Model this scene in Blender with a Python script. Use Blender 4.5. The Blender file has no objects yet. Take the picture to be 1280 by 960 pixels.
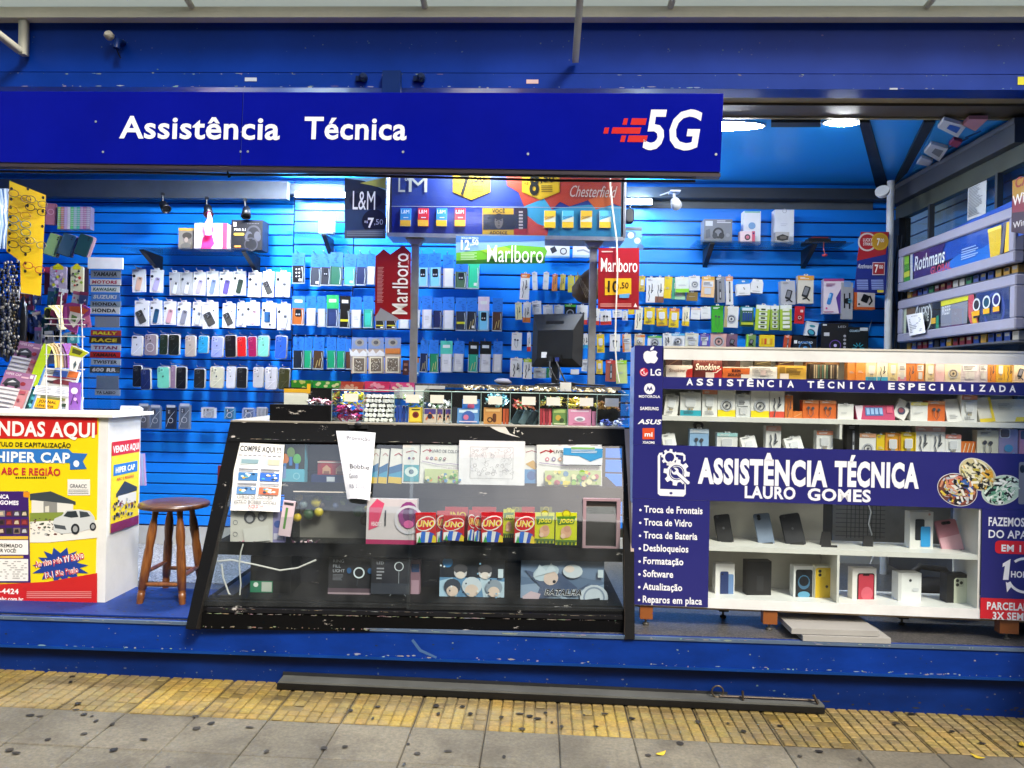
import bpy,math,random
from mathutils import Matrix,Vector

# ---------------------------------------------------------------- camera, light
sc=bpy.context.scene
COL=sc.collection
FPX=961.0 # focal length in pixels of the 1280 x 960 photograph
CAMZ=1.55
YAW=math.radians(2.3)
ROLL=0.0187
V=Vector
FWD=V((-math.sin(YAW),math.cos(YAW),0))
RT0=V((math.cos(YAW),math.sin(YAW),0))
CR=(RT0*math.cos(ROLL)+V((0,0,1))*math.sin(ROLL))
CU=(V((0,0,1))*math.cos(ROLL)-RT0*math.sin(ROLL))
CAM=V((0,0,CAMZ))
cd=bpy.data.cameras.new('camera')
cam=bpy.data.objects.new('camera',cd)
COL.objects.link(cam)
cam.matrix_world=Matrix(((CR.x,CU.x,-FWD.x,0),(CR.y,CU.y,-FWD.y,0),(CR.z,CU.z,-FWD.z,CAMZ),(0,0,0,1)))
cd.sensor_width=36
cd.lens=36*FPX/1280
cd.clip_start=0.05
cd.clip_end=600
sc.camera=cam

SUN_EL,SUN_AZ=math.radians(46),math.radians(148) # azimuth of the sun seen from above, clockwise from +Y
w=bpy.data.worlds.new('World')
sc.world=w
w.use_nodes=True
wn=w.node_tree.nodes
sky=wn.new('ShaderNodeTexSky')
sky.sky_type='NISHITA'
sky.sun_disc=False
sky.sun_elevation=SUN_EL
sky.sun_rotation=SUN_AZ
sky.air_density=1.6
sky.dust_density=3.0
wn['Background'].inputs['Strength'].default_value=0.14
w.node_tree.links.new(sky.outputs[0],wn['Background'].inputs['Color'])
sl=bpy.data.lights.new('sun','SUN')
sl.energy=1.9
sl.angle=math.radians(12)
sl.color=(1.0,0.95,0.86)
so=bpy.data.objects.new('sun',sl)
COL.objects.link(so)
sd=V((math.sin(SUN_AZ)*math.cos(SUN_EL),math.cos(SUN_AZ)*math.cos(SUN_EL),math.sin(SUN_EL)))
so.rotation_euler=sd.to_track_quat('Z','Y').to_euler()
so.location=(-2,-6,8)
sc.view_settings.view_transform='Standard'
sc.view_settings.look='None'
sc.view_settings.gamma=1.0
sc.view_settings.use_curve_mapping=False
sc.view_settings.exposure=1.02
sc.render.engine='CYCLES'
sc.cycles.use_denoising=True
sc.cycles.max_bounces=8
sc.cycles.transparent_max_bounces=16
sc.cycles.caustics_reflective=False
sc.cycles.caustics_refractive=False
sc.cycles.sample_clamp_indirect=6

# ---------------------------------------------------------------- pixel rays on real planes
def ray(px,py):
    return FWD+CR*((px-640)/FPX)+CU*((480-py)/FPX)
def at(px,py,y):
    r=ray(px,py)
    return CAM+r*(y/r.y)
def onz(px,py,z):
    r=ray(px,py)
    return CAM+r*((z-CAMZ)/r.z)
def depth(p):
    return(p-CAM).dot(FWD)

class Pan:
    """A plane in the place: origin, yaw, lean (top leans back), twist; q() gives local x, z of what is seen at a pixel."""
    def __init__(s,o,yaw=0.0,lean=0.0,twist=0.0):
        s.o=V(o);s.yaw,s.lean,s.twist=yaw,lean,twist
        s.m=Matrix.Translation(s.o)@Matrix.Rotation(yaw,4,'Z')@Matrix.Rotation(-lean,4,'X')@Matrix.Rotation(twist,4,'Y')
        s.i=s.m.inverted()
    def p3(s,px,py,back=0.0):
        n=s.m.to_3x3()@V((0,1,0))
        o=s.o+n*back
        r=ray(px,py)
        return CAM+r*((o-CAM).dot(n)/r.dot(n))
    def q(s,px,py,back=0.0):
        l=s.i@s.p3(px,py,back)
        return(l.x,l.z)
    def sub(s,px,py,back=0.0,twist=0.0,lean=None,yaw=0.0):
        return Pan(s.p3(px,py,back),s.yaw+yaw,s.lean if lean is None else lean,s.twist+twist)

# ---------------------------------------------------------------- colours and materials
def lin(c):
    return c/12.92 if c<=0.04045 else((c+0.055)/1.055)**2.4
_hx={}
def hx(c):
    if isinstance(c,tuple):
        return c
    if c not in _hx:
        s=c.lstrip('#')
        if len(s)==3:
            s=''.join(ch*2 for ch in s)
        _hx[c]=tuple(lin(int(s[i:i+2],16)/255)for i in(0,2,4))
    return _hx[c]
MATS={}
def nmat(name):
    m=bpy.data.materials.new(name)
    m.use_nodes=True
    return m,m.node_tree.nodes,m.node_tree.links,m.node_tree.nodes['Principled BSDF']
def node(n,t,**k):
    x=n.new(t)
    for a,v in k.items():
        setattr(x,a,v)
    return x
def col_mat(name,rough=0.5,metal=0.0,coat=0.0,spec=0.5,var=0.12,scale=14.0,bump=0.0,wear=0.0,wearcol=(0.55,0.52,0.47),wscale=6.0,stretch=(1,1,1)):
    """Base colour from the mesh's own print colours, broken up by a little grime and, where asked, chipped wear."""
    m,n,l,b=nmat(name)
    a=node(n,'ShaderNodeAttribute',attribute_name='Col')
    tc=n.new('ShaderNodeTexCoord')
    mp=n.new('ShaderNodeMapping');mp.inputs['Scale'].default_value=stretch
    l.new(tc.outputs['Object'],mp.inputs[0])
    nz=node(n,'ShaderNodeTexNoise');nz.inputs['Scale'].default_value=scale;nz.inputs['Detail'].default_value=5;nz.inputs['Roughness'].default_value=0.65
    l.new(mp.outputs[0],nz.inputs['Vector'])
    mr=n.new('ShaderNodeMapRange');mr.inputs[1].default_value=0.3;mr.inputs[2].default_value=0.7;mr.inputs[3].default_value=1-var;mr.inputs[4].default_value=1.0
    l.new(nz.outputs[0],mr.inputs[0])
    mx=node(n,'ShaderNodeMix',data_type='RGBA',blend_type='MULTIPLY');mx.inputs[0].default_value=1.0
    l.new(a.outputs['Color'],mx.inputs[6]);l.new(mr.outputs[0],mx.inputs[7])
    out=mx.outputs[2]
    if wear>0:
        w1=node(n,'ShaderNodeTexNoise');w1.inputs['Scale'].default_value=wscale;w1.inputs['Detail'].default_value=9;w1.inputs['Roughness'].default_value=0.75
        l.new(mp.outputs[0],w1.inputs['Vector'])
        cr=n.new('ShaderNodeMapRange');cr.inputs[1].default_value=1-wear;cr.inputs[2].default_value=1-wear+0.015
        l.new(w1.outputs[0],cr.inputs[0])
        m2=node(n,'ShaderNodeMix',data_type='RGBA');m2.inputs[7].default_value=(*wearcol,1)
        l.new(cr.outputs[0],m2.inputs[0]);l.new(out,m2.inputs[6])
        out=m2.outputs[2]
    l.new(out,b.inputs['Base Color'])
    r2=n.new('ShaderNodeMapRange');r2.inputs[3].default_value=max(0.03,rough-0.08);r2.inputs[4].default_value=min(1,rough+0.14)
    l.new(nz.outputs[0],r2.inputs[0]);l.new(r2.outputs[0],b.inputs['Roughness'])
    b.inputs['Metallic'].default_value=metal
    b.inputs['Coat Weight'].default_value=coat
    b.inputs['Coat Roughness'].default_value=0.08
    b.inputs['Specular IOR Level'].default_value=spec
    if bump:
        bp=n.new('ShaderNodeBump');bp.inputs['Strength'].default_value=bump;bp.inputs['Distance'].default_value=0.004
        l.new(nz.outputs[0],bp.inputs['Height']);l.new(bp.outputs[0],b.inputs['Normal'])
    MATS[name]=m
    return m
col_mat('paper',rough=0.62,spec=0.3,var=0.10,scale=22)
col_mat('carton',rough=0.42,spec=0.4,var=0.08,scale=16)
col_mat('film',rough=0.28,coat=0.7,var=0.10,scale=30,bump=0.25)
col_mat('plastic',rough=0.34,var=0.08,scale=20)
col_mat('rubber',rough=0.55,spec=0.35,var=0.1,scale=20)
col_mat('metal',rough=0.38,metal=0.75,var=0.25,scale=12,wear=0.33,wearcol=(0.10,0.06,0.035),wscale=9)
col_mat('dark_metal',rough=0.42,metal=0.0,var=0.35,scale=5,spec=0.5)
col_mat('sign',rough=0.09,coat=0.0,spec=0.5,var=0.22,scale=1.6)
col_mat('vinyl',rough=0.3,coat=0.2,var=0.06,scale=4)
col_mat('fascia',rough=0.34,spec=0.18,var=0.30,scale=2.2,bump=0.12,wear=0.305,wearcol=(0.10,0.16,0.30),wscale=30)
col_mat('plinth',rough=0.42,spec=0.2,var=0.40,scale=3.0,bump=0.3,wear=0.33,wearcol=(0.10,0.14,0.22),wscale=14,stretch=(1,1,2.5))
col_mat('worn_black',rough=0.6,spec=0.12,var=0.3,scale=8,bump=0.2,wear=0.36,wearcol=(0.42,0.38,0.34),wscale=9,stretch=(0.7,1,1.8))
col_mat('laminate',rough=0.4,var=0.16,scale=5,wear=0.27,wearcol=(0.30,0.25,0.19),wscale=8)
col_mat('slat',rough=0.32,coat=0.0,spec=0.4,var=0.10,scale=3)
col_mat('cream_rail',rough=0.45,var=0.15,scale=4,wear=0.33,wearcol=(0.20,0.15,0.09),wscale=7)
def glass_mat(name,tint=(0.93,0.97,0.96),refl=1.0,rough=0.02,haze=0.0):
    m,n,l,b=nmat(name)
    n.remove(b)
    tr=n.new('ShaderNodeBsdfTransparent');tr.inputs[0].default_value=(*tint,1)
    gl=n.new('ShaderNodeBsdfGlossy');gl.inputs['Roughness'].default_value=rough
    fr=n.new('ShaderNodeLayerWeight');fr.inputs[0].default_value=0.5
    pw=node(n,'ShaderNodeMath',operation='POWER');pw.inputs[1].default_value=5
    ma=node(n,'ShaderNodeMath',operation='MULTIPLY_ADD',use_clamp=True);ma.inputs[1].default_value=0.9;ma.inputs[2].default_value=0.055*refl
    mi=n.new('ShaderNodeMixShader')
    l.new(fr.outputs['Facing'],pw.inputs[0]);l.new(pw.outputs[0],ma.inputs[0]);l.new(ma.outputs[0],mi.inputs[0])
    src=tr.outputs[0]
    if haze:
        df=n.new('ShaderNodeBsdfDiffuse');df.inputs[0].default_value=(0.8,0.82,0.82,1)
        nz=n.new('ShaderNodeTexNoise');nz.inputs['Scale'].default_value=5;nz.inputs['Detail'].default_value=6
        tcn=n.new('ShaderNodeTexCoord');l.new(tcn.outputs['Object'],nz.inputs['Vector'])
        mrn=n.new('ShaderNodeMapRange');mrn.inputs[1].default_value=0.35;mrn.inputs[2].default_value=0.75;mrn.inputs[4].default_value=haze
        l.new(nz.outputs[0],mrn.inputs[0])
        m0=n.new('ShaderNodeMixShader');l.new(mrn.outputs[0],m0.inputs[0]);l.new(tr.outputs[0],m0.inputs[1]);l.new(df.outputs[0],m0.inputs[2])
        src=m0.outputs[0]
    l.new(src,mi.inputs[1]);l.new(gl.outputs[0],mi.inputs[2])
    l.new(mi.outputs[0],n['Material Output'].inputs['Surface'])
    MATS[name]=m
glass_mat('glass',refl=2.0,haze=0.035)
glass_mat('clean_glass',refl=0.8,haze=0.012)
glass_mat('clear_plastic',tint=(0.96,0.97,0.97),refl=0.7,rough=0.05,haze=0.006)
def emit_mat(name,c,s):
    m,n,l,b=nmat(name)
    b.inputs['Base Color'].default_value=(0.9,0.9,0.9,1)
    b.inputs['Emission Color'].default_value=(*c,1)
    b.inputs['Emission Strength'].default_value=s
    MATS[name]=m
m,n,l,b_=nmat('awning_sheet')
b_.inputs['Base Color'].default_value=(.42,.43,.39,1);b_.inputs['Roughness'].default_value=.6
tl_=n.new('ShaderNodeBsdfTranslucent');tl_.inputs[0].default_value=(.66,.67,.60,1)
mx_=n.new('ShaderNodeMixShader');mx_.inputs[0].default_value=.75
l.new(b_.outputs[0],mx_.inputs[1]);l.new(tl_.outputs[0],mx_.inputs[2]);l.new(mx_.outputs[0],n['Material Output'].inputs['Surface'])
MATS['awning_sheet']=m
emit_mat('tube_light',(0.80,0.96,1.0),210)
emit_mat('panel_light',(0.93,0.97,1.0),95)
emit_mat('case_light',(1.0,0.80,0.60),9)
emit_mat('pink_glow',(1.0,0.12,0.42),3.0)

# ---------------------------------------------------------------- text outlines
_tx={}
def glyphs(s,bold=0.0,space=1.0):
    k=(s,round(bold,4),space)
    if k not in _tx:
        c=bpy.data.curves.new('lettering_outline','FONT')
        c.body=s;c.size=1.0;c.offset=bold;c.resolution_u=3;c.space_character=space
        c.fill_mode='FRONT'
        o=bpy.data.objects.new('lettering_outline',c)
        me=o.to_mesh()
        vs=[(v.co.x,v.co.y)for v in me.vertices]
        fs=[tuple(p.vertices)for p in me.polygons]
        o.to_mesh_clear()
        bpy.data.objects.remove(o);bpy.data.curves.remove(c)
        _tx[k]=(vs,fs)
    return _tx[k]
CAPH=max(y for x,y in glyphs('H')[0])

# ---------------------------------------------------------------- mesh building
STEP=0.0007
class MB:
    def __init__(s,mat='carton'):
        s.v,s.f,s.c,s.s,s.sm=[],[],[],[],[]
        s.mat=mat;s.slots=[];s.k=1
    def slot(s,m):
        m=m or s.mat
        if m not in s.slots:
            s.slots.append(m)
        return s.slots.index(m)
    def add(s,vs,fs,col,mat=None,smooth=False):
        b=len(s.v);i=s.slot(mat);c=hx(col)
        s.v.extend(vs)
        for f in fs:
            s.f.append(tuple(b+a for a in f));s.c.append(c);s.s.append(i);s.sm.append(smooth)
    def lay(s):
        s.k+=1
        return-STEP*s.k
    def box(s,x0,x1,y0,y1,z0,z1,col,mat=None,faces='nsewtb',M=None):
        vs=[(x0,y0,z0),(x1,y0,z0),(x1,y1,z0),(x0,y1,z0),(x0,y0,z1),(x1,y0,z1),(x1,y1,z1),(x0,y1,z1)]
        if M is not None:
            vs=[tuple(M@V(p))for p in vs]
        s.add(vs,[(0,1,5,4),(1,2,6,5),(2,3,7,6),(3,0,4,7),(4,5,6,7),(3,2,1,0)],col,mat)
    def cbox(s,x0,x1,y0,y1,z0,z1,c,col,mat=None):
        """box with chamfered long edges"""
        o=[(x0+c,z0),(x1-c,z0),(x1,z0+c),(x1,z1-c),(x1-c,z1),(x0+c,z1),(x0,z1-c),(x0,z0+c)]
        i=[(min(max(x,x0+c),x1-c),min(max(z,z0+c),z1-c))for x,z in o]
        n=8
        vs=[(x,y0,z)for x,z in i]+[(x,y0+c,z)for x,z in o]+[(x,y1-c,z)for x,z in o]+[(x,y1,z)for x,z in i]
        fs=[tuple(range(n)),tuple(range(4*n-1,3*n-1,-1))]
        for r in range(3):
            for k in range(n):
                a,b2=r*n+k,r*n+(k+1)%n
                fs.append((b2,a,a+n,b2+n))
        s.add(vs,fs,col,mat)
    def rect(s,x0,z0,x1,z1,col,y=None,mat=None):
        y=s.lay()if y is None else y
        s.add([(x0,y,z0),(x1,y,z0),(x1,y,z1),(x0,y,z1)],[(0,1,2,3)],col,mat)
    def poly(s,pts,col,y=None,mat=None):
        y=s.lay()if y is None else y
        a=sum(pts[i][0]*pts[(i+1)%len(pts)][1]-pts[(i+1)%len(pts)][0]*pts[i][1]for i in range(len(pts)))
        if a<0:
            pts=pts[::-1]
        s.add([(x,y,z)for x,z in pts],[tuple(range(len(pts)))],col,mat)
    def ell(s,cx,cz,rx,rz,col,y=None,n=20,mat=None,ang=0.0,a0=0.0,a1=math.tau):
        ca,sa=math.cos(ang),math.sin(ang)
        pts=[]
        for k in range(n):
            t=a0+(a1-a0)*k/(n if a1-a0>6.2 else n-1)
            u,v=rx*math.cos(t),rz*math.sin(t)
            pts.append((cx+u*ca-v*sa,cz+u*sa+v*ca))
        s.poly(pts,col,y,mat)
    def ring(s,cx,cz,r,wd,col,y=None,n=32,a0=0.0,a1=math.tau,mat=None,sx=1.0):
        y=s.lay()if y is None else y
        vs,fs=[],[]
        full=a1-a0>6.2
        for k in range(n+(0 if full else 1)):
            t=a0+(a1-a0)*k/n
            for q in(r-wd/2,r+wd/2):
                vs.append((cx+sx*q*math.cos(t),y,cz+q*math.sin(t)))
        m=len(vs)//2
        for k in range(n):
            a,b=k,(k+1)%m
            fs.append((2*a,2*a+1,2*b+1,2*b))
        s.add(vs,fs,col,mat)
    def stroke(s,pts,wd,col,y=None,mat=None):
        y=s.lay()if y is None else y
        vs,fs=[],[]
        for i,(x,z)in enumerate(pts):
            a=pts[max(0,i-1)];b=pts[min(len(pts)-1,i+1)]
            dx,dz=b[0]-a[0],b[1]-a[1]
            d=math.hypot(dx,dz)or 1
            nx,nz=-dz/d*wd/2,dx/d*wd/2
            vs+=[(x-nx,y,z-nz),(x+nx,y,z+nz)]
        for i in range(len(pts)-1):
            fs.append((2*i,2*i+2,2*i+3,2*i+1))
        s.add(vs,fs,col,mat)
    def rr(s,x0,z0,x1,z1,r,n=4):
        r=min(r,abs(x1-x0)/2,abs(z1-z0)/2)
        pts=[]
        for cx,cz,a in((x1-r,z0+r,-90),(x1-r,z1-r,0),(x0+r,z1-r,90),(x0+r,z0+r,180)):
            for k in range(n+1):
                t=math.radians(a+90*k/n)
                pts.append((cx+r*math.cos(t),cz+r*math.sin(t)))
        return pts
    def rrect(s,x0,z0,x1,z1,r,col,y=None,mat=None,ang=0.0):
        pts=s.rr(x0,z0,x1,z1,r)
        if ang:
            cx,cz=(x0+x1)/2,(z0+z1)/2
            ca,sa=math.cos(ang),math.sin(ang)
            pts=[(cx+(x-cx)*ca-(z-cz)*sa,cz+(x-cx)*sa+(z-cz)*ca)for x,z in pts]
        s.poly(pts,col,y,mat)
    def prism(s,pts,y0,y1,col,mat=None,smooth=False,ccol=None):
        a=sum(pts[i][0]*pts[(i+1)%len(pts)][1]-pts[(i+1)%len(pts)][0]*pts[i][1]for i in range(len(pts)))
        if a<0:
            pts=pts[::-1]
        n=len(pts)
        vs=[(x,y0,z)for x,z in pts]+[(x,y1,z)for x,z in pts]
        s.add(vs,[tuple(range(n)),tuple(range(2*n-1,n-1,-1))],col,mat)
        s.add(vs,[((k+1)%n,k,k+n,(k+1)%n+n)for k in range(n)],ccol or col,mat,smooth)
    def rbox(s,x0,x1,y0,y1,z0,z1,r,col,mat=None):
        """rounded slab with a softened front edge, like a phone"""
        e=min(0.3*r,(y1-y0)*0.4)
        o=s.rr(x0,z0,x1,z1,r);i=s.rr(x0+e,z0+e,x1-e,z1-e,max(r-e,1e-4))
        n=len(o)
        vs=[(x,y0,z)for x,z in i]+[(x,y0+e,z)for x,z in o]+[(x,y1,z)for x,z in o]
        s.add(vs,[tuple(range(n)),tuple(range(3*n-1,2*n-1,-1))],col,mat)
        fs=[]
        for q in range(2):
            for k in range(n):
                a,b=q*n+k,q*n+(k+1)%n
                fs.append((b,a,a+n,b+n))
        s.add(vs,fs,col,mat,True)
    def tube(s,pts,r,col,mat=None,n=8,caps=True):
        pts=[V(p)for p in pts]
        rs=r if isinstance(r,(list,tuple))else[r]*len(pts)
        vs,fs=[],[]
        t0=(pts[1]-pts[0]).normalized()
        u=t0.orthogonal().normalized()
        for i,p in enumerate(pts):
            a=pts[max(0,i-1)];b=pts[min(len(pts)-1,i+1)]
            t=(b-a).normalized()
            u=(u-t*u.dot(t)).normalized()
            w_=t.cross(u)
            for k in range(n):
                an=math.tau*k/n
                vs.append(tuple(p+(u*math.cos(an)+w_*math.sin(an))*rs[i]))
        for i in range(len(pts)-1):
            for k in range(n):
                a,b=i*n+k,i*n+(k+1)%n
                fs.append((a,b,b+n,a+n))
        s.add(vs,fs,col,mat,True)
        if caps:
            s.add(vs,[tuple(range(n-1,-1,-1)),tuple(range(len(vs)-n,len(vs)))],col,mat)
    def lathe(s,prof,col,mat=None,n=24,M=None):
        vs,fs=[],[]
        for r,z in prof:
            for k in range(n):
                a=math.tau*k/n
                p=V((r*math.cos(a),r*math.sin(a),z))
                vs.append(tuple(M@p)if M is not None else tuple(p))
        for i in range(len(prof)-1):
            for k in range(n):
                a,b=i*n+k,i*n+(k+1)%n
                fs.append((a,b,b+n,a+n))
        s.add(vs,fs,col,mat,True)
        s.add(vs,[tuple(range(n-1,-1,-1)),tuple(range(len(vs)-n,len(vs)))],col,mat)
    def blob(s,c,r,col,mat=None,n=8,m=5,rnd=None,M=None):
        vs,fs=[],[]
        for i in range(m+1):
            t=math.pi*i/m
            for k in range(n):
                a=math.tau*k/n
                j=1+(rnd.uniform(-.18,.18)if rnd and 0<i<m else 0)
                p=V((r[0]*math.sin(t)*math.cos(a)*j,r[1]*math.sin(t)*math.sin(a)*j,r[2]*math.cos(t)*j))
                if M is not None:
                    p=M@p
                vs.append((c[0]+p.x,c[1]+p.y,c[2]+p.z))
        for i in range(m):
            for k in range(n):
                a,b=i*n+k,i*n+(k+1)%n
                fs.append((a,a+n,b+n,b))
        s.add(vs,fs,col,mat,True)
    def text(s,t,x,z,h,col,w=None,bold=0.0,y=None,mat=None,align='l',shear=0.0,ang=0.0,space=1.0,thick=0.0):
        """lettering: baseline start (x, z), capital height h, optional total width w"""
        vs,fs=glyphs(t,bold,space+2.2*bold)
        if not vs:
            return
        y=s.lay()if y is None else y
        k=h/(CAPH+2*bold);z+=bold*k
        xs=[p[0]for p in vs]
        x0,x1=min(xs),max(xs)
        kx=w/(x1-x0)if w else k
        ww=(x1-x0)*kx
        ox={'l':0,'c':-ww/2,'r':-ww}[align]
        ca,sa=math.cos(ang),math.sin(ang)
        out=[]
        for a,b in vs:
            u=(a-x0)*kx+ox+shear*b*k;v_=b*k
            out.append((x+u*ca-v_*sa,y,z+u*sa+v_*ca))
        s.add(out,fs,col,mat)
    def build(s,name,parent=None,m=None):
        me=bpy.data.meshes.new(name)
        me.from_pydata(s.v,[],s.f)
        for x in s.slots:
            me.materials.append(MATS[x])
        me.polygons.foreach_set('material_index',s.s)
        me.polygons.foreach_set('use_smooth',s.sm)
        ca=me.color_attributes.new('Col','FLOAT_COLOR','CORNER')
        buf=[]
        for f,c in zip(s.f,s.c):
            buf.extend((c[0],c[1],c[2],1.0)*len(f))
        ca.data.foreach_set('color',buf)
        me.update()
        o=bpy.data.objects.new(name,me)
        COL.objects.link(o)
        if parent is not None:
            o.parent=parent
        if m is not None:
            o.matrix_local=m
        return o
def tag(o,label=None,cat=None,group=None,kind=None):
    if label:o['label']=label
    if cat:o['category']=cat
    if group:o['group']=group
    if kind:o['kind']=kind
    return o
def thing(name,label,cat,m=None,group=None):
    o=bpy.data.objects.new(name,None)
    o.empty_display_size=0.05
    COL.objects.link(o)
    if m is not None:
        o.matrix_world=m
    return tag(o,label,cat,group)
def T(*p):
    return Matrix.Translation(V(p))
ORD='first second third fourth fifth sixth seventh eighth ninth tenth eleventh twelfth thirteenth fourteenth fifteenth sixteenth seventeenth eighteenth nineteenth twentieth'.split()
RN=random.Random(7)

def chips(mb,x0,x1,y,z,n,col,seed,zs=.006,big=.03):
    """flaked paint along an edge"""
    r=random.Random(seed)
    for k in range(n):
        x=r.uniform(x0,x1);w_=r.uniform(.002,big)*r.random()**2+.002;h=min(r.uniform(.001,zs),.0045,w_*.9);zz=z+r.gauss(0,zs*.5)
        m=7
        pts=[(x+w_*r.uniform(.6,1.1)*math.cos(math.tau*i/m),zz+h*r.uniform(.5,1.1)*math.sin(math.tau*i/m))for i in range(m)]
        mb.poly(pts,tuple(q*r.uniform(.6,1.1)for q in hx(col)),y=y-.0004-k*.000004,mat='paper')

class Art:
    """draws on the front of a slab: u, v run 0..1 from its top corner"""
    def __init__(s,mb,w,h,x0=None,z1=None):
        s.mb,s.w,s.h=mb,w,h
        s.x0=-w/2 if x0 is None else x0
        s.z1=h if z1 is None else z1
    def X(s,u):return s.x0+u*s.w
    def Z(s,v):return s.z1-v*s.h
    def r(s,u0,v0,u1,v1,col,mat=None):
        s.mb.rect(s.X(u0),s.Z(v1),s.X(u1),s.Z(v0),col,mat=mat)
    def rr(s,u0,v0,u1,v1,rad,col,ang=0.0,mat=None):
        s.mb.rrect(s.X(u0),s.Z(v1),s.X(u1),s.Z(v0),rad*s.w,col,ang=ang,mat=mat)
    def e(s,u,v,ru,col,rv=None,ang=0.0,n=14):
        s.mb.ell(s.X(u),s.Z(v),ru*s.w,(rv*s.h if rv else ru*s.w),col,ang=ang,n=n)
    def p(s,pts,col):
        s.mb.poly([(s.X(u),s.Z(v))for u,v in pts],col)
    def ln(s,pts,wd,col):
        s.mb.stroke([(s.X(u),s.Z(v))for u,v in pts],wd*s.w,col)
    def ring(s,u,v,ru,wd,col):
        s.mb.ring(s.X(u),s.Z(v),ru*s.w,wd*s.w,col,n=20)
    def t(s,tx,u,v,h,col,w=None,bold=0.0,align='l',shear=0.0):
        s.mb.text(tx,s.X(u),s.Z(v),h*s.h,col,w=(w*s.w if w else None),bold=bold,align=align,shear=shear)
    def lines(s,u0,v0,u1,v1,n,col,rnd=RN):
        d=(v1-v0)/n
        for k in range(n):
            s.r(u0,v0+k*d,u0+(u1-u0)*rnd.uniform(.55,1),v0+k*d+d*.45,col)

def slab(name,label,cat,pan,rect,thick,col,draw=None,group=None,mat='carton',back=0.0,twist=0.0,lean=None,round_=0.0,yaw=0.0,edge=None,parent=None):
    """one object standing on / hanging at the plane, as large as the pixel rectangle seen there; front at `back` behind the plane"""
    x0,y0,x1,y1=rect
    c=pan.p3((x0+x1)/2,(y0+y1)/2,back)
    d=depth(c)
    w_,h_=(x1-x0)/FPX*d,(y1-y0)/FPX*d
    if abs(pan.yaw+math.pi/2)<.2: # seen along the side wall
        a=pan.q(x0,(y0+y1)/2,back);b=pan.q(x1,(y0+y1)/2,back)
        w_=abs(b[0]-a[0])
    p=Pan(c,pan.yaw+yaw,pan.lean if lean is None else lean,pan.twist+twist)
    mb=MB(mat)
    if round_:
        mb.rbox(-w_/2,w_/2,0,thick,0,h_,round_*w_,col)
    else:
        mb.box(-w_/2,w_/2,0,thick,0,h_,col)
    if draw:
        draw(Art(mb,w_,h_))
    m=p.m@T(0,0,-h_/2)
    o=mb.build(name,parent,m)
    if label:
        tag(o,label,cat,group)
    return o

# ================================================================ ground
FLZ=0.324 # shop floor above the pavement
YF=3.80 # front edge of the shop floor
YB=5.55 # back wall
GS=0.0127 # the pavement falls to the right
def gz(x):return-GS*x
GM=Matrix.Rotation(math.atan(GS),4,'Y')

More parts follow.
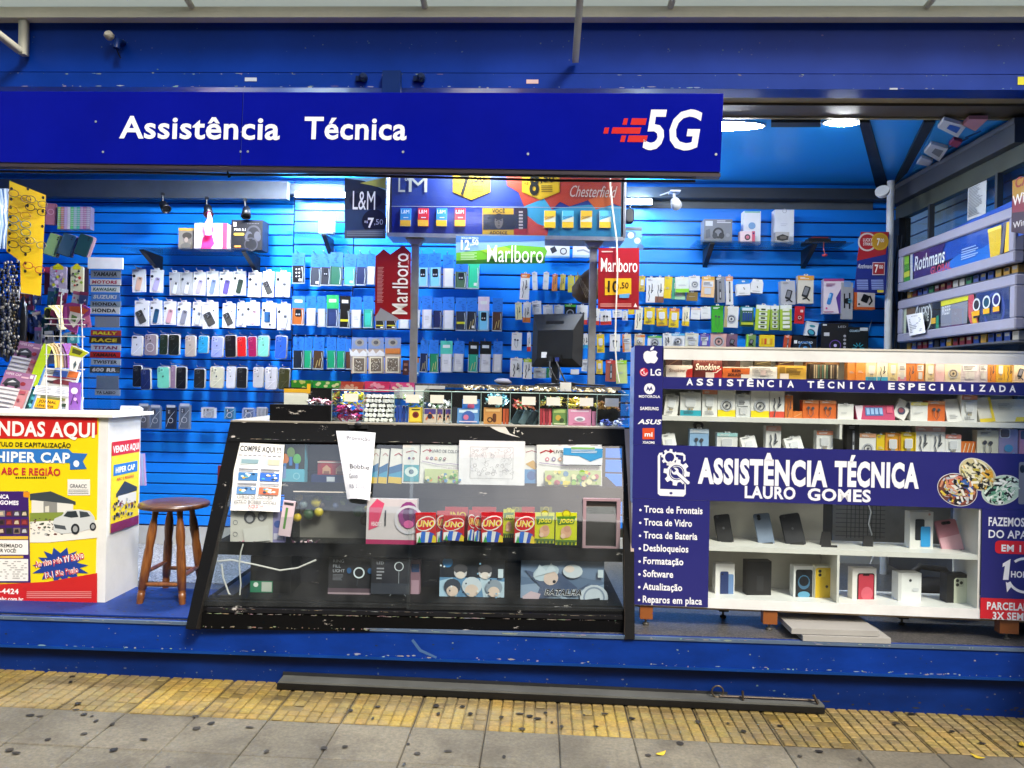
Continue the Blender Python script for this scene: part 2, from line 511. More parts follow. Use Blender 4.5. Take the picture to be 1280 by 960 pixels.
def ground_mat(name,kind):
    m,n,l,b=nmat(name)
    tc=n.new('ShaderNodeTexCoord')
    n1=n.new('ShaderNodeTexNoise');n1.inputs['Scale'].default_value=1.7;n1.inputs['Detail'].default_value=6
    n2=n.new('ShaderNodeTexNoise');n2.inputs['Scale'].default_value=60;n2.inputs['Detail'].default_value=4;n2.inputs['Roughness'].default_value=.7
    n3=n.new('ShaderNodeTexVoronoi');n3.inputs['Scale'].default_value=7.5;n3.inputs['Randomness'].default_value=1
    for x in(n1,n2,n3):l.new(tc.outputs['Object'],x.inputs['Vector'])
    a=node(n,'ShaderNodeAttribute',attribute_name='Col')
    r1=n.new('ShaderNodeMapRange');r1.inputs[1].default_value=.3;r1.inputs[2].default_value=.7;r1.inputs[3].default_value=.62;r1.inputs[4].default_value=1.08
    l.new(n1.outputs[0],r1.inputs[0])
    r2=n.new('ShaderNodeMapRange');r2.inputs[1].default_value=.3;r2.inputs[2].default_value=.7;r2.inputs[3].default_value=.66;r2.inputs[4].default_value=1.2
    l.new(n2.outputs[0],r2.inputs[0])
    m1=node(n,'ShaderNodeMix',data_type='RGBA',blend_type='MULTIPLY');m1.inputs[0].default_value=1
    m2=node(n,'ShaderNodeMix',data_type='RGBA',blend_type='MULTIPLY');m2.inputs[0].default_value=1
    l.new(a.outputs['Color'],m1.inputs[6]);l.new(r1.outputs[0],m1.inputs[7])
    l.new(m1.outputs[2],m2.inputs[6]);l.new(r2.outputs[0],m2.inputs[7])
    out=m2.outputs[2]
    if kind=='tactile': # the yellow paint is worn to bare cement in patches
        n4=n.new('ShaderNodeTexNoise');n4.inputs['Scale'].default_value=2.6;n4.inputs['Detail'].default_value=8;n4.inputs['Roughness'].default_value=.72
        l.new(tc.outputs['Object'],n4.inputs['Vector'])
        r4=n.new('ShaderNodeMapRange');r4.inputs[1].default_value=.44;r4.inputs[2].default_value=.60;r4.inputs[4].default_value=.5
        l.new(n4.outputs[0],r4.inputs[0])
        m4=node(n,'ShaderNodeMix',data_type='RGBA');m4.inputs[7].default_value=(.17,.138,.088,1)
        l.new(r4.outputs[0],m4.inputs[0]);l.new(out,m4.inputs[6]);out=m4.outputs[2]
    n5=n.new('ShaderNodeTexNoise');n5.inputs['Scale'].default_value=4.2;n5.inputs['Detail'].default_value=7;n5.inputs['Roughness'].default_value=.7
    l.new(tc.outputs['Object'],n5.inputs['Vector'])
    r5=n.new('ShaderNodeMapRange');r5.inputs[1].default_value=.46;r5.inputs[2].default_value=.70;r5.inputs[4].default_value=.72
    l.new(n5.outputs[0],r5.inputs[0])
    m5=node(n,'ShaderNodeMix',data_type='RGBA');m5.inputs[7].default_value=(.045,.036,.024,1)
    l.new(r5.outputs[0],m5.inputs[0]);l.new(out,m5.inputs[6])
    l.new(m5.outputs[2],b.inputs['Base Color'])
    b.inputs['Roughness'].default_value=.78
    bp=n.new('ShaderNodeBump');bp.inputs['Strength'].default_value=.5;bp.inputs['Distance'].default_value=.004
    l.new(n2.outputs[0],bp.inputs['Height']);l.new(bp.outputs[0],b.inputs['Normal'])
    MATS[name]=m
ground_mat('cement','plain');ground_mat('tactile','tactile')
def speck_mat(name,base,dark,light,scale,rough):
    m,n,l,b=nmat(name)
    tc=n.new('ShaderNodeTexCoord')
    vo=n.new('ShaderNodeTexVoronoi');vo.inputs['Scale'].default_value=scale
    l.new(tc.outputs['Object'],vo.inputs['Vector'])
    cr=n.new('ShaderNodeValToRGB');cr.color_ramp.interpolation='CONSTANT'
    e=cr.color_ramp.elements
    e[0].color=(*dark,1);e[1].position=.3;e[1].color=(*base,1)
    x=e.new(.72);x.color=(*light,1)
    sx=n.new('ShaderNodeSeparateColor');l.new(vo.outputs['Color'],sx.inputs[0]);l.new(sx.outputs[0],cr.inputs[0])
    l.new(cr.outputs[0],b.inputs['Base Color']);b.inputs['Roughness'].default_value=rough
    MATS[name]=m
speck_mat('granite',(.085,.08,.075),(.05,.048,.045),(.14,.13,.12),150,.3)
speck_mat('light_granite',(.30,.30,.30),(.12,.12,.12),(.5,.5,.5),120,.35)

XL,XR=-4.6,4.6
# base street level, running to the horizon
b=MB('cement')
b.box(-250,250,-1.1,YF+0.4,-.40,-.012,'#3a3226')
o=b.build('pavement',m=GM);tag(o,kind='structure')
asp=MB('cement')
asp.box(-250,250,-9.1,-1.1,-.6,-.22,'#4a4a4a')
tag(asp.build('road',m=GM),kind='structure')
asp=MB('cement');asp.box(-250,250,-250,-9.1,-.6,-.09,'#77716a')
tag(asp.build('far_pavement',m=GM),kind='structure')
# cement slabs and the tactile strip: every slab is real, with open joints; cracked and uneven shades
P0=onz(640,915,0).y # joint between strip and slabs
JX=0.328
rg=random.Random(3)
b=MB('cement')
for r in range(6):
    y1=P0-r*JX
    for k in range(-16,17):
        x=k*JX+0.10
        sh=rg.uniform(.86,1.08)
        c=tuple(sh*q for q in(.158,.134,.092))
        b.cbox(x+.0015,x+JX-.0015,y1-JX+.0015,y1-.0015,-.085,rg.uniform(-.0025,.001),.004,c)
tag(b.build('pavement_slabs',m=GM),kind='structure')
b=MB('tactile')
YT=YF+0.075
for k in range(-16,17):
    x=k*JX+0.10
    sh=rg.uniform(.8,1.1);ye=rg.uniform(.55,1.0)
    c=tuple(sh*(a*ye+d*(1-ye))for a,d in zip((.36,.235,.038),(.25,.195,.095)))
    b.box(x+.003,x+JX-.003,P0+.003,YT+.05,-.085,-.009,tuple(q*.6 for q in c))
    nx=6
    for i in range(nx):
        px=x+.008+i*(JX-.012)/nx
        ny=int((YT+.04-P0)/.054)
        for j in range(ny):
            py=P0+.008+j*(YT+.03-P0)/ny
            if rg.random()<.02:continue
            b.cbox(px+.003,px+(JX-.012)/nx-.002,py+.002,py+(YT+.03-P0)/ny-.002,-.010,rg.uniform(-.004,-.001),.004,tuple(q*rg.uniform(.95,1.04)for q in c))
tag(b.build('tactile_pavement',m=GM),kind='structure')
# old chewing gum trodden into the pavement
gum=[(12,938),(20,942),(38,895),(50,896),(90,846),(88,853),(95,888),(97,880),(105,894),(115,896),(105,918),(120,902),(140,906),(142,938),(245,896),(264,905),(246,911),(210,960),(312,910),(405,936),(431,934),(466,899),(438,889),(472,884),(510,931),(505,957),(522,943),(545,883),(548,893),(578,884),(588,893),(627,897),(630,947),(650,893),(652,912),(662,896),(672,899),(682,892),(690,904),(702,909),(730,895),(745,909),(756,893),(790,899),(810,945),(872,903),(910,905),(930,915),(975,908),(1000,946),(1024,940),(1075,950),(1120,905),(1140,893),(1228,930),(333,940),(180,925),(60,925),(560,940),(850,930),(1190,915)]
b=MB('rubber')
for x,y in gum:
    p=GM.inverted()@onz(x,y,0);p=onz(x,y,gz(p.x));p=GM.inverted()@p
    rx,ry=rg.uniform(.007,.021),rg.uniform(.008,.018)
    pts=[(p.x+rx*rg.uniform(.75,1.15)*math.cos(t*.628),p.y+ry*rg.uniform(.75,1.15)*math.sin(t*.628))for t in range(10)]
    b.add([(q[0],q[1],.0045)for q in pts],[tuple(range(10))],rg.choice(['#26221d','#1c1916','#332e27']))
o=b.build('trodden_chewing_gum',m=GM);tag(o,'dark spots of old chewing gum trodden into the pavement','gum',kind='stuff')
for i,(x,y,a,lb)in enumerate([(826,943,.6,'dry yellow leaf lying on a cement slab below the metal rail'),(1222,947,2.4,'yellow leaf lying on the pavement under the white display case'),(1278,932,1.2,'curled yellow leaf on the tactile strip at its far end')]):
    p=onz(x,y,gz(onz(x,y,0).x))
    b=MB('paper');n=9
    L=.028
    vs=[(L*(t/n-.5)*2,.5*L*math.sin(math.pi*t/n)*s,.006+.012*abs(t/n-.5)-.004*abs(s))for s in(-1,0,1)for t in range(n+1)]
    fs=[(r*(n+1)+t,r*(n+1)+t+1,(r+1)*(n+1)+t+1,(r+1)*(n+1)+t)for r in range(2)for t in range(n)]
    b.add(vs,fs,'#b59a2a')
    tag(b.build('fallen_leaf',m=T(*p)@Matrix.Rotation(a,4,'Z')),lb,'leaf','leaves fallen on the pavement')
# the far side of the street, only ever seen mirrored in the glass
bd=thing('street_building','tall pale building across the street, behind the viewer','building',T(0,-15.5,-.1))
b=MB('paper');b.box(-30,30,-6,0,0,14,'#7d7260');b.build('wall',bd)
for fl in range(4):
    for k in range(12):
        b=MB('plastic');b.box(-24+k*4.1,-22+k*4.1,0,.06,1.0+fl*3.4,2.9+fl*3.4,'#2a3038');b.build('window',bd)

# ================================================================ the kiosk itself
K=thing('kiosk','blue painted metal phone shop kiosk with open front on a raised floor','kiosk',T(0,YF,0))
KI=T(0,-YF,0)
BLUE,NAVY='#04379c','#2b2a7c'
def kpart(mb,name,parent=None):
    return mb.build(name,parent or K,KI if parent is None else None)
b=MB('plinth')
b.box(XL,XR,YF+.002,YF+.25,.172,FLZ-.0025,'#06358f')
b.box(XL,XR,YF-.006,YF+.01,FLZ-.016,FLZ-.001,'#5b6d86')
b.box(XL,XR,YF-.004,YF+.015,.166,.178,'#0b3f8a')
chips(b,-3.2,3.2,YF+.002,.185,170,'#8d95a0',1,.006,.022);chips(b,-3.2,3.2,YF-.006,FLZ-.006,120,'#8a8f96',2,.005,.05);chips(b,-3.2,3.2,YF+.002,.25,60,'#1c3358',3,.035,.012);chips(b,-3.2,3.2,YF+.002,.25,40,'#7f8792',4,.04,.008)
b.poly([(-.62,FLZ-.05),(-.58,FLZ-.10),(-.50,FLZ-.135),(-.505,FLZ-.145),(-.59,FLZ-.112),(-.63,FLZ-.06)],'#3f5f8f',y=YF+.001,mat='paper')
kpart(b,'plinth')
b=MB('plinth');b.box(XL,XR,YF+.055,YF+.35,-.30,.170,'#052a70');chips(b,-3.2,3.2,YF+.055,.05,140,'#5f6b7c',5,.05,.01);chips(b,-3.2,3.2,YF+.055,.0,160,'#3a332a',6,.03,.03);kpart(b,'plinth_base')
b=MB('granite');b.box(XL,XR,YF+.03,YB+.4,FLZ-.05,FLZ,'#222');o=b.build('floor');tag(o,kind='structure')
# fascia beam over the opening
ZB=at(640,111.5,YF).z
ZT=at(640,22,YF).z
zg=at(640,92,YF).z
b=MB('fascia')
b.box(XL,XR,YF,YF+.10,zg+.004,ZT+.05,BLUE)
b.box(XL,XR,YF-.012,YF+.10,ZB,zg-.004,'#05338f')
b.box(XL,XR,YF+.012,YF+.09,zg-.006,zg+.006,'#04122e')
chips(b,-3.2,3.2,YF-.012,zg-.01,60,'#7f8794',7,.004,.02);chips(b,-3.2,3.2,YF-.012,ZB+.006,70,'#8a93a0',8,.004,.03);chips(b,-3.2,3.4,YF,(zg+ZT)/2,90,'#5f7396',9,.08,.006)
kpart(b,'fascia_beam')
b=MB('dark_metal')
b.box(XL,XR,YF+.02,YF+.20,ZB+.012,ZB+.03,'#8a7a58')
b.box(XL,XR,YF+.20,YF+.36,ZB-.002,ZB+.02,'#4f4430')
b.box(XL,XR,YF+.362,YF+.385,ZB-.010,ZB+.03,'#8d8468')
kpart(b,'soffit')
# sticker and bolts on the beam
b=MB('paper')
p=Pan((0,YF-.0135,0))
for(x0,y0,x1,y1,c)in((658,99.5,673,104.5,'#d9b7b0'),(1272,96,1286,106,'#d8d02a'),(306,97,321,101.5,'#b9c0cc'),(1112,110,1122,112,'#b5b9c4')):
    a=p.q(x0,y1);c2=p.q(x1,y0);b.rect(a[0],a[1],c2[0],c2[1],c,y=-.0005)
b.build('sticker',K,KI@p.m)
b=MB('fascia')
p3=at(490,112,YF-.03)
b.box(p3.x-.045,p3.x+.045,YF-.05,YF-.013,p3.z-.03,at(490,90,YF-.03).z,'#0b2a63')
kpart(b,'shutter_latch')
for px in(455,527):
    b=MB('fascia');q=at(px,98,YF-.02)
    b.lathe([(.012,-.02),(.02,-.01),(.02,.015),(.01,.025)],'#1b2a4a',M=T(q.x,YF-.03,q.z)@Matrix.Rotation(math.pi/2,4,'X'),n=10)
    b.box(q.x-.04,q.x-.01,YF-.028,YF-.013,q.z-.015,q.z+.01,'#0a1d44');kpart(b,'shutter_bolt')
# old lamp socket on the beam
b=MB('fascia');q=at(147,54,YF)
b.tube([(q.x+.03,YF,q.z),(q.x+.028,YF-.05,q.z-.01),(q.x+.025,YF-.055,q.z-.05)],.016,'#0e2a66')
b.lathe([(.006,-.02),(.022,-.012),(.022,.01),(.012,.02)],'#bdb8a8',mat='plastic',M=T(q.x-.01,YF-.06,q.z+.012)@Matrix.Rotation(1.3,4,'X'),n=12)
b.tube([(q.x+.02,YF-.05,q.z-.045),(q.x+.035,YF-.03,q.z-.09)],.003,'#101010')
tag(b.build('bulb_socket'),'small bare bulb socket on a blue elbow fixed to the upper beam','lamp')
# slat wall: real boards with grooves between them
b_x=at(366,350,YB).x
def slats(x0,x1,zs,pitch,groove,y=YB,col='#1489f6'):
    mb=MB('slat')
    z=zs
    while z<2.90:
        z1=min(z+pitch-groove,3.0)
        c=tuple(q*RN.uniform(.93,1.05)for q in hx(col))
        mb.cbox(x0,x1,y,y+.03,z,z1,.003,c)
        z+=pitch
    mb.box(x0,x1,y+.012,y+.05,zs-.01,3.0,'#052055')
    mb.box(x0,x1,y,y+.03,z,3.006,col)
    return mb
zsk=at(185,655,YB).z
kpart(slats(-4.55,b_x-.004,zsk,.0765,.009),'slat_wall')
x2=at(441,350,YB).x
kpart(slats(b_x+.004,x2-.003,zsk,.083,.010),'slat_wall')
xr=at(1118,350,YB).x # side wall
kpart(slats(x2+.003,xr+.02,at(900,346.5,YB).z-.1008*18,.1008,.012),'slat_wall')
b=MB('laminate');b.box(-4.55,xr,YB-.012,YB+.02,FLZ,zsk-.012,'#b9b9b5');kpart(b,'skirting')
b=MB('light_granite');b.box(-4.55,-.9,YF+.72,YB,FLZ-.001,FLZ+.003,'#888')
o=b.build('floor_tiles');tag(o,kind='structure')
b=MB('slat');b.box(-4.62,-4.56,YF,YB+.1,FLZ,3.0,'#0f5fd0');kpart(b,'side_wall')
# ceiling and its trims
ZC=3.008
b=MB('slat');b.box(XL,xr+1.2,YF+.386,YB+.05,ZC,ZC+.05,'#2ba0ff');kpart(b,'ceiling_panel')
b=MB('dark_metal')
za,zb_=at(900,236,YB-.06).z,at(900,249,YB-.06).z
b.box(-4.55,xr+.05,YB-.10,YB-.002,zb_,za,'#353c44')
b.box(-4.55,b_x,YB-.16,YB-.101,at(180,247,YB-.16).z,at(180,225,YB-.16).z,'#454c54')
kpart(b,'wall_beam')
b=MB('dark_metal')
b.box(at(790,300,YB).x,at(1090,300,YB).x,YB-.006,YB-.002,at(900,261,YB).z,zb_,'#59626b');kpart(b,'metal_strip')
# the diagonal trims of the ceiling
def cq(x,y,z=ZC):
    p=onz(x,y,z);return(p.x,p.y)
def strip(name,pts,col,mat='dark_metal',z0=ZC-.022,z1=ZC-.002):
    mb=MB(mat);n=len(pts)
    a=sum(pts[i][0]*pts[(i+1)%n][1]-pts[(i+1)%n][0]*pts[i][1]for i in range(n))
    if a<0:pts=pts[::-1]
    mb.add([(x,y,z0)for x,y in pts]+[(x,y,z1)for x,y in pts],[tuple(range(n-1,-1,-1)),tuple(range(n,2*n))]+[(k,(k+1)%n,(k+1)%n+n,k+n)for k in range(n)],col)
    return kpart(mb,name)
strip('ceiling_trim',[cq(1074,148),cq(1087,148),cq(1110,231),cq(1095,231)],'#15191f')
strip('ceiling_trim',[cq(1155,148),cq(1169,148),cq(1134,212),cq(1116,229)],'#2a3038')
strip('ceiling_trim',[cq(964,148),cq(1026,148),cq(1026,154),cq(964,154)],'#20262d')
# slatted strip standing in for the bright panel, boxes for its product pictures
strip('ceiling_slat',[cq(1171,148),cq(1246,148),cq(1140,214)],'#2f9be8','slat',ZC-.012,ZC-.002)
for x_ in(1158,1166,1180,1196,1212):strip('ceiling_groove',[cq(x_-6,206-(x_-1150)*.6),cq(x_+14,190-(x_-1158)*.55),cq(x_+15,191.5-(x_-1158)*.55),cq(x_-5,207.5-(x_-1150)*.6)],'#0a3a7c','slat',ZC-.0135,ZC-.0125)
# side wall of glass
SW=Pan((xr,YB,0),-math.pi/2) # local x comes towards the viewer
def sq(px,py,back=0):return SW.q(px,py,back)
def sbar(mb,pts,y0,y1,col,mat=None):
    mb.prism([sq(*p)for p in pts],y0,y1,col,mat)
b=MB('dark_metal')
a0=sq(1113,240);a1=sq(1113,262);zt,zl=a0[1],a1[1]
b.box(-.02,1.455,-.05,.06,zl,zt,'#434750')
b.box(-.02,1.455,-.054,-.049,zt-.03,zt,'#5a5d68')
b.box(-.02,1.455,.0,.05,zl-.10,zl-.002,'#4b4f44')
b.box(-.02,.10,-.02,.06,0.4,zl-.1,'#15181c')
for px in(1163,1247):
    c=sq(px,280)[0];b.box(c-.012,c+.012,-.012,.02,2.0,zl-.1,'#3d434a')
b.box(-.02,1.455,-.01,.05,FLZ,2.02,'#2a2f36')
b.build('side_wall',K,KI@SW.m)
b=MB('clean_glass');b.box(.10,1.455,.024,.030,2.02,zl-.101,'#fff');b.build('side_window',K,KI@SW.m)
b=MB('slat')
z=FLZ
while z<3.0:
    b.box(-2.8,2.4,.22,.25,z,z+.085,'#2a80d8');z+=.095
b.box(-2.8,2.4,.251,.28,FLZ,3.0,'#0a2850');b.box(-2.8,2.4,.1,.3,3.0,3.05,'#223');b.box(-2.85,-2.8,.06,.7,1.5,3.0,'#223')  # unseen roof strip added above to keep sky light off this wall
b.build('neighbour_wall',K,KI@SW.m)
b=MB('cream_rail')
q0=at(1113,262,5.25);q1=at(1107,436,5.25)
b.tube([(q0.x,5.25,FLZ),(q0.x,5.25,ZC-.05)],.024,'#c9cccd',n=14)
tag(b.build('corner_pole'),'thin white round pole in the back corner below the dome camera','pole')
b=MB('rubber');
for dx,ph in((0.07,0),(.10,1.5),(.14,3)):
    b.tube([(q0.x+dx+.012*math.sin(ph+k),5.38,2.62-k*.1)for k in range(22)],.006,'#1a1c20' if dx>.08 else '#bfc5c9',n=5)
tag(b.build('wall_cable'),'loose black and white cables running down behind the white corner pole','cable')
b=MB('rubber')
r0=[(1090,400),(1086,412),(1082,425),(1078,436)]
b.tube([tuple(at(x,y,YB-.015))for x,y in r0],.0025,'#8fa6c8',n=5)
tag(b.build('hanging_string'),'thin pale cord hanging on the blue wall under the wrapped speaker boxes','cord')

# awning over the pavement
A=thing('awning','grey translucent awning on cream metal frame above the shop front','awning',T(0,YF,ZT))
AI=T(0,-YF,-ZT)
b=MB('cream_rail')
zr0,zr1=at(640,22.5,YF-.05).z,at(640,9,YF-.05).z
b.box(XL,XR,YF-.06,YF+.0,zr0,zr1,'#f2ecd6');b.build('front_rail',A,AI)
b=MB('awning_sheet')
b.add([(XL,YF-.02,zr1+.005),(XR,YF-.02,zr1+.005),(XR,3.45,zr1+.17),(XL,3.45,zr1+.17),(XL,YF-.02,zr1+.02),(XR,YF-.02,zr1+.02),(XR,3.45,zr1+.185),(XL,3.45,zr1+.185)],[(0,1,2,3),(7,6,5,4),(3,2,6,7)],'#8f9687')
b.build('cover',A,AI)
for px,dxy in((240,-10),(531,-5),(838,6),(1158,26)):
    b=MB('cream_rail');q=at(px,13,YF-.06);
    b.tube([(q.x,YF-.06,zr1-.005),(q.x+dxy*.004,3.46,zr1+.15)],.016,'#c9c6b4',n=6)
    b.build('rafter',A,AI)
b=MB('cream_rail')
q=at(719,77,YF-.02);
b.tube([(q.x,YF-.03,q.z),(q.x+.01,YF-.55,zr1+.03)],.021,'#c4c3b4',n=4);b.build('strut',A,AI)
b=MB('cream_rail')
q=at(31,70,YF-.02);q2=at(2,50,YF-.3)
b.tube([(q.x,YF-.03,q.z),(q.x,YF-.03,zr0)],.024,'#c4c3b4',n=4);b.build('strut',A,AI)
b=MB('cream_rail');b.tube([(q.x,YF-.06,q.z+.01),(q2.x-.25,YF-.5,q2.z+.22)],.02,'#c4c3b4',n=4);b.build('strut',A,AI)

# ================================================================ ceiling and wall lamps
def tube_lamp(label,px0,px1,py,y,power,dz=0,down=True):
    a,c=at(px0,py,y),at(px1,py,y)
    t=thing('tube_lamp',label,'lamp',T((a.x+c.x)/2,y,a.z))
    L=c.x-a.x
    b=MB('plastic');b.box(-L/2-.02,L/2+.02,.012,.05,-.015,.025,'#cfd3d6');b.build('fitting',t)
    b=MB('tube_light');b.tube([(-L/2,0,0),(L/2,0,0)],.015,'#ffffff',n=10);b.build('tube',t)
    return t
tube_lamp('glaring white tube lamp under the wall beam beside the dark price poster',371,431,243,YB-.12,34)
tube_lamp('short glaring tube lamp under the beam behind the big cigarette cabinet',786,812,252,YB-.12,24)
def round_lamp(label,px,py,r,dp):
    p=onz(px,py,ZC-.004);M=Matrix.Scale(dp/r,4,(0,1,0))
    t=thing('ceiling_lamp',label,'lamp',T(p.x,p.y,ZC-.004),'oval lamps on the blue ceiling')
    b=MB('plastic');b.lathe([(r+.012,-.008),(r+.014,.001),(r*.9,.002)],'#d8dde2',M=M,n=32);b.build('rim',t)
    b=MB('panel_light');b.lathe([(.02,-.016),(r*.8,-.014),(r,-.0085)],'#ffffff',M=M,n=32);b.build('diffuser',t)
round_lamp('small oval ceiling lamp near the diagonal black ceiling trim',1053,152,.095,.045)
round_lamp('long oval ceiling lamp half hidden by the end of the blue sign',893,156,.27,.075)
for x in(-1.9,-.4): # two unseen lamps added behind the sign to brighten the inside
    p=(x,YF+.85,ZC-.03)
    t=thing('ceiling_lamp','round ceiling lamp hidden behind the blue sign, '+('near the lettering' if x>-1 else 'near its far end'),'lamp',T(*p),'oval lamps on the blue ceiling')
    b=MB('panel_light');b.lathe([(.02,-.012),(.16,-.01),(.2,.002),(.2,.028)],'#ffffff');b.build('diffuser',t)
for i,(px,py,an,nm)in enumerate(((205,257,.75,'aimed at the bare slats'),(260,262,.35,'aimed at the glowing pink box'),(308,264,.15,'above the black headphone box'))):
    q=at(px,py,5.28)
    t=thing('spotlight','small black spotlight '+nm,'spotlight',T(*q),'black spotlights under the wall beam')
    b=MB('plastic');b.tube([(-.01,0,.03),(-.012,0,.075)],.007,'#121212');b.box(-.02,0,-.01,.01,.07,.09,'#121212');b.build('stem',t)
    b=MB('plastic');b.lathe([(.018,.035),(.026,.02),(.034,-.05),(.027,-.05),(.024,-.035)],'#0c0c0e',M=Matrix.Rotation(-an,4,'Y')@Matrix.Rotation(-.5,4,'X'));b.build('head',t)
q=at(787,268,5.2)
t=thing('spotlight','small black spotlight hanging between the cigarette cabinet and the white camera','spotlight',T(*q),'black spotlights under the wall beam')
b=MB('plastic');b.tube([(0,0,.03),(.002,0,.11)],.007,'#121212');b.build('stem',t)
b=MB('plastic');b.rbox(-.028,.028,-.03,.03,-.06,.035,.02,'#0c0c0e');b.build('head',t)

# ================================================================ the long blue sign
pl,pr=at(0,150,3.765),at(904,165,3.53)
S=Pan((pl.x,pl.y,0),math.atan2(pr.y-pl.y,pr.x-pl.x))
tw_=[S.q(*p)for p in((0,113.5),(906,117),(0,203.5),(899,215))]
S=Pan((pl.x,pl.y,0),S.yaw,0,-((tw_[1][1]-tw_[0][1])/(tw_[1][0]-tw_[0][0])+(tw_[3][1]-tw_[2][1])/(tw_[3][0]-tw_[2][0]))/2)
def S_(px,py):return S.q(px,py)
tl,bl,trr,brr=S_(0,113.5),S_(0,203.5),S_(906,117),S_(899,215)
x_l,x_r=-1.2,(trr[0]+brr[0])/2
z_t,z_b=(tl[1]+trr[1])/2,(bl[1]+brr[1])/2
sg=thing('shop_sign','long glossy blue sign with white lettering and a red striped 5G mark','sign',S.m@T(0,0,z_b))
SI=T(0,0,-z_b)
b=MB('sign')
b.cbox(x_l,x_r,0,.05,z_b,z_t,.003,'#040f92')
for px in(302.5,):
    c=S_(px,160)[0];b.rect(c-.0018,z_b+.003,c+.0012,z_t-.003,'#02063c');b.rect(c+.0013,z_b+.003,c+.0024,z_t-.003,'#3a48c0')
b.build('panel',sg,SI)
b=MB('dark_metal');b.box(x_l,x_r+.002,.004,.06,z_b-.018,z_b-.003,'#3a3038');b.build('bottom_edge',sg,SI)
for px,py in((129,190),(301,189.5),(310,189.5),(504,190),(660,192.5),(895,193),(120,152)):
    b=MB('metal');x,z=S_(px,py);b.ell(x,z,.006,.006,'#c9ced6',y=-.002,n=10);b.build('screw',sg,SI)
b=MB('vinyl')
def stext(mb,pan,t,px0,py,px1,cap,col,bold=0.0,y=-.0012,shear=0.0):
    """baseline start pixel, end pixel, capital height in pixels"""
    a,c=pan.q(px0,py),pan.q(px1,py);e=pan.q(px0,py-cap)
    mb.text(t,a[0],a[1],e[1]-a[1],col,w=c[0]-a[0],bold=bold,y=y,shear=shear)
stext(b,S,'Assistência',149,173,349.5,28,'#f4f4f8',.022);b.build('lettering',sg,SI)
b=MB('vinyl')
stext(b,S,'Técnica',380,174,508,28,'#f4f4f8',.022)
b.build('lettering',sg,SI)
b=MB('vinyl')
for i,(x0,y0,x1,y1)in enumerate(((778,148,783.5,156),(788,148,807,156),(754,159.5,760,167),(764,159.5,800,167),(775,169.5,781,177.5),(784,169.5,808,177.5))):
    a,c=S_(x0,y1),S_(x1,y0);b.poly([(a[0],a[1]),(c[0],a[1]),(c[0]+.006,c[1]),(a[0]+.006,c[1])],'#d0201c',y=-.0012)
stext(b,S,'5G',803,187,871,50,'#f4f4f8',.02,shear=.12)
b.build('speed_mark',sg,SI)
b=MB('rubber')
pts=[S.p3(x,y,.03)for x,y in((-60,208),(60,209),(130,210.5),(200,211),(290,212),(420,214),(560,217),(700,219),(870,221))]
b.tube(pts,.008,'#17131a',n=6)
b.tube([p+V((0,.02,-.016-.004*math.sin(i*2)))for i,p in enumerate(pts)],.006,'#2a1d24',n=6)
b.tube([S.p3(x,y,.03)for x,y in((284,212),(286,222),(284,216),(288,221))],.004,'#141414',n=5)
tag(b.build('power_cable'),'black cables strung along under the long blue sign','cable')

# ================================================================ white display case
W0=at(792,600,0)if False else None
pw=CAM+ray(792,600)*3.93
pw2=CAM+ray(1226,600)*3.80
yw=math.atan2(pw2.y-pw.y,pw2.x-pw.x)
W=Pan((pw.x,pw.y,0),yw)
wq=W.q
W_=thing('display_case','white phone repair display case with navy stickers and lit shelves on wooden legs','display case',W.m@T(0,0,FLZ))
WI=T(0,0,-FLZ)
def WB(mb,name,parent=None):return mb.build(name,parent or W_,WI if parent is None else None)
NV,WH='#26266f','#e9e8e2'
zT,zT2=wq(830,433)[1],wq(830,446)[1]
zBt,zBb=wq(886,748)[1],wq(886,760)[1]
xl=wq(791.5,600)[0];xe=wq(1226,700)[0];XE=xe+.50
xh=wq(828,500)[0];xlow=wq(886,690)[0]
z1a,z1b=wq(830,471)[1],wq(830,486)[1] # thin strip
zs2a,zs2b=wq(830,519.5)[1],wq(830,525.5)[1] # shelf
zba,zbb=wq(830,556)[1],wq(830,624)[1] # broad band
zs4a,zs4b=wq(900,683)[1],wq(900,689)[1]
zfl=zBb+.012
D=.27
b=MB('laminate')
b.box(xl-.003,XE,.001,D,zT2,zT,WH);b.box(xh+.001,XE,-.012,.0005,zT2-.014,zT-.001,WH)
b.box(xh+.001,XE,-.016,-.0125,zT-.008,zT+.002,'#cfcabb')
WB(b,'top')
b=MB('case_light');b.box(xh+.05,XE-.05,.006,.018,zT2-.008,zT2-.002,'#fff');WB(b,'lamp_strip')
for nm,x0,x1 in(('side_panel',xl,xl+.018),('side_panel',XE-.02,XE)):
    b=MB('laminate');b.box(x0,x1,0,D,zBb,zT2-.001,WH);WB(b,nm)
b=MB('laminate');b.box(xl+.02,xl+(xe-xl)*.60,D-.012,D,zbb+.02,zT2-.002,'#e3e1d8');b.box(xl+(xe-xl)*.60,XE-.02,D-.012,D,zbb+.02,zT2-.002,'#e3e1d8')
b.box(xl+.02,wq(1049,700)[0],D-.012,D,zBt,zbb+.018,'#dfdbcf')
WB(b,'back_panel')
for z0,z1,y0 in((zs2b,zs2a,.004),(wq(830,557)[1]-.03,wq(830,557)[1]-.018,.03),(z1b-.002,z1b+.012,.02)):
    b=MB('laminate');b.box(xl+.02,XE-.021,y0,D-.013,z0,z1,'#e4e2da');WB(b,'shelf')
b=MB('laminate');b.box(xlow-.1,xe,.006,D-.013,zs4b,zs4a,'#e4e2da');WB(b,'shelf')
b=MB('laminate');b.box(xl+.02,XE-.021,.0,D,zBb,zBt,'#ecebe6');WB(b,'base_board')
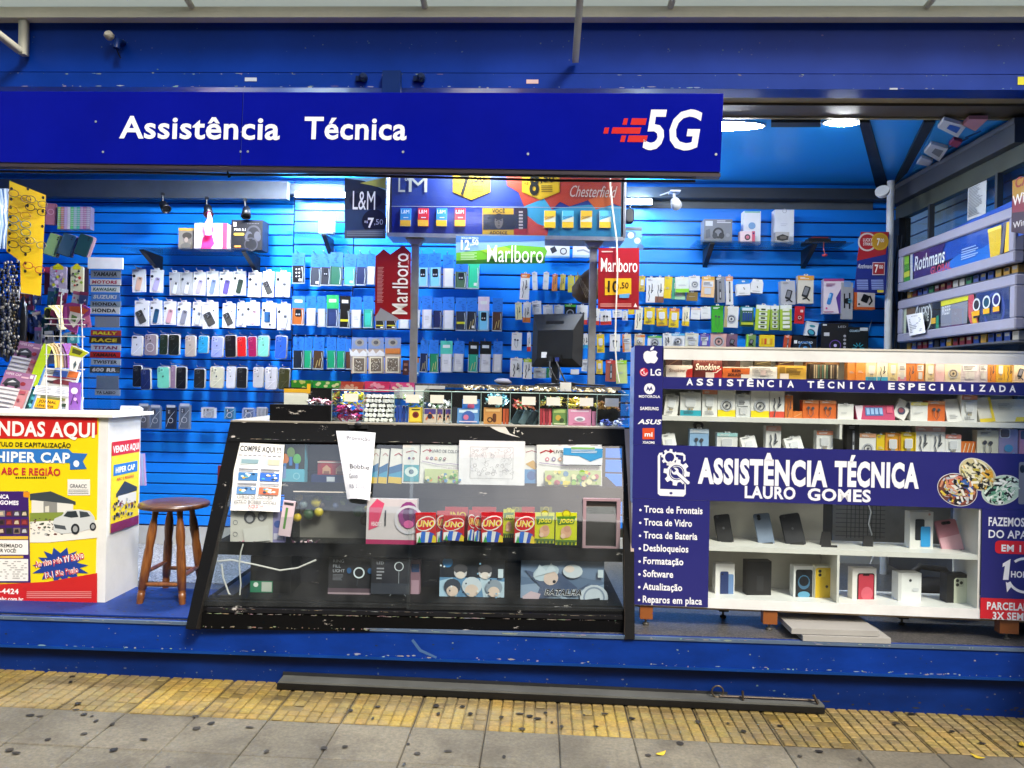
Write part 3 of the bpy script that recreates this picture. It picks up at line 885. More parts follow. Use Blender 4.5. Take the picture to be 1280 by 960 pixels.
b=MB('plastic');b.box(xl,XE,.07,D-.02,zBb-.028,zBb-.001,'#b39a78');WB(b,'base_beam')
xd=wq(1049.5,650)[0]
b=MB('laminate');b.box(xd-.006,xd+.006,.006,D-.014,zs2a-.10,zs2b-.001,'#e4e2da');b.box(xd-.006,xd+.006,.006,D-.014,zBt,zs4b-.001,'#e4e2da');WB(b,'divider')
b=MB('laminate');b.box(xe-.012,xe+.0,.004,D-.014,zBt,zbb,'#e4e2da');WB(b,'divider')
# woven mesh back beyond the open lower compartment
b=MB('dark_metal')
b.box(xd+.02,wq(1085,650)[0],D+.25,D+.27,FLZ,zbb+.1,'#3c3b38');b.box(wq(1085,650)[0]+.002,xe+.1,D+.25,D+.27,zs4a-.05,zbb+.1,'#8d8a84')
for k in range(9):
    x=wq(1085,650)[0]+.02+k*.022;b.tube([(x,D+.08,zs4a),(x,D+.08,zbb)],.002,'#3c3c3a',n=4)
for k in range(10):
    z=zs4a+.01+k*.024;b.tube([(xd+.1,D+.083,z),(xd+.36,D+.083,z)],.002,'#3c3c3a',n=4)
tag(b.build('wire_grille',None,W.m),'dark wire mesh panel standing behind the open shelves of the white display case','mesh panel')
b=MB('rubber')
b.tube([W.p3(x,y,.34)for x,y in((1085,628),(1089,640),(1086,655),(1090,668),(1088,680),(1092,695),(1088,705))],.004,'#dcdcdc',n=5)
tag(b.build('white_cable'),'white cable dangling behind the shelves with the two empty phone stands','cable')
# glass
b=MB('clean_glass')
b.rect(xh,z1a+.001,XE-.02,zT2-.016,'#fff',y=.002);WB(b,'glass_pane')
b=MB('clean_glass');b.rect(xh,zba+.001,XE-.02,z1b-.001,'#fff',y=.002);WB(b,'glass_pane')
b=MB('clean_glass');b.rect(xlow,zBt+.001,xe-.013,zbb-.001,'#fff',y=.002);WB(b,'glass_pane')
# printed stickers, each a part
def st(name,x0,z0,x1,z1,col,y0=-.0035):
    mb=MB('vinyl');mb.box(x0,x1,y0,.0,z0,z1,col);mb.k=6;return mb
EY=-.0045
def lay():
    return EY
# vertical strip with emblems
b=st('x',xl-.004,zba,xh,zT+.003,NV)
b.box(xl-.006,xl-.0005,-.002,D*.9,zba-.3,zT-.002,'#6f86b8')
def pe(mb,px,py,rx,ry,col,y=EY,ang=0.0,n=24,a0=0.,a1=math.tau):
    c=wq(px,py);s=depth(W.p3(px,py))/FPX
    mb.ell(c[0],c[1],rx*s,ry*s,col,y=y,n=n,ang=ang,a0=a0,a1=a1)
def pp(mb,pts,col,y=EY):mb.poly([wq(*p)for p in pts],col,y=y)
def ptx(mb,t,x0,yb,x1,cap,col='#f3f3f5',bold=0.0,y=EY,shear=0.0):stext(mb,W,t,x0,yb,x1,cap,col,bold,y,shear)
w1='#f1f1f3'
# apple emblem
ap=[(813,439.6),(816,438.4),(819.5,438.6),(821.6,440.4),(820.4,442.5),(820.2,445.2),(822.4,448),(820.6,451.6),(818,454.3),(815.6,453.9),(813.2,453.5),(811,454),(808.6,454.2),(806,451.5),(804.2,447.4),(804.2,442.8),(806,439.8),(809,438.6)]
pp(b,ap,w1);pp(b,[(812.6,438),(813,435.6),(815.4,433.4),(817.6,433.2),(817,435.8),(815,437.8)],w1)
pe(b,804.8,465.2,5.4,5.4,'#c8213a');pe(b,802.8,463,.9,.9,w1,EY-.0006)
s_=depth(W.p3(805,465))/FPX;c_=wq(804.8,465.2);b.ring(c_[0],c_[1],3.9*s_,.8*s_,w1,y=EY-.0006,a0=.0,a1=-4.9)
pp(b,[(804.4,463.4),(805.2,463.4),(805.2,466.4),(807,466.4),(807,467.1),(804.4,467.1)],w1,EY-.0008)
ptx(b,'LG',813,469.5,826,8.5,w1,.03)
pe(b,811.8,486,6.8,6.8,w1)
pp(b,[(807.6,489),(809.6,482.4),(811.8,486.6),(814,482.4),(816,489),(813.6,486.6),(811.8,489),(810,486.6)],NV,EY-.0006)
ptx(b,'MOTOROLA',798.5,497,825,3.2,w1,.03)
ptx(b,'SAMSUNG',800,512.5,823,4.2,w1,.03)
ptx(b,'ASUS',797,530,825.5,6.2,w1,.035,shear=.3)
pp(b,[(803,535),(818,535),(818,549),(803,549)],'#d9502a');ptx(b,'mi',805.6,545.6,815.6,6,w1,.03,EY-.0006)
ptx(b,'XIAOMI',803,554.4,818,3.2,w1,.03)
WB(b,'emblem_sticker')
b=st('x',xh+.001,z1b,XE,z1a,NV)
for i,ch in enumerate(''):pass
s0='ASSISTÊNCIA TÉCNICA ESPECIALIZADA'
ps=[861+(1264-861)*i/(len(s0)-1)for i in range(len(s0))]
for ch,x in zip(s0,ps):
    if ch!=' ':
        wd={'I':2.6}.get(ch,8.2);yy=481.6+(x-861)*.0215
        hat=ch=='Ê'
        ptx(b,ch,x-wd/2+1,yy,x+wd/2+1,8.6,w1,.035)
WB(b,'strip_sticker')
b=st('x',xl-.003,zbb,XE,zba-.001,NV)
ptx(b,'ASSISTÊNCIA',872,604.5,1034,32.5,w1,.05)
ptx(b,'TÉCNICA',1042.5,608,1148,32,w1,.05)
ptx(b,'LAURO',930.5,622.5,994,15.5,w1,.035)
ptx(b,'GOMES',1009,625.5,1088,15.5,w1,.035)
# phone with cogs and a spanner
def pl(mb,pts,wd,col,y=EY):
    s=depth(W.p3(*pts[0]))/FPX;mb.stroke([wq(*p)for p in pts],wd*s,col,y=y)
pp(b,[(822,570),(824,566),(828,565.5),(828,568),(825,569),(825,612),(855.5,613),(855.5,596),(857,593),(857,617.5),(854,620.5),(825,619.5),(822,617)],w1)
pp(b,[(825,611),(855.5,612),(855.5,618),(853.5,619.5),(826,618.5),(825,617)],w1,EY-.0003)
pp(b,[(845,565.5),(853,565.8),(856.5,569),(856.8,575),(854,577),(854,569.5),(845,568)],w1)
pe(b,838.6,616.2,1.9,1.5,NV,EY-.0008)
def cog(cx,cy,r0,r1,n,hole,rot=0.0):
    pts=[]
    for k in range(n):
        for f,r in((-.32,r0),(-.2,r1),(.2,r1),(.32,r0)):
            a=rot+(k+f)*math.tau/n;pts.append((cx+r*math.cos(a),cy+r*math.sin(a)))
    s=depth(W.p3(cx,cy))/FPX
    y=EY-.001
    inner=[(cx+hole*math.cos(math.atan2(py-cy,px-cx)),cy+hole*math.sin(math.atan2(py-cy,px-cx)))for px,py in pts]
    m=len(pts);vs=[(wq(*p)[0],y,wq(*p)[1])for p in pts+inner]
    b.add(vs,[(k,(k+1)%m,m+(k+1)%m,m+k)for k in range(m)],w1)
cog(836.8,571.5,8,10.6,8,5.8,.2);
pe(b,845.6,590.5,12.4,12.4,NV,EY-.0009)
cog(845.6,590.5,12.5,16.6,8,9.6,.15)
c_=wq(845.6,590.5);b.ring(c_[0],c_[1],8.0*s_,.8*s_,w1,y=EY-.0012)
pl(b,[(845,590),(852,596),(860,604)],5.6,NV,EY-.0013);pl(b,[(844,589),(852,596),(859.5,603)],4.0,w1,EY-.0015);pe(b,859.6,603,2.2,2.2,w1,EY-.0016);pe(b,843.6,588.8,4.4,4.4,w1,EY-.0014);pp(b,[(840,583),(845,588),(842,590.5),(838.5,586)],NV,EY-.0018)
# oval photographs of repair work
ov=random.Random(5)
for cx,cy,rx,ry,an,base,cols,big in((1196,612,24,19,-.4,'#6a3f38',('#c98a68','#3d63a8','#d8c24a','#20222a','#b9bcc0','#e0ddd0','#8d4a38'),[([(-1,-.2),(-.5,-1),(.1,-.9),(-.2,-.1)],'#c8705a'),([(.0,-.9),(.6,-.8),(.9,-.1),(.3,-.2)],'#2f55a0'),([(-.7,.0),(.8,-.1),(.95,.35),(-.5,.6)],'#1c1d22'),([(-.6,.05),(.7,-.02),(.8,.2),(-.5,.45)],'#c9bf8a'),([(-.3,.5),(.7,.3),(.5,.95),(-.1,1)],'#2a2622')]),
(1221.5,593,24,17,-.65,'#cbbf8e',('#e2dcae','#b8a84c','#26282c','#f0ecd8','#e2b24a','#70705a'),[([(-1,.2),(-.2,-1),(.4,-.8),(-.5,.8)],'#e9e2c2'),([(-.3,-.9),(.6,-.8),(.9,-.2),(.2,-.3)],'#d9a23a'),([(-.4,.3),(.3,-.5),(.6,-.3),(-.1,.7)],'#2a2b2e'),([(-.3,.25),(.28,-.38),(.45,-.25),(-.1,.5)],'#e6dfb8'),([(.3,.3),(1,-.1),(.9,.6),(.4,.9)],'#1d1e22')]),
(1251.5,612.5,24,17.5,.35,'#bcd6c2',('#e6f2e4','#a8cdb2','#1b1f24','#5d9a7c','#c7dcc8','#f2f6ee'),[([(-.2,-1),(.8,-.8),(1,-.1),(.1,-.4)],'#15181c'),([(-.95,-.2),(-.1,-.6),(.0,-.3),(-.8,.3)],'#22272a'),([(-.6,.1),(.6,-.4),(.9,.2),(-.1,.8)],'#dff0e0'),([(-.3,.2),(.4,-.1),(.5,.1),(-.1,.5)],'#4a9a74'),([(-.7,.4),(-.2,.5),(-.1,1),(-.6,.8)],'#16191c')])):
    ca_,sa_=math.cos(an),math.sin(an)
    def inell(pts):
        o=[]
        for ux,uy in pts:
            r=math.hypot(ux,uy)
            if r>.97:ux,uy=ux/r*.97,uy/r*.97
            x,y=ux*rx,uy*ry;o.append((cx+x*ca_+y*sa_,cy-x*sa_+y*ca_))
        return o
    pe(b,cx,cy,rx+.8,ry+.8,'#d9d9d9',EY-.0002,an,36);pe(b,cx,cy,rx,ry,base,EY-.0008,an,36)
    k=0
    for pts,c in big:
        k+=1;pp(b,inell(pts),c,EY-.0010-k*.00008)
    for k in range(80):
        t,q=ov.uniform(0,6.28),math.sqrt(ov.random())*.92
        ux,uy=q*math.cos(t),q*math.sin(t);a=ov.uniform(0,3.1);L,h=ov.uniform(.06,.26),ov.uniform(.03,.09)
        pp(b,inell([(ux+L*math.cos(a)*i-h*math.sin(a)*j,uy+L*math.sin(a)*i+h*math.cos(a)*j)for i,j in((-1,-1),(1,-1),(1,1),(-1,1))]),ov.choice(cols),EY-.0016-k*.00002)
b.rrect(*wq(1272,630),*wq(1300,578),.01,'#7b7f88',y=EY-.001);pe(b,1277,586,3,5,'#20222a',EY-.002)
WB(b,'banner_sticker')
b=st('x',xl-.002,zBb+.004,xlow,zbb-.001,NV)
for i,t in enumerate(('Troca de Frontais','Troca de Vidro','Troca de Bateria','Desbloqueios','Formatação','Software','Atualização','Reparos em placa')):
    y=640+i*16.05
    x0=805-i*.25;wd=(73,60,67,56,50,37.5,49,74)[i]
    pe(b,x0-4.6,y-2.6,1.5,1.5,w1);ptx(b,t,x0,y+.012*40,x0+wd,8.8,w1,.025)
WB(b,'service_list_sticker')
zr=wq(1228,747)[1]
b=st('x',xe+.001,zr+.001,XE,zbb-.001,NV)
ptx(b,'FAZEMOS O REPARO',1235,657,1334,11,w1,.03);ptx(b,'DO APARELHO',1235,672,1325,10,w1,.02)
c0,c1=wq(1243,691.5),wq(1330,678);b.rrect(c0[0],c0[1],c1[0],c1[1],.02,'#d3202e',y=EY)
ptx(b,'EM 1 HORA',1251,689,1320,8.6,w1,.03,EY-.0006)
pp(b,[(1253,704),(1262.5,698.5),(1260,724.5),(1253,724.5),(1255.5,707),(1252.4,708.5)],w1)
ptx(b,'HORA',1263,721.5,1290,8,w1,.03)
s_=depth(W.p3(1280,720))/FPX;cc=wq(1281,719)
b.ring(cc[0],cc[1],21*s_,3.2*s_,w1,y=EY,a0=math.radians(35),a1=math.radians(128));b.ring(cc[0],cc[1],21*s_,3.2*s_,w1,y=EY,a0=math.radians(205),a1=math.radians(330))
pp(b,[(1256.5,727),(1265,731),(1258,740)],w1,EY-.0006)
WB(b,'repair_time_sticker')
b=st('x',xe+.001,zBb+.004,XE,zr,'#d3202e');ptx(b,'PARCELAMOS EM',1233,761.5,1318,9.6,w1,.03);ptx(b,'3X SEM JUROS',1240,774,1318,9.6,w1,.03)
WB(b,'instalment_sticker')
# legs
for i,(px,w2,yy)in enumerate(((808,.065,.012),(963,.07,.012),(1262,.09,.02),(905,.05,.20),(1130,.05,.20))):
    x=W.q(px,770,yy)[0]
    b=MB('plastic');zt_=zBb-(.0015 if i<3 else .029)
    b.box(x-w2/2,x+w2/2,yy,yy+.05,FLZ+.035,zt_,'#8f5226' if i<3 else '#3a3632');b.build('leg',W_,WI)
    b=MB('dark_metal');b.tube([(x,yy+.025,FLZ+.034),(x,yy+.025,FLZ+.012)],.006,'#8a8578');b.lathe([(.016,FLZ),(.018,FLZ+.008),(.008,FLZ+.013)],'#4a4740',M=T(x,yy+.025,0),n=12);b.build('levelling_foot',W_,WI)
# slabs stored under the case
FB=Pan((0,0,0))
p=onz(1050,803,FLZ);p0=onz(1000,803,FLZ);p1=onz(1115,806,FLZ)
for i,(dz,dx)in enumerate(((0,0),(.029,-.05))):
    b=MB('laminate');b.box(p0.x+.02+dx,p1.x+dx,p.y-dx*.3,p.y+.34,FLZ+dz+.001,FLZ+dz+.027,'#a9a6a0')
    tag(b.build('stone_slab'),('grey stone slab lying on the floor under the white display case','grey stone slab resting on top of another one under the display case')[i],'stone slab','stone slabs under the display case')

# ================================================================ black glass counter
pv=onz(517,791,FLZ-.02)
A0=Pan((pv.x,pv.y,FLZ-.02),YAW)
q0=Pan((pv.x,pv.y,FLZ-.02),YAW)
zk=q0.q(517,760)[1] # height of kick board
dist_top=4.18
ptop=CAM+ray(535,531)*(dist_top)
Hc=ptop.z-(FLZ-.02)
dy=(ptop-pv).dot(FWD)
lean=math.atan2(dy,Hc-zk)
VS=Pan(q0.p3(517,760),YAW,lean) # the slanted glass front
vq=VS.q
CT=thing('glass_counter','worn black wooden counter with slanted glass front and two shelves','display counter',q0.m)
CI=q0.i
def cpart(mb,name,pan=None):
    return mb.build(name,CT,CI@(pan.m if pan else q0.m))
BK='#070708'
xk0,xk1=q0.q(243.6,786)[0],q0.q(790,797)[0]
b=MB('worn_black')
b.box(xk0+.01,xk1-.012,.002,.03,0,zk*.66,BK);b.box(xk0+.02,xk1-.014,.014,.04,zk*.66+.002,zk+.01,'#141416')
b.box(xk0+.06,xk1-.05,-.006,.012,zk*.70,zk*.86,'#1a1a1d')
chips(b,xk0+.03,xk1-.03,.0,.012,90,'#8d8678',21,.005,.02);chips(b,xk0+.03,xk1-.03,.0,zk*.64,110,'#a8a196',22,.002,.05);chips(b,xk0+.08,xk1-.06,-.008,zk*.85,60,'#8d8678',23,.0015,.05)
cpart(b,'kick_board')
b=MB('worn_black');b.prism([vq(233,786),vq(246,786),vq(306,532),vq(289,528)],-.012,.05,BK,ccol='#2a2622');cpart(b,'slanted_post',VS)
b=MB('worn_black');b.prism([vq(781,799),vq(793,799),vq(791,535),vq(778.5,535)],-.012,.05,BK,ccol='#6b5a4c');b.prism([vq(788,690),vq(792,690),vq(790.5,537),vq(780,537),vq(784,600)],-.0135,-.0125,'#a08b7c',mat='laminate');cpart(b,'slanted_post',VS)
b=MB('worn_black');b.prism([vq(286,553),vq(781,557),vq(779,534.6),vq(290,526.6)],-.016,.05,BK)
rag=random.Random(11)
def chip(mb,pts,y):
    mb.poly([vq(*p)for p in pts],'#b9b2a6',y=y,mat='paper')
chip(b,[(610,533),(632,535),(637,543),(650,548),(640,546),(624,541),(616,537)],-.0175)
for k in range(9):
    x=rag.uniform(640,652);y=rag.uniform(535,543);chip(b,[(x,y),(x+rag.uniform(1,3),y+rag.uniform(-1,1)),(x+rag.uniform(0,2),y+rag.uniform(1,3))],-.0176-k*.00005)
pts=[(290+k*8.15,527+k*.137)for k in range(61)]
chip(b,[(x,y-.6)for x,y in pts]+[(x,y+rag.choice((.2,.4,.5,1.6,2.4)))for x,y in pts[::-1]],-.0172)
x9,z9=vq(290,552);x8,z8=vq(780,556)
chips(b,x9,x8,-.0165,(z9+z8)/2,50,'#8d867a',24,.002,.03)
cpart(b,'top_rail',VS)
back=.78
xt0,xt1=q0.q(292,530,dy)[0],q0.q(779,535,dy)[0]
b=MB('worn_black');b.box(xt0,xt1,dy+.05,dy+.62,Hc-.03,Hc-.003,'#17171a');b.box(xt0-.01,xt1+.005,dy-.02,dy+.63,Hc-.002,Hc+.006,'#8d8678',mat='laminate');cpart(b,'counter_top')
xs0=q0.q(345,600,back)[0]
b=MB('rubber');b.box(xs0,xk1-.03,dy+.60,dy+.62,.02,Hc-.032,'#131110');cpart(b,'back_panel')
b=MB('worn_black');b.box(xk0+.03,xk1-.04,.06,dy+.60,zk*.8,zk+.012,'#131315');cpart(b,'bottom_board')
SH=[]
for nm,ya,yb_ in(('a',605,621),('b',681,697)):
    # a shelf just behind the slanted glass
    c=VS.p3(517,(ya+yb_)/2,.05);l=q0.i@c
    s=depth(c)/FPX;hz=(yb_-ya)/2*s
    fr=l.z/1.0
    x0=q0.q(278 if nm=='a' else 262,ya,l.y)[0];x1=q0.q(778,ya,l.y)[0]
    b=MB('worn_black');b.box(x0,x1,l.y,dy+.595,l.z-hz,l.z+hz*.35,'#141416');b.box(x0,x1,l.y-.012,l.y-.001,l.z-hz,l.z+hz,'#0f0f11');cpart(b,'shelf')
    SH.append((l.y,l.z+hz*.35,depth(c)))
b=MB('glass');b.poly([vq(251,757),vq(512,760),vq(518,553.5),vq(303,551)],'#fff',y=.004);cpart(b,'glass_pane',VS)
b=MB('glass');b.poly([vq(508,762),vq(780,764),vq(778.4,557.5),vq(514,553.5)],'#fff',y=-.002);cpart(b,'glass_pane',VS)
b=MB('glass');
gl=[q0.i@VS.p3(262,745,.03),q0.i@VS.p3(300,552,.03)]
b.add([(xk0+.06,gl[0].y,gl[0].z),(xk0+.10,dy+.58,gl[0].z),(xt0+.03,dy+.58,Hc-.04),(xt0+.03,gl[1].y,gl[1].z)],[(0,1,2,3)],'#fff');cpart(b,'side_glass')
b=MB('dark_metal');b.box(xk0+.07,xs0-.002,.10,dy+.59,zk+.014,zk+.018,'#34322f');cpart(b,'base_liner')

# notices taped to the slanted glass
def notice(name,label,pan,quad,col,draw,back=-.006,bend=0.006,cat='notice',group=None,mat='paper',thick=.0006):
    """sheet with its four corners (TL, TR, BR, BL) where the photograph shows them; it bows a little off the glass"""
    c=[pan.q(*p,back)for p in quad]
    ox,oz=c[3]
    mb=MB(mat);N=6
    def P(u,v):
        x=(c[0][0]*(1-u)+c[1][0]*u)*(1-v)+(c[3][0]*(1-u)+c[2][0]*u)*v
        z=(c[0][1]*(1-u)+c[1][1]*u)*(1-v)+(c[3][1]*(1-u)+c[2][1]*u)*v
        return x,z
    def B(u,v):return-bend*math.sin(math.pi*u)*(.4+v)
    vs=[];
    for j in range(N+1):
        for i in range(N+1):
            x,z=P(i/N,j/N);vs.append((x-ox,B(i/N,j/N),z-oz))
    n1=len(vs)
    fs=[((j+1)*(N+1)+i,(j+1)*(N+1)+i+1,j*(N+1)+i+1,j*(N+1)+i)for j in range(N)for i in range(N)]
    mb.add(vs,fs,col);mb.add([(x,y+thick,z)for x,y,z in vs],[f[::-1]for f in fs],col)
    class Q(Art):
        pass
    a=Art(mb,1,1,0,1);
    k0=len(mb.v)
    draw(a)
    for i in range(k0,len(mb.v)): # wrap the print onto the bowed sheet
        u,yy,v=mb.v[i];v=1-v
        x,z=P(u,v);mb.v[i]=(x-ox,yy*.35+B(u,v),z-oz)
    o=mb.build(name,None,pan.m@T(ox,back,oz))
    return tag(o,label,cat,group)
def d_compre(a):
    k='#3a3a3e'
    a.t('COMPRE AQUI !!!',.10,.13,.085,k,w=.84,bold=.03)
    for i in range(9):a.r(.08+i*.1,.18,.15+i*.1,.195,'#77777d')
    a.r(.12,.23,.95,.33,'#b9c4c2');a.r(.15,.25,.5,.31,'#7f9aa0');a.r(.7,.24,.93,.32,'#c9b9a0')
    for u0,u1,v0,v1,c in((.11,.51,.445,.565,'#3f78ad'),(.56,.95,.445,.565,'#2f66c2'),(.11,.51,.665,.765,'#5a86b8'),(.57,.97,.665,.765,'#c66a4a')):
        a.r(u0,v0-.06,u1,v0-.04,'#85858b');a.r(u0,v0-.03,u1-.1,v0-.015,'#a0a0a5');a.r(u0,v0,u1,v1,c)
        for j in range(9):
            x,y=RN.uniform(u0,u1-.08),RN.uniform(v0+.02,v1-.02);a.e(x+.03,y,.035,RN.choice(['#bcd4e0','#23405f','#e6e2cf','#4da0b0','#d8a84a']),rv=.014)
    a.t('LIVROS DE COLORIR',.14,.835,.04,k,w=.74,bold=.02);a.t('ESTILO BOBBIE GODES',.09,.905,.042,k,w=.85,bold=.02);a.t('AQUI !!!',.38,.97,.04,'#a83240',w=.30,bold=.02)
notice('price_notice','white notice with small blue pictures taped to the counter glass, words in black',VS,[(295,553),(355.5,556),(349.5,640),(288,638)],'#eeece6',d_compre)
def d_promo(a):
    a.t('Promoção',.26,.135,.06,'#55555c',w=.62,bold=.01);a.r(.26,.155,.88,.163,'#7d7d84')
    a.t('Livro de colorir',.28,.375,.03,'#8a8a92',w=.56)
    a.t('Bobbie',.28,.565,.07,'#2c2c32',w=.62,bold=.012);a.r(.28,.59,.9,.597,'#2c2c32')
    a.t('Goods',.22,.71,.07,'#4a4a50',w=.34,bold=.01);a.t('R$ 25,00',.2,.85,.055,'#6a6a74',w=.62)
notice('offer_notice','curled white handwritten-style offer sheet narrowing towards its lower edge on the glass',VS,[(420,538.5),(469.5,541),(462,625.5),(434,624)],'#dcdce0',d_promo,back=-.032,bend=.02)
b=MB('rubber');c=VS.p3(448,533,-.03)
b.box(c.x-.05,c.x+.05,c.y,c.y+.012,c.z-.012,c.z+.01,'#18181a');b.blob((c.x,c.y-.01,c.z+.012),(.02,.01,.012),'#26262a')
tag(b.build('paper_clip'),'black clip holding the curled offer sheet to the counter rim','clip')

# ================================================================ lottery desk at the far end
pd=onz(125,756,FLZ);L0=Pan((pd.x,pd.y,FLZ),0.006)
DK=thing('lottery_desk','white desk covered with yellow and red lottery posters','desk',L0.m)
xd1=L0.q(133,640)[0];zt0=L0.q(100,521)[1];xdl=L0.q(-40,640)[0]-.25
xdp=L0.q(121,640)[0]
b=MB('laminate');b.box(xdl,xd1,.004,.34,.0,zt0-.002,'#e4e3de');b.build('cabinet',DK)
b=MB('laminate');b.box(xdl-.02,xd1+.035,-.02,.42,zt0,zt0+.018,'#e9e7df');b.build('top',DK)
def lq(px,py):return L0.q(px,py)
b=MB('vinyl');c0,c1=lq(0,753),lq(122,522)
b.box(xdl,xdp,-.0015,.0035,c0[1],c1[1],'#e9cf12')
E=-.0035
def lp(pts,col,y=E):b.poly([lq(*p)for p in pts],col,y=y)
def lt(t,x0,yb,x1,cap,col,bold=0.02,y=E-.0014,shear=0.0):stext(b,L0,t,x0,yb,x1,cap,col,bold,y,shear)
lp([(-60,519),(122,522),(122,543),(105,547),(80,548.5),(-60,548)],'#c5221f')
lt('VENDAS AQUI',-29,544,119,18.5,'#f3efe6',.03)
lt('TÍTULO DE CAPITALIZAÇÃO',-9,557.5,89,5.6,'#26221a',.02)
lp([(-60,561),(86,561),(91,566),(91,580),(86,578.5),(-60,578.5)],'#2f74bd');lp([(90,566),(110,567),(104,576.5),(109,586),(88,587),(88,566)],'#2f6db5',E-.0004)
lt('HIPER CAP',-5,577,88,13,'#f4f4ee',.03)
b.ell(*lq(96,579.5),.016,.018,'#e9f2f8',y=E-.001)
lt('ABC E REGIÃO',2,593,76,9,'#c02a34',.03)
for i in range(14):lp([(20+i*2.8,596),(22+i*2.8,596),(22+i*2.8,598),(20+i*2.8,598)],'#3a351a')
lp([(85,599),(113,599),(113,619),(85,619)],'#e8e6df');lt('GRAACC',88,609.5,109,4.6,'#55555a',.01)
for i in range(3):lp([(86,612+i*2.2),(111,612+i*2.2),(111,613+i*2.2),(86,613+i*2.2)],'#8a8a88')
# house photograph: walls, roof, hedge, car, motorbikes
lp([(38,617),(64,614),(95,627),(95,631),(38,625)],'#3c4348');lp([(40,625),(92,630),(92,642),(40,644)],'#dedbd0',E-.0003)
lp([(55,626),(72,628),(72,641),(55,641)],'#8b8a84',E-.0006);lp([(57,633),(62,632),(62,640),(57,640)],'#d9d4c4',E-.0008);lp([(38,641),(80,640),(80,650),(38,652)],'#7f8f3c',E-.0009)
lp([(38,650),(122,650),(122,672),(60,678),(38,678)],'#e6e2d6',E-.0005)
for k in range(70):
    x,y=rag.uniform(38,84),rag.uniform(647,667);r=rag.uniform(1,4)
    lp([(x,y),(x+r,y+rag.uniform(-1,2)),(x+r*.6,y+r*.7),(x-r*.3,y+r*.5)],rag.choice(['#2a3038','#3f4a3c','#6a2f24','#a8aaa6','#20242a','#4a4038','#355a48']),E-.0011-k*.000015)
y=E-.0024
lp([(67,653),(69,648),(78,644),(84,637.5),(100,636.5),(113,638.5),(119,646),(119.5,657),(114,661),(98,665),(78,667),(68,663)],'#c9ccc9',y);lp([(80,645),(85,639),(96,638.4),(99,646),(90,647)],'#2c3438',y-.0003);lp([(100,638.6),(110,640),(114,645),(101,647)],'#3a4246',y-.0003)
lp([(68,655),(82,657),(84,662),(70,660)],'#4a5054',y-.0004)
for cx,cy,r in((95,661,5.6),(117,658,4.2)):b.ell(*lq(cx,cy),r*.0042,r*.0052,'#23262a',y=y-.0006);b.ell(*lq(cx,cy),r*.0024,r*.003,'#9b9d9c',y=y-.0009)
# star burst
star=[]
for k in range(28):
    a=math.tau*k/28;r=(1,.66)[k%2]
    star.append((76+35*r*math.cos(a)*(1+.12*math.sin(3*a)),706.5+23*r*math.sin(a)))
lp(star,'#1d3d8c',E-.0006)
for t,x0,x1,yb,s in(('Ao vivo pela TV BAND',45,108,709.5,.3),('13.1 São Paulo',57,100,723.5,.3)):
    a0,a1=lq(x0,yb),lq(x1,yb-15)
    b.text(t,a0[0],a0[1],.036,'#f4eee8',w=a1[0]-a0[0],bold=.10,y=E-.0016,ang=.20);b.text(t,a0[0],a0[1],.036,'#c0262c',w=a1[0]-a0[0],bold=.02,y=E-.0022,ang=.20)
lp([(-60,733),(60,727),(122,716),(122,753),(-60,753)],'#c5221f',E-.0008)
lt('(11) 4422-4424',-42,740.5,24,6.6,'#f2ece4',.03);lt('www.hiperabc.com.br',-30,749.5,30,5.0,'#f2ece4',.03)
for i in range(4):lp([(34,739+i*2.4),(115,739+i*2.4),(115,740+i*2.4),(34,740+i*2.4)],'#d98f86',E-.0014)
lp([(-60,614),(36,614),(39,728),(-60,728)],'#3c1f66',E-.001)
lt('BANCA',-9,623,12,5.4,'#f2eef6',.04);lt('LAURO GOMES',-25,630,24,5.4,'#f2eef6',.04)
lp([(30,614),(38,615),(37,622),(30,621)],'#d98a1e',E-.0016)
for r_ in range(3):
    for k in range(8):
        x,y=-40+k*9.6,638+r_*10.8
        lp([(x,y),(x+8.6,y),(x+8.6,y+7.6),(x,y+7.6)],rag.choice(['#4a3038','#6a2a30','#2f3236','#7b6a5c','#453a44','#8b8782']),E-.0017);lp([(x+2,y+2),(x+6,y+1.5),(x+7,y+6),(x+1,y+6)],rag.choice(['#c9b79a','#9b3a3a','#b8b8bc','#2a2428']),E-.0021)
lp([(-60,670),(36,670),(36,674),(-60,674)],'#d9b23a',E-.0017);lp([(-60,675),(36,675),(36,693),(-60,693)],'#eeebe4',E-.0017)
lt('BILHETE PREMIADO',-27,683,29,4.6,'#2a2622',.03,E-.0023);lt('PODE SER VOCÊ!',-18,689.5,21,4.4,'#2a2622',.03,E-.0023)
lp([(-60,694.5),(30,694.5),(30,697.5),(-60,697.5)],'#d9b23a',E-.0017);lp([(-60,698.5),(36,698.5),(36,726),(-60,726)],'#e9e6de',E-.0017)
for k in range(60):
    x,y=rag.uniform(-10,32),701+(k%9)*2.6;lp([(x,y),(x+3,y),(x+3,y+1.2),(x,y+1.2)],'#a7a49c',E-.0021)
b.build('front_poster',DK)
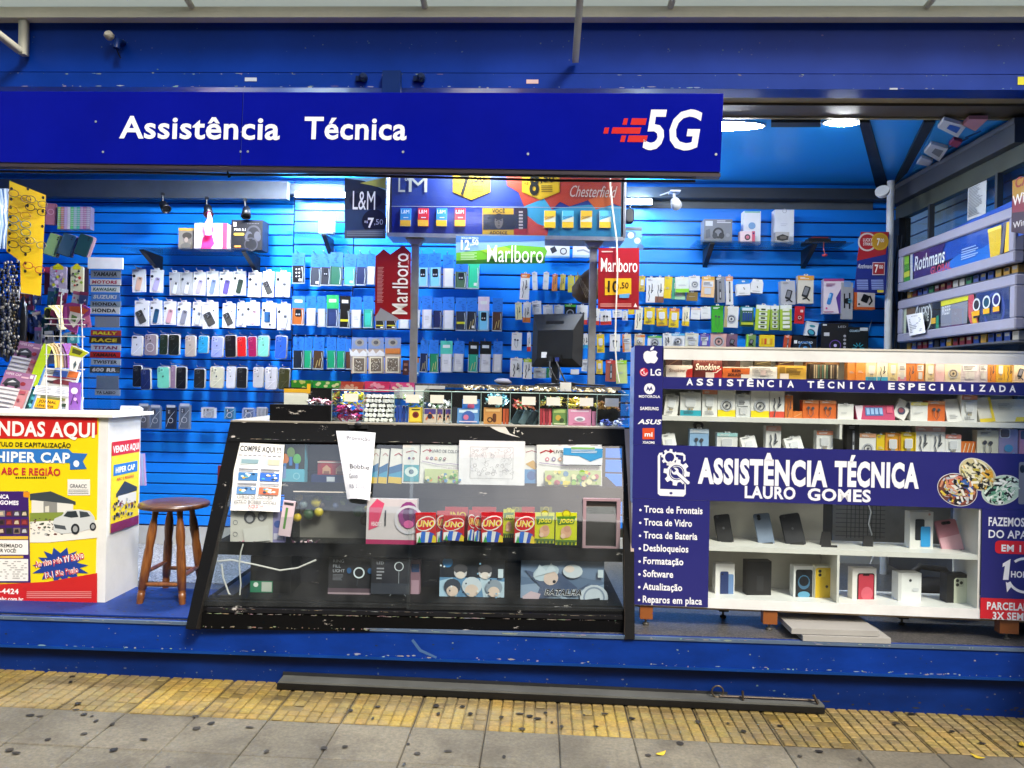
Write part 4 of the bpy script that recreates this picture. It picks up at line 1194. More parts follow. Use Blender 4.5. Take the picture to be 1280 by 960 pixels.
# the poster on the desk's side
SD=Pan(L0.m@V((xd1+.001,.0,0)),L0.yaw+math.radians(90))
b=MB('vinyl')
zz=zt0
b.mat='vinyl'
y0,y1=.035,.325
def sv(f):return zt0*f
b.rect(y0,sv(.375),y1,sv(.865),'#e9cf12',y=-.002)
b.rect(y0,sv(.79),y1,sv(.865),'#c5221f',y=-.003);b.text('VENDAS AQUI',y0+.01,sv(.805),.038,'#f3efe6',w=y1-y0-.02,bold=.03,y=-.0042)
b.rect(y0+.02,sv(.68),y1-.02,sv(.74),'#2f74bd',y=-.003);b.text('HIPER CAP',y0+.04,sv(.693),.032,'#f4f4ee',w=.2,bold=.03,y=-.0042)
b.text('ABC E REGIÃO',y0+.05,sv(.65),.016,'#c02a34',w=.18,bold=.02,y=-.0042)
b.poly([(y0+.05,sv(.58)),(.17,sv(.64)),(y1-.02,sv(.59)),(y1-.02,sv(.57)),(y0+.05,sv(.56))],'#363c40',y=-.003)
b.rect(y0+.07,sv(.51),y1-.03,sv(.565),'#d9d6cc',y=-.0034)
for k in range(60):
    x,z=rag.uniform(y0+.01,y1-.04),rag.uniform(sv(.43),sv(.53));r=rag.uniform(.006,.024)
    b.poly([(x,z),(x+r,z+.004),(x+r,z+r*.8),(x+.003,z+r)],rag.choice(['#2a3038','#7a1f2c','#a8aaa6','#20242a','#4a4038','#6a4a7c','#c9b040']),y=-.0038-k*.00002)
b.rect(y0,sv(.375),y1,sv(.425),'#7a1f4c',y=-.0052)
b.build('side_poster',DK,L0.i@SD.m)

# ================================================================ stool
fx=[(174,757),(228,758),(207,737),(253,739)]
ft=[onz(x,y,FLZ)for x,y in fx]
cs=(ft[0]+ft[1]+ft[2]+ft[3])/4
hs=at(218,627,cs.y).z-FLZ
ST=thing('stool','round brown wooden stool with four turned legs on the blue rug','stool',T(cs.x,cs.y,FLZ))
rs_=(262-178)/2/FPX*depth(at(218,627,cs.y))
b=MB('wood_dark');
def wood(name,c1,c2,sc_):
    m,n,l,bb=nmat(name)
    tc=n.new('ShaderNodeTexCoord');mp=n.new('ShaderNodeMapping');mp.inputs['Scale'].default_value=sc_
    nz=n.new('ShaderNodeTexNoise');nz.inputs['Scale'].default_value=3;nz.inputs['Detail'].default_value=6;nz.inputs['Distortion'].default_value=1.2
    l.new(tc.outputs['Object'],mp.inputs[0]);l.new(mp.outputs[0],nz.inputs['Vector'])
    cr=n.new('ShaderNodeValToRGB');cr.color_ramp.elements[0].color=(*hx(c1),1);cr.color_ramp.elements[1].color=(*hx(c2),1);cr.color_ramp.elements[0].position=.35;cr.color_ramp.elements[1].position=.68
    l.new(nz.outputs[0],cr.inputs[0]);l.new(cr.outputs[0],bb.inputs['Base Color']);bb.inputs['Roughness'].default_value=.32;bb.inputs['Coat Weight'].default_value=.25
    MATS[name]=m
wood('wood_dark','#3a2012','#5e3b24',(2,14,2));wood('wood_leg','#603418','#875427',(14,14,2))
b.lathe([(rs_*.9,hs-.03),(rs_*.98,hs-.026),(rs_,hs-.016),(rs_*.99,hs-.006),(rs_*.93,hs),(.02,hs+.001)],'#5a2c14',n=36);b.build('seat',ST)
legs=[]
for p in ft:
    q=p-cs;u=V((q.x,q.y,0));top=V((u.x*.56,u.y*.56,hs-.03));bot=V((u.x,u.y,0))
    b=MB('wood_leg');n=16
    prof=[(0,.016),(.08,.019),(.13,.020),(.135,.017),(.15,.021),(.165,.017),(.17,.022),(.4,.025),(.55,.024),(.6,.021),(.72,.025),(.82,.022),(.9,.015),(1,.017)]
    b.tube([bot+(top-bot)*t for t,r in prof],[r for t,r in prof],'#8a4a20',n=12);b.build('leg',ST)
    legs.append((bot,top))
for i,j,t in((0,1,.22),(0,2,.34),(1,3,.30),(2,3,.26)):
    b=MB('wood_leg');a,c=legs[i],legs[j]
    b.tube([a[0]+(a[1]-a[0])*t,((a[0]+(a[1]-a[0])*t)+(c[0]+(c[1]-c[0])*t))/2,c[0]+(c[1]-c[0])*t],[.010,.013,.010],'#7a3f1c',n=8);b.build('stretcher',ST)
# rug
b=MB('rubber');r0=onz(0,768,FLZ);r1=onz(262,736,FLZ)
b.box(-3.6,r1.x+.35,YF+.03,r1.y-.05,FLZ+.004,FLZ+.012,'#0e2f72')
for k in range(300):
    x,y=rag.uniform(-2.6,r1.x+.3),rag.uniform(YF+.05,r1.y-.08);r=rag.uniform(.005,.014)
    b.add([(x,y,FLZ+.0128),(x+r,y+r*.4,FLZ+.0128),(x+r*.8,y+r,FLZ+.0128),(x-r*.3,y+r*.7,FLZ+.0128)],[(0,1,2,3)],rag.choice(['#3a2f24','#1a1f30','#2b4a86']))
tag(b.build('rug'),'flat blue rug with dark speckles under the wooden stool','rug')

# ================================================================ rail on the pavement
a,c=onz(345,858,gz(-1.2)),onz(1030,892,gz(1.5))
a=onz(346,862,gz(a.x));c=onz(1031,893,gz(c.x))
RA=Pan(a,math.atan2(c.y-a.y,c.x-a.x),0,math.atan2(a.z-c.z,(c-a).to_2d().length))
Lr=(c-a).length
rl=thing('metal_rail','long black steel channel lying at the foot of the blue step','metal rail',RA.m)
b=MB('dark_metal');b.box(0,Lr,0,.012,.002,.030,'#0b0b0c');b.box(0,Lr,.012,.075,.002,.026,'#0b0b0c');b.box(.005,Lr,.006,.085,.031,.040,'#63645f');b.box(0,Lr,.085,.095,.002,.055,'#26272a');b.build('channel',rl)
b=MB('metal');x=RA.q(900,868)[0]
b.tube([(x+.028*math.cos(t*.39),.05,.068+.028*math.sin(t*.39))for t in range(17)],.004,'#6a5d4a',n=6);b.build('pull_ring',rl)
x2_=RA.q(930,880)[0]
b=MB('metal');b.tube([(x+.01,.045,.048),(Lr-.02,.045,.048)],.005,'#5c5148',n=6);b.tube([(x2_,.02,.042),(x2_,.03,.085)],.006,'#5c5148',n=6);b.tube([(Lr-.03,.01,.045),(Lr-.05,.02,.085)],.007,'#5c5148',n=6);b.build('bolt_rod',rl)

# ================================================================ goods hanging on the slat wall
G=random.Random(21)
WALL=Pan((0,YB,0))
GREY,INK='#b9bac0','#3a3b42'
def boxed_case(col,style):
    def d(a):
        mb=a.mb
        a.rr(.30,-.075,.74,.02,.05,'#dfe0e4');a.rr(.42,-.05,.62,-.025,.02,'#5a5c66')
        a.lines(.12,.06,.62,.13,2,'#9a9ba3',G)
        if style!='b':
            a.e(.17,.30,.11,'#26272d');a.r(.08,.42,.22,.45,GREY)
        if style=='b': # dark tilted phone back
            a.rr(.20,.38,.72,.90,.10,'#4b4a48',ang=.45);a.rr(.24,.42,.56,.62,.07,'#2a2a2c',ang=.45)
            for u,v in((.33,.47),(.42,.51),(.36,.56)):a.e(u,v,.05,'#6f6f72')
            a.e(.75,.33,.05,INK);a.r(.15,.95,.7,.965,GREY)
        elif style=='c': # clear case drawn in outline
            a.rr(.34,.42,.78,.96,.12,'#8f9096',ang=-.22);a.rr(.37,.435,.75,.945,.10,'#d4d6da',ang=-.22)
            a.rr(.52,.44,.76,.56,.06,'#7b7c82',ang=-.22);a.e(.6,.49,.045,INK);a.e(.68,.5,.045,INK)
        elif style=='h': # sideways blue one
            a.rr(.2,.36,.62,.76,.05,'#2d5f94');a.rr(.46,.38,.6,.74,.04,'#24507e');a.e(.56,.52,.05,'#0f1c2c');a.e(.62,.86,.08,INK)
        else:
            a.rr(.33,.34,.74,.93,.12,col,ang=-.22)
            a.rr(.52,.35,.75,.50,.06,tuple(q*.75 for q in hx(col)),ang=-.22);a.e(.59,.41,.045,INK);a.e(.68,.43,.045,INK)
        for k in range(4):a.r(.30+k*.15,.955,.37+k*.15,.972,'#85868e')
    return d
def silicone(col,ring=False,logo='#3c3d42',plus=False):
    c=hx(col);dk=tuple(q*.55 for q in c);lt=tuple(min(.9,q*1.25+.05)for q in c)
    def d(a):
        a.rr(.05,.03,.95,.975,.16,col)
        if plus:a.rr(.12,.06,.5,.14,.1,'#3a3a40')
        else:
            a.rr(.1,.05,.54,.27,.12,lt)
            for u,v in((.2,.105),(.2,.205),(.42,.155)):a.e(u,v,.07,dk)
        if ring:a.ring(.5,.62,.3,.06,'#d8d0d4')
        a.e(.5,.45 if not ring else .3,.055,logo);a.e(.52,.405 if not ring else .255,.02,logo)
        if G.random()<.5:a.r(.3,.62,.7,.64,lt)
        if G.random()<.6:a.ln([(.15+G.random()*.2,.9),(.5,.75),(.85,.6-G.random()*.1)],.04,lt)
    return d
SC3=1280/220
def z1(u0,v0,u1,v1,oy=320):return(150+u0/SC3,oy+v0/SC3,150+u1/SC3,oy+v1/SC3)
GRP='boxed phone cases on the blue slat wall'
def stack(obj,n,dx,dz,dy,label,group):
    """the same pack again, further back on the hook"""
    for k in range(1,n+1):
        c=obj.copy();COL.objects.link(c)
        c.matrix_world=obj.matrix_world@T(dx*k,dy*k,dz*k)
        c['label']=label;c['group']=group
def hook(pan_y,px,py):
    pass
rows=((0,'top',320,[(88,95,185,262,'#e2b9a4','p','peach'),(218,100,312,265,'#b9b0dc','p','lilac'),(358,118,440,285,'','c','clear, greyed'),(442,118,528,285,'','c','smoky clear'),(532,115,622,285,'#b6add8','p','pale violet'),
(630,110,716,290,'#7f92bd','p','slate blue'),(724,115,820,290,'#65589f','p','purple'),(822,110,915,285,'#38463e','p','dark green'),(930,118,1028,298,'','c','frosted clear'),(1036,112,1120,298,'','b','tilted black'),(1130,118,1238,298,'','c','plain clear')]),
(1,'second',320,[(105,325,210,510,'','b','tilted black'),(218,325,305,500,'#28587f','p','steel blue'),(315,330,405,500,'#dba9b4','p','rose pink'),(415,335,510,510,'#8f8f9c','p','grey'),(525,335,610,510,'','c','clear'),(598,335,712,528,'','b','big black'),
(745,345,838,522,'','b','dark bronze'),(850,340,920,515,'#aaa8b8','c','greyed lilac'),(918,335,1015,505,'#dfb8c0','p','light pink'),(1030,340,1135,525,'','h','sideways blue'),(1142,348,1240,538,'','c','plain clear')]))
for ri,rn,oy,items in rows:
    for i,(u0,v0,u1,v1,col,stl,nm)in enumerate(items):
        gy=stl=='c' and i in(2,3)
        body='#b4b5ba' if gy else '#e3e3e6'
        fwd=.10+(.02 if(ri,i)in((1,5),(1,8))else 0)
        o=slab('phone_case_box',f'white box showing a {nm} phone case, {ORD[i]} from the sticker strip, {rn} row','phone case',WALL,z1(u0,v0,u1,v1,oy),.014,body,boxed_case(col or '#888',stl),GRP,back=-fwd,twist=G.uniform(-.04,.04),yaw=G.uniform(-.08,.02))
        stack(o,3 if i in(0,1,7)else 2,.006+G.random()*.006,-.004,.019,f'white phone case box hanging behind the {ORD[i]} box of the {rn} row',GRP)
GS2='silicone phone cases on the blue slat wall'
r3=[(80,55,165,205,'#d3d4dd','white',dict(plus=True)),(172,45,272,200,'#a08f98','mauve ringed',dict(ring=True)),(285,45,350,195,'#1c2c20','dark green',{}),(350,45,435,200,'#151c14','black green',{}),(470,55,552,210,'#b8aaa0','beige',{}),(565,55,645,185,'#2c9ed4','sky blue',{}),
(660,60,752,215,'#9aa3dc','lavender',{}),(760,50,848,215,'#0d0d12','black',{}),(850,60,920,210,'#d01f22','red',{}),(930,60,995,210,'#a01a50','crimson',{}),(1000,55,1085,210,'#7fd0bd','mint',{}),(1125,55,1215,225,'#2f5fc8','royal blue',{})]
r4=[(90,270,160,430,'#10131f','blue black',{}),(148,295,225,450,'#16275c','navy',{}),(265,280,365,440,'#7ee0be','mint green',{}),(368,270,405,440,'#9c7f98','mauve',{}),(405,280,485,445,'#0c0d12','black',{}),(535,295,620,440,'#101013','glossy black',{}),(650,280,755,440,'#d2cdb2','cream',{}),
(770,280,840,440,'#d8d8de','white',{}),(845,285,925,440,'#121216','jet black',{}),(965,285,1045,435,'#c3bfbf','pale grey',{}),(1050,285,1145,450,'#cdcad0','ash white',{}),(1150,290,1235,450,'#3e3c1c','olive',{})]
for rn,items in(('third',r3),('fourth',r4)):
    for i,(u0,v0,u1,v1,col,nm,kw)in enumerate(items):
        o=slab('silicone_phone_case',f'{nm} silicone phone case in clear tray, {ORD[i]} from the sticker strip, {rn} row','phone case',WALL,z1(u0,v0,u1,v1,410),.016,'#c9c6c0',silicone(col,**kw),GS2,mat='film',back=-.10-(.015 if(rn,i)in(('fourth',1),('third',3))else 0),twist=G.uniform(-.04,.04),yaw=G.uniform(-.08,.02),round_=.17)
        if i not in(2,):
            stack(o,2,.008+G.random()*.008,-.003,.022,f'silicone phone case hanging behind the {ORD[i]} case of the {rn} row',GS2)
r5=[(130,560,215,730,'#77777f','grey'),(215,570,300,735,'#6f7f98','blue grey'),(330,570,410,735,'#2a3040','dark'),(425,560,515,735,'#7d8796','silver'),(590,580,700,655,'#d2d4da','white'),(755,580,840,665,'#4f8fb8','blue'),(885,585,985,665,'#7f8fb8','pale blue'),(990,580,1075,665,'#8a8a90','zebra striped')]
def d_phonebag(col,zebra=False):
    def d(a):
        a.r(.1,-.06,.9,.05,'#bfc6d2')
        if zebra:
            for k in range(14):a.ln([(.1+k*.06,.05),(.14+k*.06,.5),(.06+k*.065,.98)],.03,INK if k%2 else '#e8e8e8')
        else:
            a.rr(.14,.1,.86,.95,.1,tuple(q*.55 for q in hx(col)));a.rr(.2,.14,.52,.34,.08,INK);a.e(.32,.2,.06,GREY);a.e(.32,.28,.06,GREY)
            a.ring(.5,.62,.22,.05,GREY);a.ln([(.1,.9),(.4,.5),(.9,.2)],.03,'#c3cad6')
    return d
for i,(u0,v0,u1,v1,col,nm)in enumerate(r5):
    o=slab('bagged_phone_case',f'{nm} phone case in a clear bag, {ORD[i]} in the lowest row above the desk','phone case',WALL,z1(u0,v0,u1,v1,410),.012,col,d_phonebag(col,'zebra' in nm),'bagged phone cases in the lowest row',mat='film',back=-.10,yaw=G.uniform(-.08,.02))
    if i in(0,1,3):stack(o,2,.012,.0,.02,f'clear bagged phone case hanging behind the {ORD[i]} one of the lowest row','bagged phone cases in the lowest row')

# ---------------------------------------------------------------- flip covers in bags with blue paper headers
BLUEH='#2f78d8'
def bag_cover(col,head=BLUEH,style=''):
    def d(a):
        hh=.40
        a.r(.0,-.03,1,hh,head)
        if head==BLUEH:
            for k in range(7):
                u,v=G.uniform(.08,.7),.05+k*.045;a.ln([(u,v),(u+.1,v+G.uniform(-.02,.02)),(u+.22,v)],.035,'#123c8c')
        else:
            a.r(.2,.1,.8,.2,'#d9dcd8')
        a.r(.06,hh,.94,.97,col)
        a.r(.06,hh,.16,.97,tuple(q*.6 for q in hx(col)))
        if style=='cut':a.rr(.28,hh+.04,.75,.7,.1,'#131a22');a.e(.4,.62,.07,GREY);a.e(.6,.62,.07,GREY)
        if style=='dots':
            for u in(.35,.6):
                for v in(.52,.64,.76):a.e(u,v,.07,'#d9d9dc')
        if style=='stripe':a.r(.1,.72,.9,.79,'#c9c22a')
        if style=='frame':a.rr(.2,.52,.82,.9,.05,tuple(min(.9,q*1.3)for q in hx(col)))
        if style=='gold':a.ln([(.3,.95),(.45,.7),(.6,.9),(.7,.65)],.06,'#d2c07a')
        if style=='lines':a.lines(.3,.6,.8,.75,3,GREY,G)
        a.ln([(.82,.45),(.9,.7),(.84,.95)],.05,'#c9d4dc');a.r(.0,.97,1,1,'#a9b4bd')
        if G.random()<.4:a.r(.55,.84,.8,.92,'#e6e6e6')
    return d
SC4=1280/280
def z2(u0,v0,u1,v1,oy=300,oy2=None):return(360+u0/SC4,oy+v0/SC4,360+u1/SC4,(oy if oy2 is None else oy2)+v1/SC4)
rA=[(25,78,95,250,'#141418','black',BLUEH,'dots'),(130,85,190,265,'#3a3f4a','charcoal',BLUEH,''),(190,85,245,262,'#343742','dark grey',BLUEH,'cut'),(240,75,312,262,'#2c6650','forest green',BLUEH,''),(320,85,388,262,'#4ab8a8','teal',BLUEH,'frame'),(392,85,450,260,'#1e2c58','navy',BLUEH,''),(452,85,498,255,'#d9d9de','white',BLUEH,''),
(738,85,802,268,'#7fc3e8','light blue',BLUEH,'cut'),(806,82,875,270,'#7cc4ea','ice blue',BLUEH,'cut'),(885,90,948,272,'#d5d5dc','white',BLUEH,''),(955,118,1022,278,'#4d6a4c','green and grey',BLUEH,'cut'),(1028,60,1095,280,'#35c292','mint','#35c292','')]
rB=[(22,325,95,75,'#b5622c','orange','#3e7fd6','cut'),(105,325,160,78,'#d3d3da','white',BLUEH,'lines'),(168,325,215,85,'#b9bac3','grey',BLUEH,''),(220,320,290,88,'#26345e','navy','#2fa862','frame'),(295,325,355,92,'#141210','black','#141210','stripe'),(360,330,420,92,'#d8d8e0','white',BLUEH,'lines'),(430,325,488,92,'#34a391','teal',BLUEH,'frame'),
(500,425,555,98,'#222420','black and yellow','#222420','stripe'),(560,425,622,98,'#2c211c','brown and red','#2c211c','stripe'),(632,390,694,95,'#dcdcdf','white','#dcdcdf',''),(735,330,757,92,'#d8d8de','white',BLUEH,''),(765,325,825,96,'#dcdce2','white',BLUEH,'lines'),(830,335,880,95,'#1f2c56','navy',BLUEH,''),(885,330,950,100,'#dadae0','white',BLUEH,''),(958,335,1020,108,'#2c3446','dark with yellow band',BLUEH,'stripe'),
(1022,335,1078,108,'#262b38','slate',BLUEH,'gold'),(1085,330,1150,108,'#77c4e6','light blue','#d2c4d4','cut'),(1168,338,1225,110,'#50342a','brown',BLUEH,'gold')]
rC=[(30,150,90,325,'#1c2430','dark slate',BLUEH,''),(92,150,138,325,'#1f9b6a','green',BLUEH,''),(145,150,205,328,'#4c3524','brown',BLUEH,'gold'),(222,150,275,325,'#1f9568','green',BLUEH,''),(278,155,328,325,'#20986a','green',BLUEH,''),(330,160,362,328,'#5a3b2a','brown',BLUEH,''),
(755,165,800,345,'#1c2b52','navy',BLUEH,'gold'),(808,165,862,348,'#21875c','green',BLUEH,'gold'),(870,170,940,345,'#d8d8dd','white','#53c0ae','lines'),(945,170,1005,342,'#d6d6dd','white',BLUEH,'lines'),(1030,175,1088,345,'#2ba183','teal','#1a1a1a','gold'),(1095,172,1160,345,'#dadade','white','#1d1d1d','lines'),(1170,172,1225,345,'#d5d5dc','white',BLUEH,'')]
GC='flip covers in bags with blue headers'
for rn,items,oy,oy2 in(('upper',rA,300,None),('middle',rB,300,390),('lower',rC,390,None)):
    for i,(u0,v0,u1,v1,col,nm,hd,stl)in enumerate(items):
        hn={BLUEH:'blue header'}.get(hd,'no blue header')
        o=slab('flip_cover',f'{nm} flip cover, {hn}, {ORD[i]} from the boxed cases, {rn} row','phone cover',WALL,z2(u0,v0,u1,v1,oy,oy2),.012,'#aab6c4',bag_cover(col,hd,stl),GC,mat='film',back=-.09-.004*(i%2),twist=G.uniform(-.035,.035),yaw=G.uniform(-.05,.05))
        stack(o,1,.007,-.002,.02,f'bagged flip cover hanging behind the {ORD[i]} cover of the {rn} row',GC)
def d_square(head):
    def d(a):
        a.r(0,-.45,1,.0,'#7c8fb8');a.e(.5,-.25,.3,'#9a958c',rv=.16);a.e(.5,-.25,.16,'#5e5a58',rv=.08)
        if head=='o':a.r(.05,-.02,.95,.2,'#c77a3e')
        else:a.p([(-.15,-.02),(.1,.15),(.3,.02),(.5,.2),(.75,.05),(1.05,.18),(1.05,.3),(-.05,.3)],'#dcdad8')
        a.r(.1,.32,.9,.97,'#e6dcc0');a.r(.17,.38,.83,.91,'#77695a');
        for k in range(40):
            u,v=G.uniform(.2,.75),G.uniform(.41,.86);a.r(u,v,u+.05,v+.035,G.choice(['#d9d0bc','#b0a590','#efe6d0','#4a4038']))
    return d
for i,(u0,u1,hd,nm)in enumerate(((362,452,'','crumpled white film'),(458,548,'','torn white film edge'),(552,645,'o','orange strip'))):
    slab('patterned_tag_pack',f'beige pack with framed square pattern and {nm}, below the red arrow poster','accessory pack',WALL,z2(u0,210,u1,352,390),.012,'#b9a594',d_square(hd),'beige packs with framed square patterns',mat='film',back=-.13,twist=G.uniform(-.04,.04))
slab('keyring_pack','small dark brown pack beside the display pole, under the red arrow poster','accessory pack',WALL,z2(655,275,690,360,390),.012,'#4b2b28',lambda a:(a.r(.2,.2,.8,.4,'#8a5a4a'),a.e(.5,.65,.2,'#a58a7a')),mat='film',back=-.13)
def d_can(a):
    a.r(0,-.35,1,0,'#b5763a');
    for k in range(9):a.e(G.uniform(.1,.9),G.uniform(-.3,.9),.12,G.choice(['#dfe6ee','#7fb4e0','#2a5ea8','#d9a860']))
slab('glue_tube_pack','blue patterned pack hanging in front of the display pole foot','accessory pack',WALL,z2(700,290,748,365,390),.02,'#4b94d6',d_can,mat='film',back=-.16)
slab('spare_header','bare blue paper header hanging alone under the lowest silicone cases','paper tag',WALL,(364,474.5,377,490),.004,BLUEH,lambda a:[a.ln([(.2,.2+k*.15),(.5,.15+k*.15),(.8,.25+k*.15)],.05,'#123c8c')for k in range(5)],mat='paper',back=-.09)

# ---------------------------------------------------------------- chargers, cables and earphones on cards
def card(body,band=None,style='plug',bandpos='t',ink='#4a4b52'):
    def d(a):
        a.rr(.36,-.06,.64,.015,.06,'#dcdcdc');a.rr(.44,-.045,.56,-.02,.03,'#555')
        if band:
            if bandpos=='t':a.r(0,0,1,.16,band)
            elif bandpos=='b':a.r(0,.76,1,1,band)
            elif bandpos=='f':a.r(.0,.0,1,.06,band);a.r(0,.94,1,1,band);a.r(0,0,.08,1,band);a.r(.92,0,1,1,band)
            elif bandpos=='s':a.r(0,0,.22,1,band)
        a.lines(.14,.06,.7,.14,2,'#8a8a8e' if not band else '#efefef',G)
        if style=='plug':
            a.rr(.24,.24,.76,.60,.08,'#f0f0ee');a.rr(.27,.26,.73,.57,.06,'#d4d5d6');a.r(.36,.60,.64,.68,'#9c9a94');a.r(.4,.68,.46,.75,'#b9a26a');a.r(.54,.68,.6,.75,'#b9a26a');a.lines(.15,.8,.8,.93,3,ink,G)
        elif style=='cable':
            a.ln([(.3,.3),(.36,.45),(.28,.6),(.38,.75),(.3,.9)],.07,ink);a.ln([(.62,.25),(.66,.42),(.58,.55)],.09,ink);a.ln([(.55,.62),(.75,.5)],.1,ink);a.e(.3,.92,.06,ink)
        elif style=='ear':
            a.e(.35,.4,.1,ink);a.e(.62,.42,.1,ink);a.ln([(.35,.45),(.34,.7),(.5,.88),(.64,.7),(.62,.48)],.035,ink)
        elif style=='coil':
            a.ring(.5,.6,.3,.07,'#b9bcc2');a.ring(.5,.6,.22,.05,ink);a.e(.5,.6,.08,ink)
        elif style=='pen':
            a.rr(.4,.18,.62,.9,.1,ink);a.rr(.45,.25,.57,.5,.05,'#8a8b90');a.rr(.46,.6,.56,.82,.04,'#c9c9c9')
        elif style=='box':
            a.r(.12,.24,.88,.5,'#d9dadc');a.rr(.25,.55,.75,.86,.06,'#c5c6c8');a.lines(.16,.28,.8,.46,3,ink,G)
        elif style=='rows':
            for k in range(5):a.rr(.2,.12+k*.17,.8,.24+k*.17,.05,'#dfe4d0');a.rr(.34,.14+k*.17,.66,.21+k*.17,.04,ink)
        elif style=='bat':
            a.r(.12,.05,.88,.2,'#cfe0ea')
            for k in range(4):a.rr(.16+k*.18,.3,.30+k*.18,.72,.03,'#2b4a8c');a.r(.18+k*.18,.27,.28+k*.18,.3,'#c8c8cc')
            a.r(.05,.8,.95,.92,'#b9c23a')
        elif style=='holder':
            a.rr(.32,.38,.72,.78,.06,'#2c2e33',ang=-.3);a.ln([(.3,.85),(.55,.8),(.75,.9)],.09,'#1c1d20');a.rr(.38,.42,.64,.7,.04,'#7b7d84',ang=-.3)
        elif style=='plain':
            a.lines(.2,.5,.8,.6,2,'#b5b6b8',G)
    return d
SC5=1280/220
def z3(u0,v0,u1,v1):return(630+u0/SC5,330+v0/SC5,630+u1/SC5,330+v1/SC5)
SC6=1280/170
def z4(u0,v0,u1,v1):return(790+u0/SC6,335+v0/SC6,790+u1/SC6,335+v1/SC6)
SC7=1280/180
def z5(u0,v0,u1,v1):return(940+u0/SC7,335+v0/SC7,940+u1/SC7,335+v1/SC7)
W1,Y1,O1,G1='#e3e2de','#e3c324','#d9772e','#58b83a'
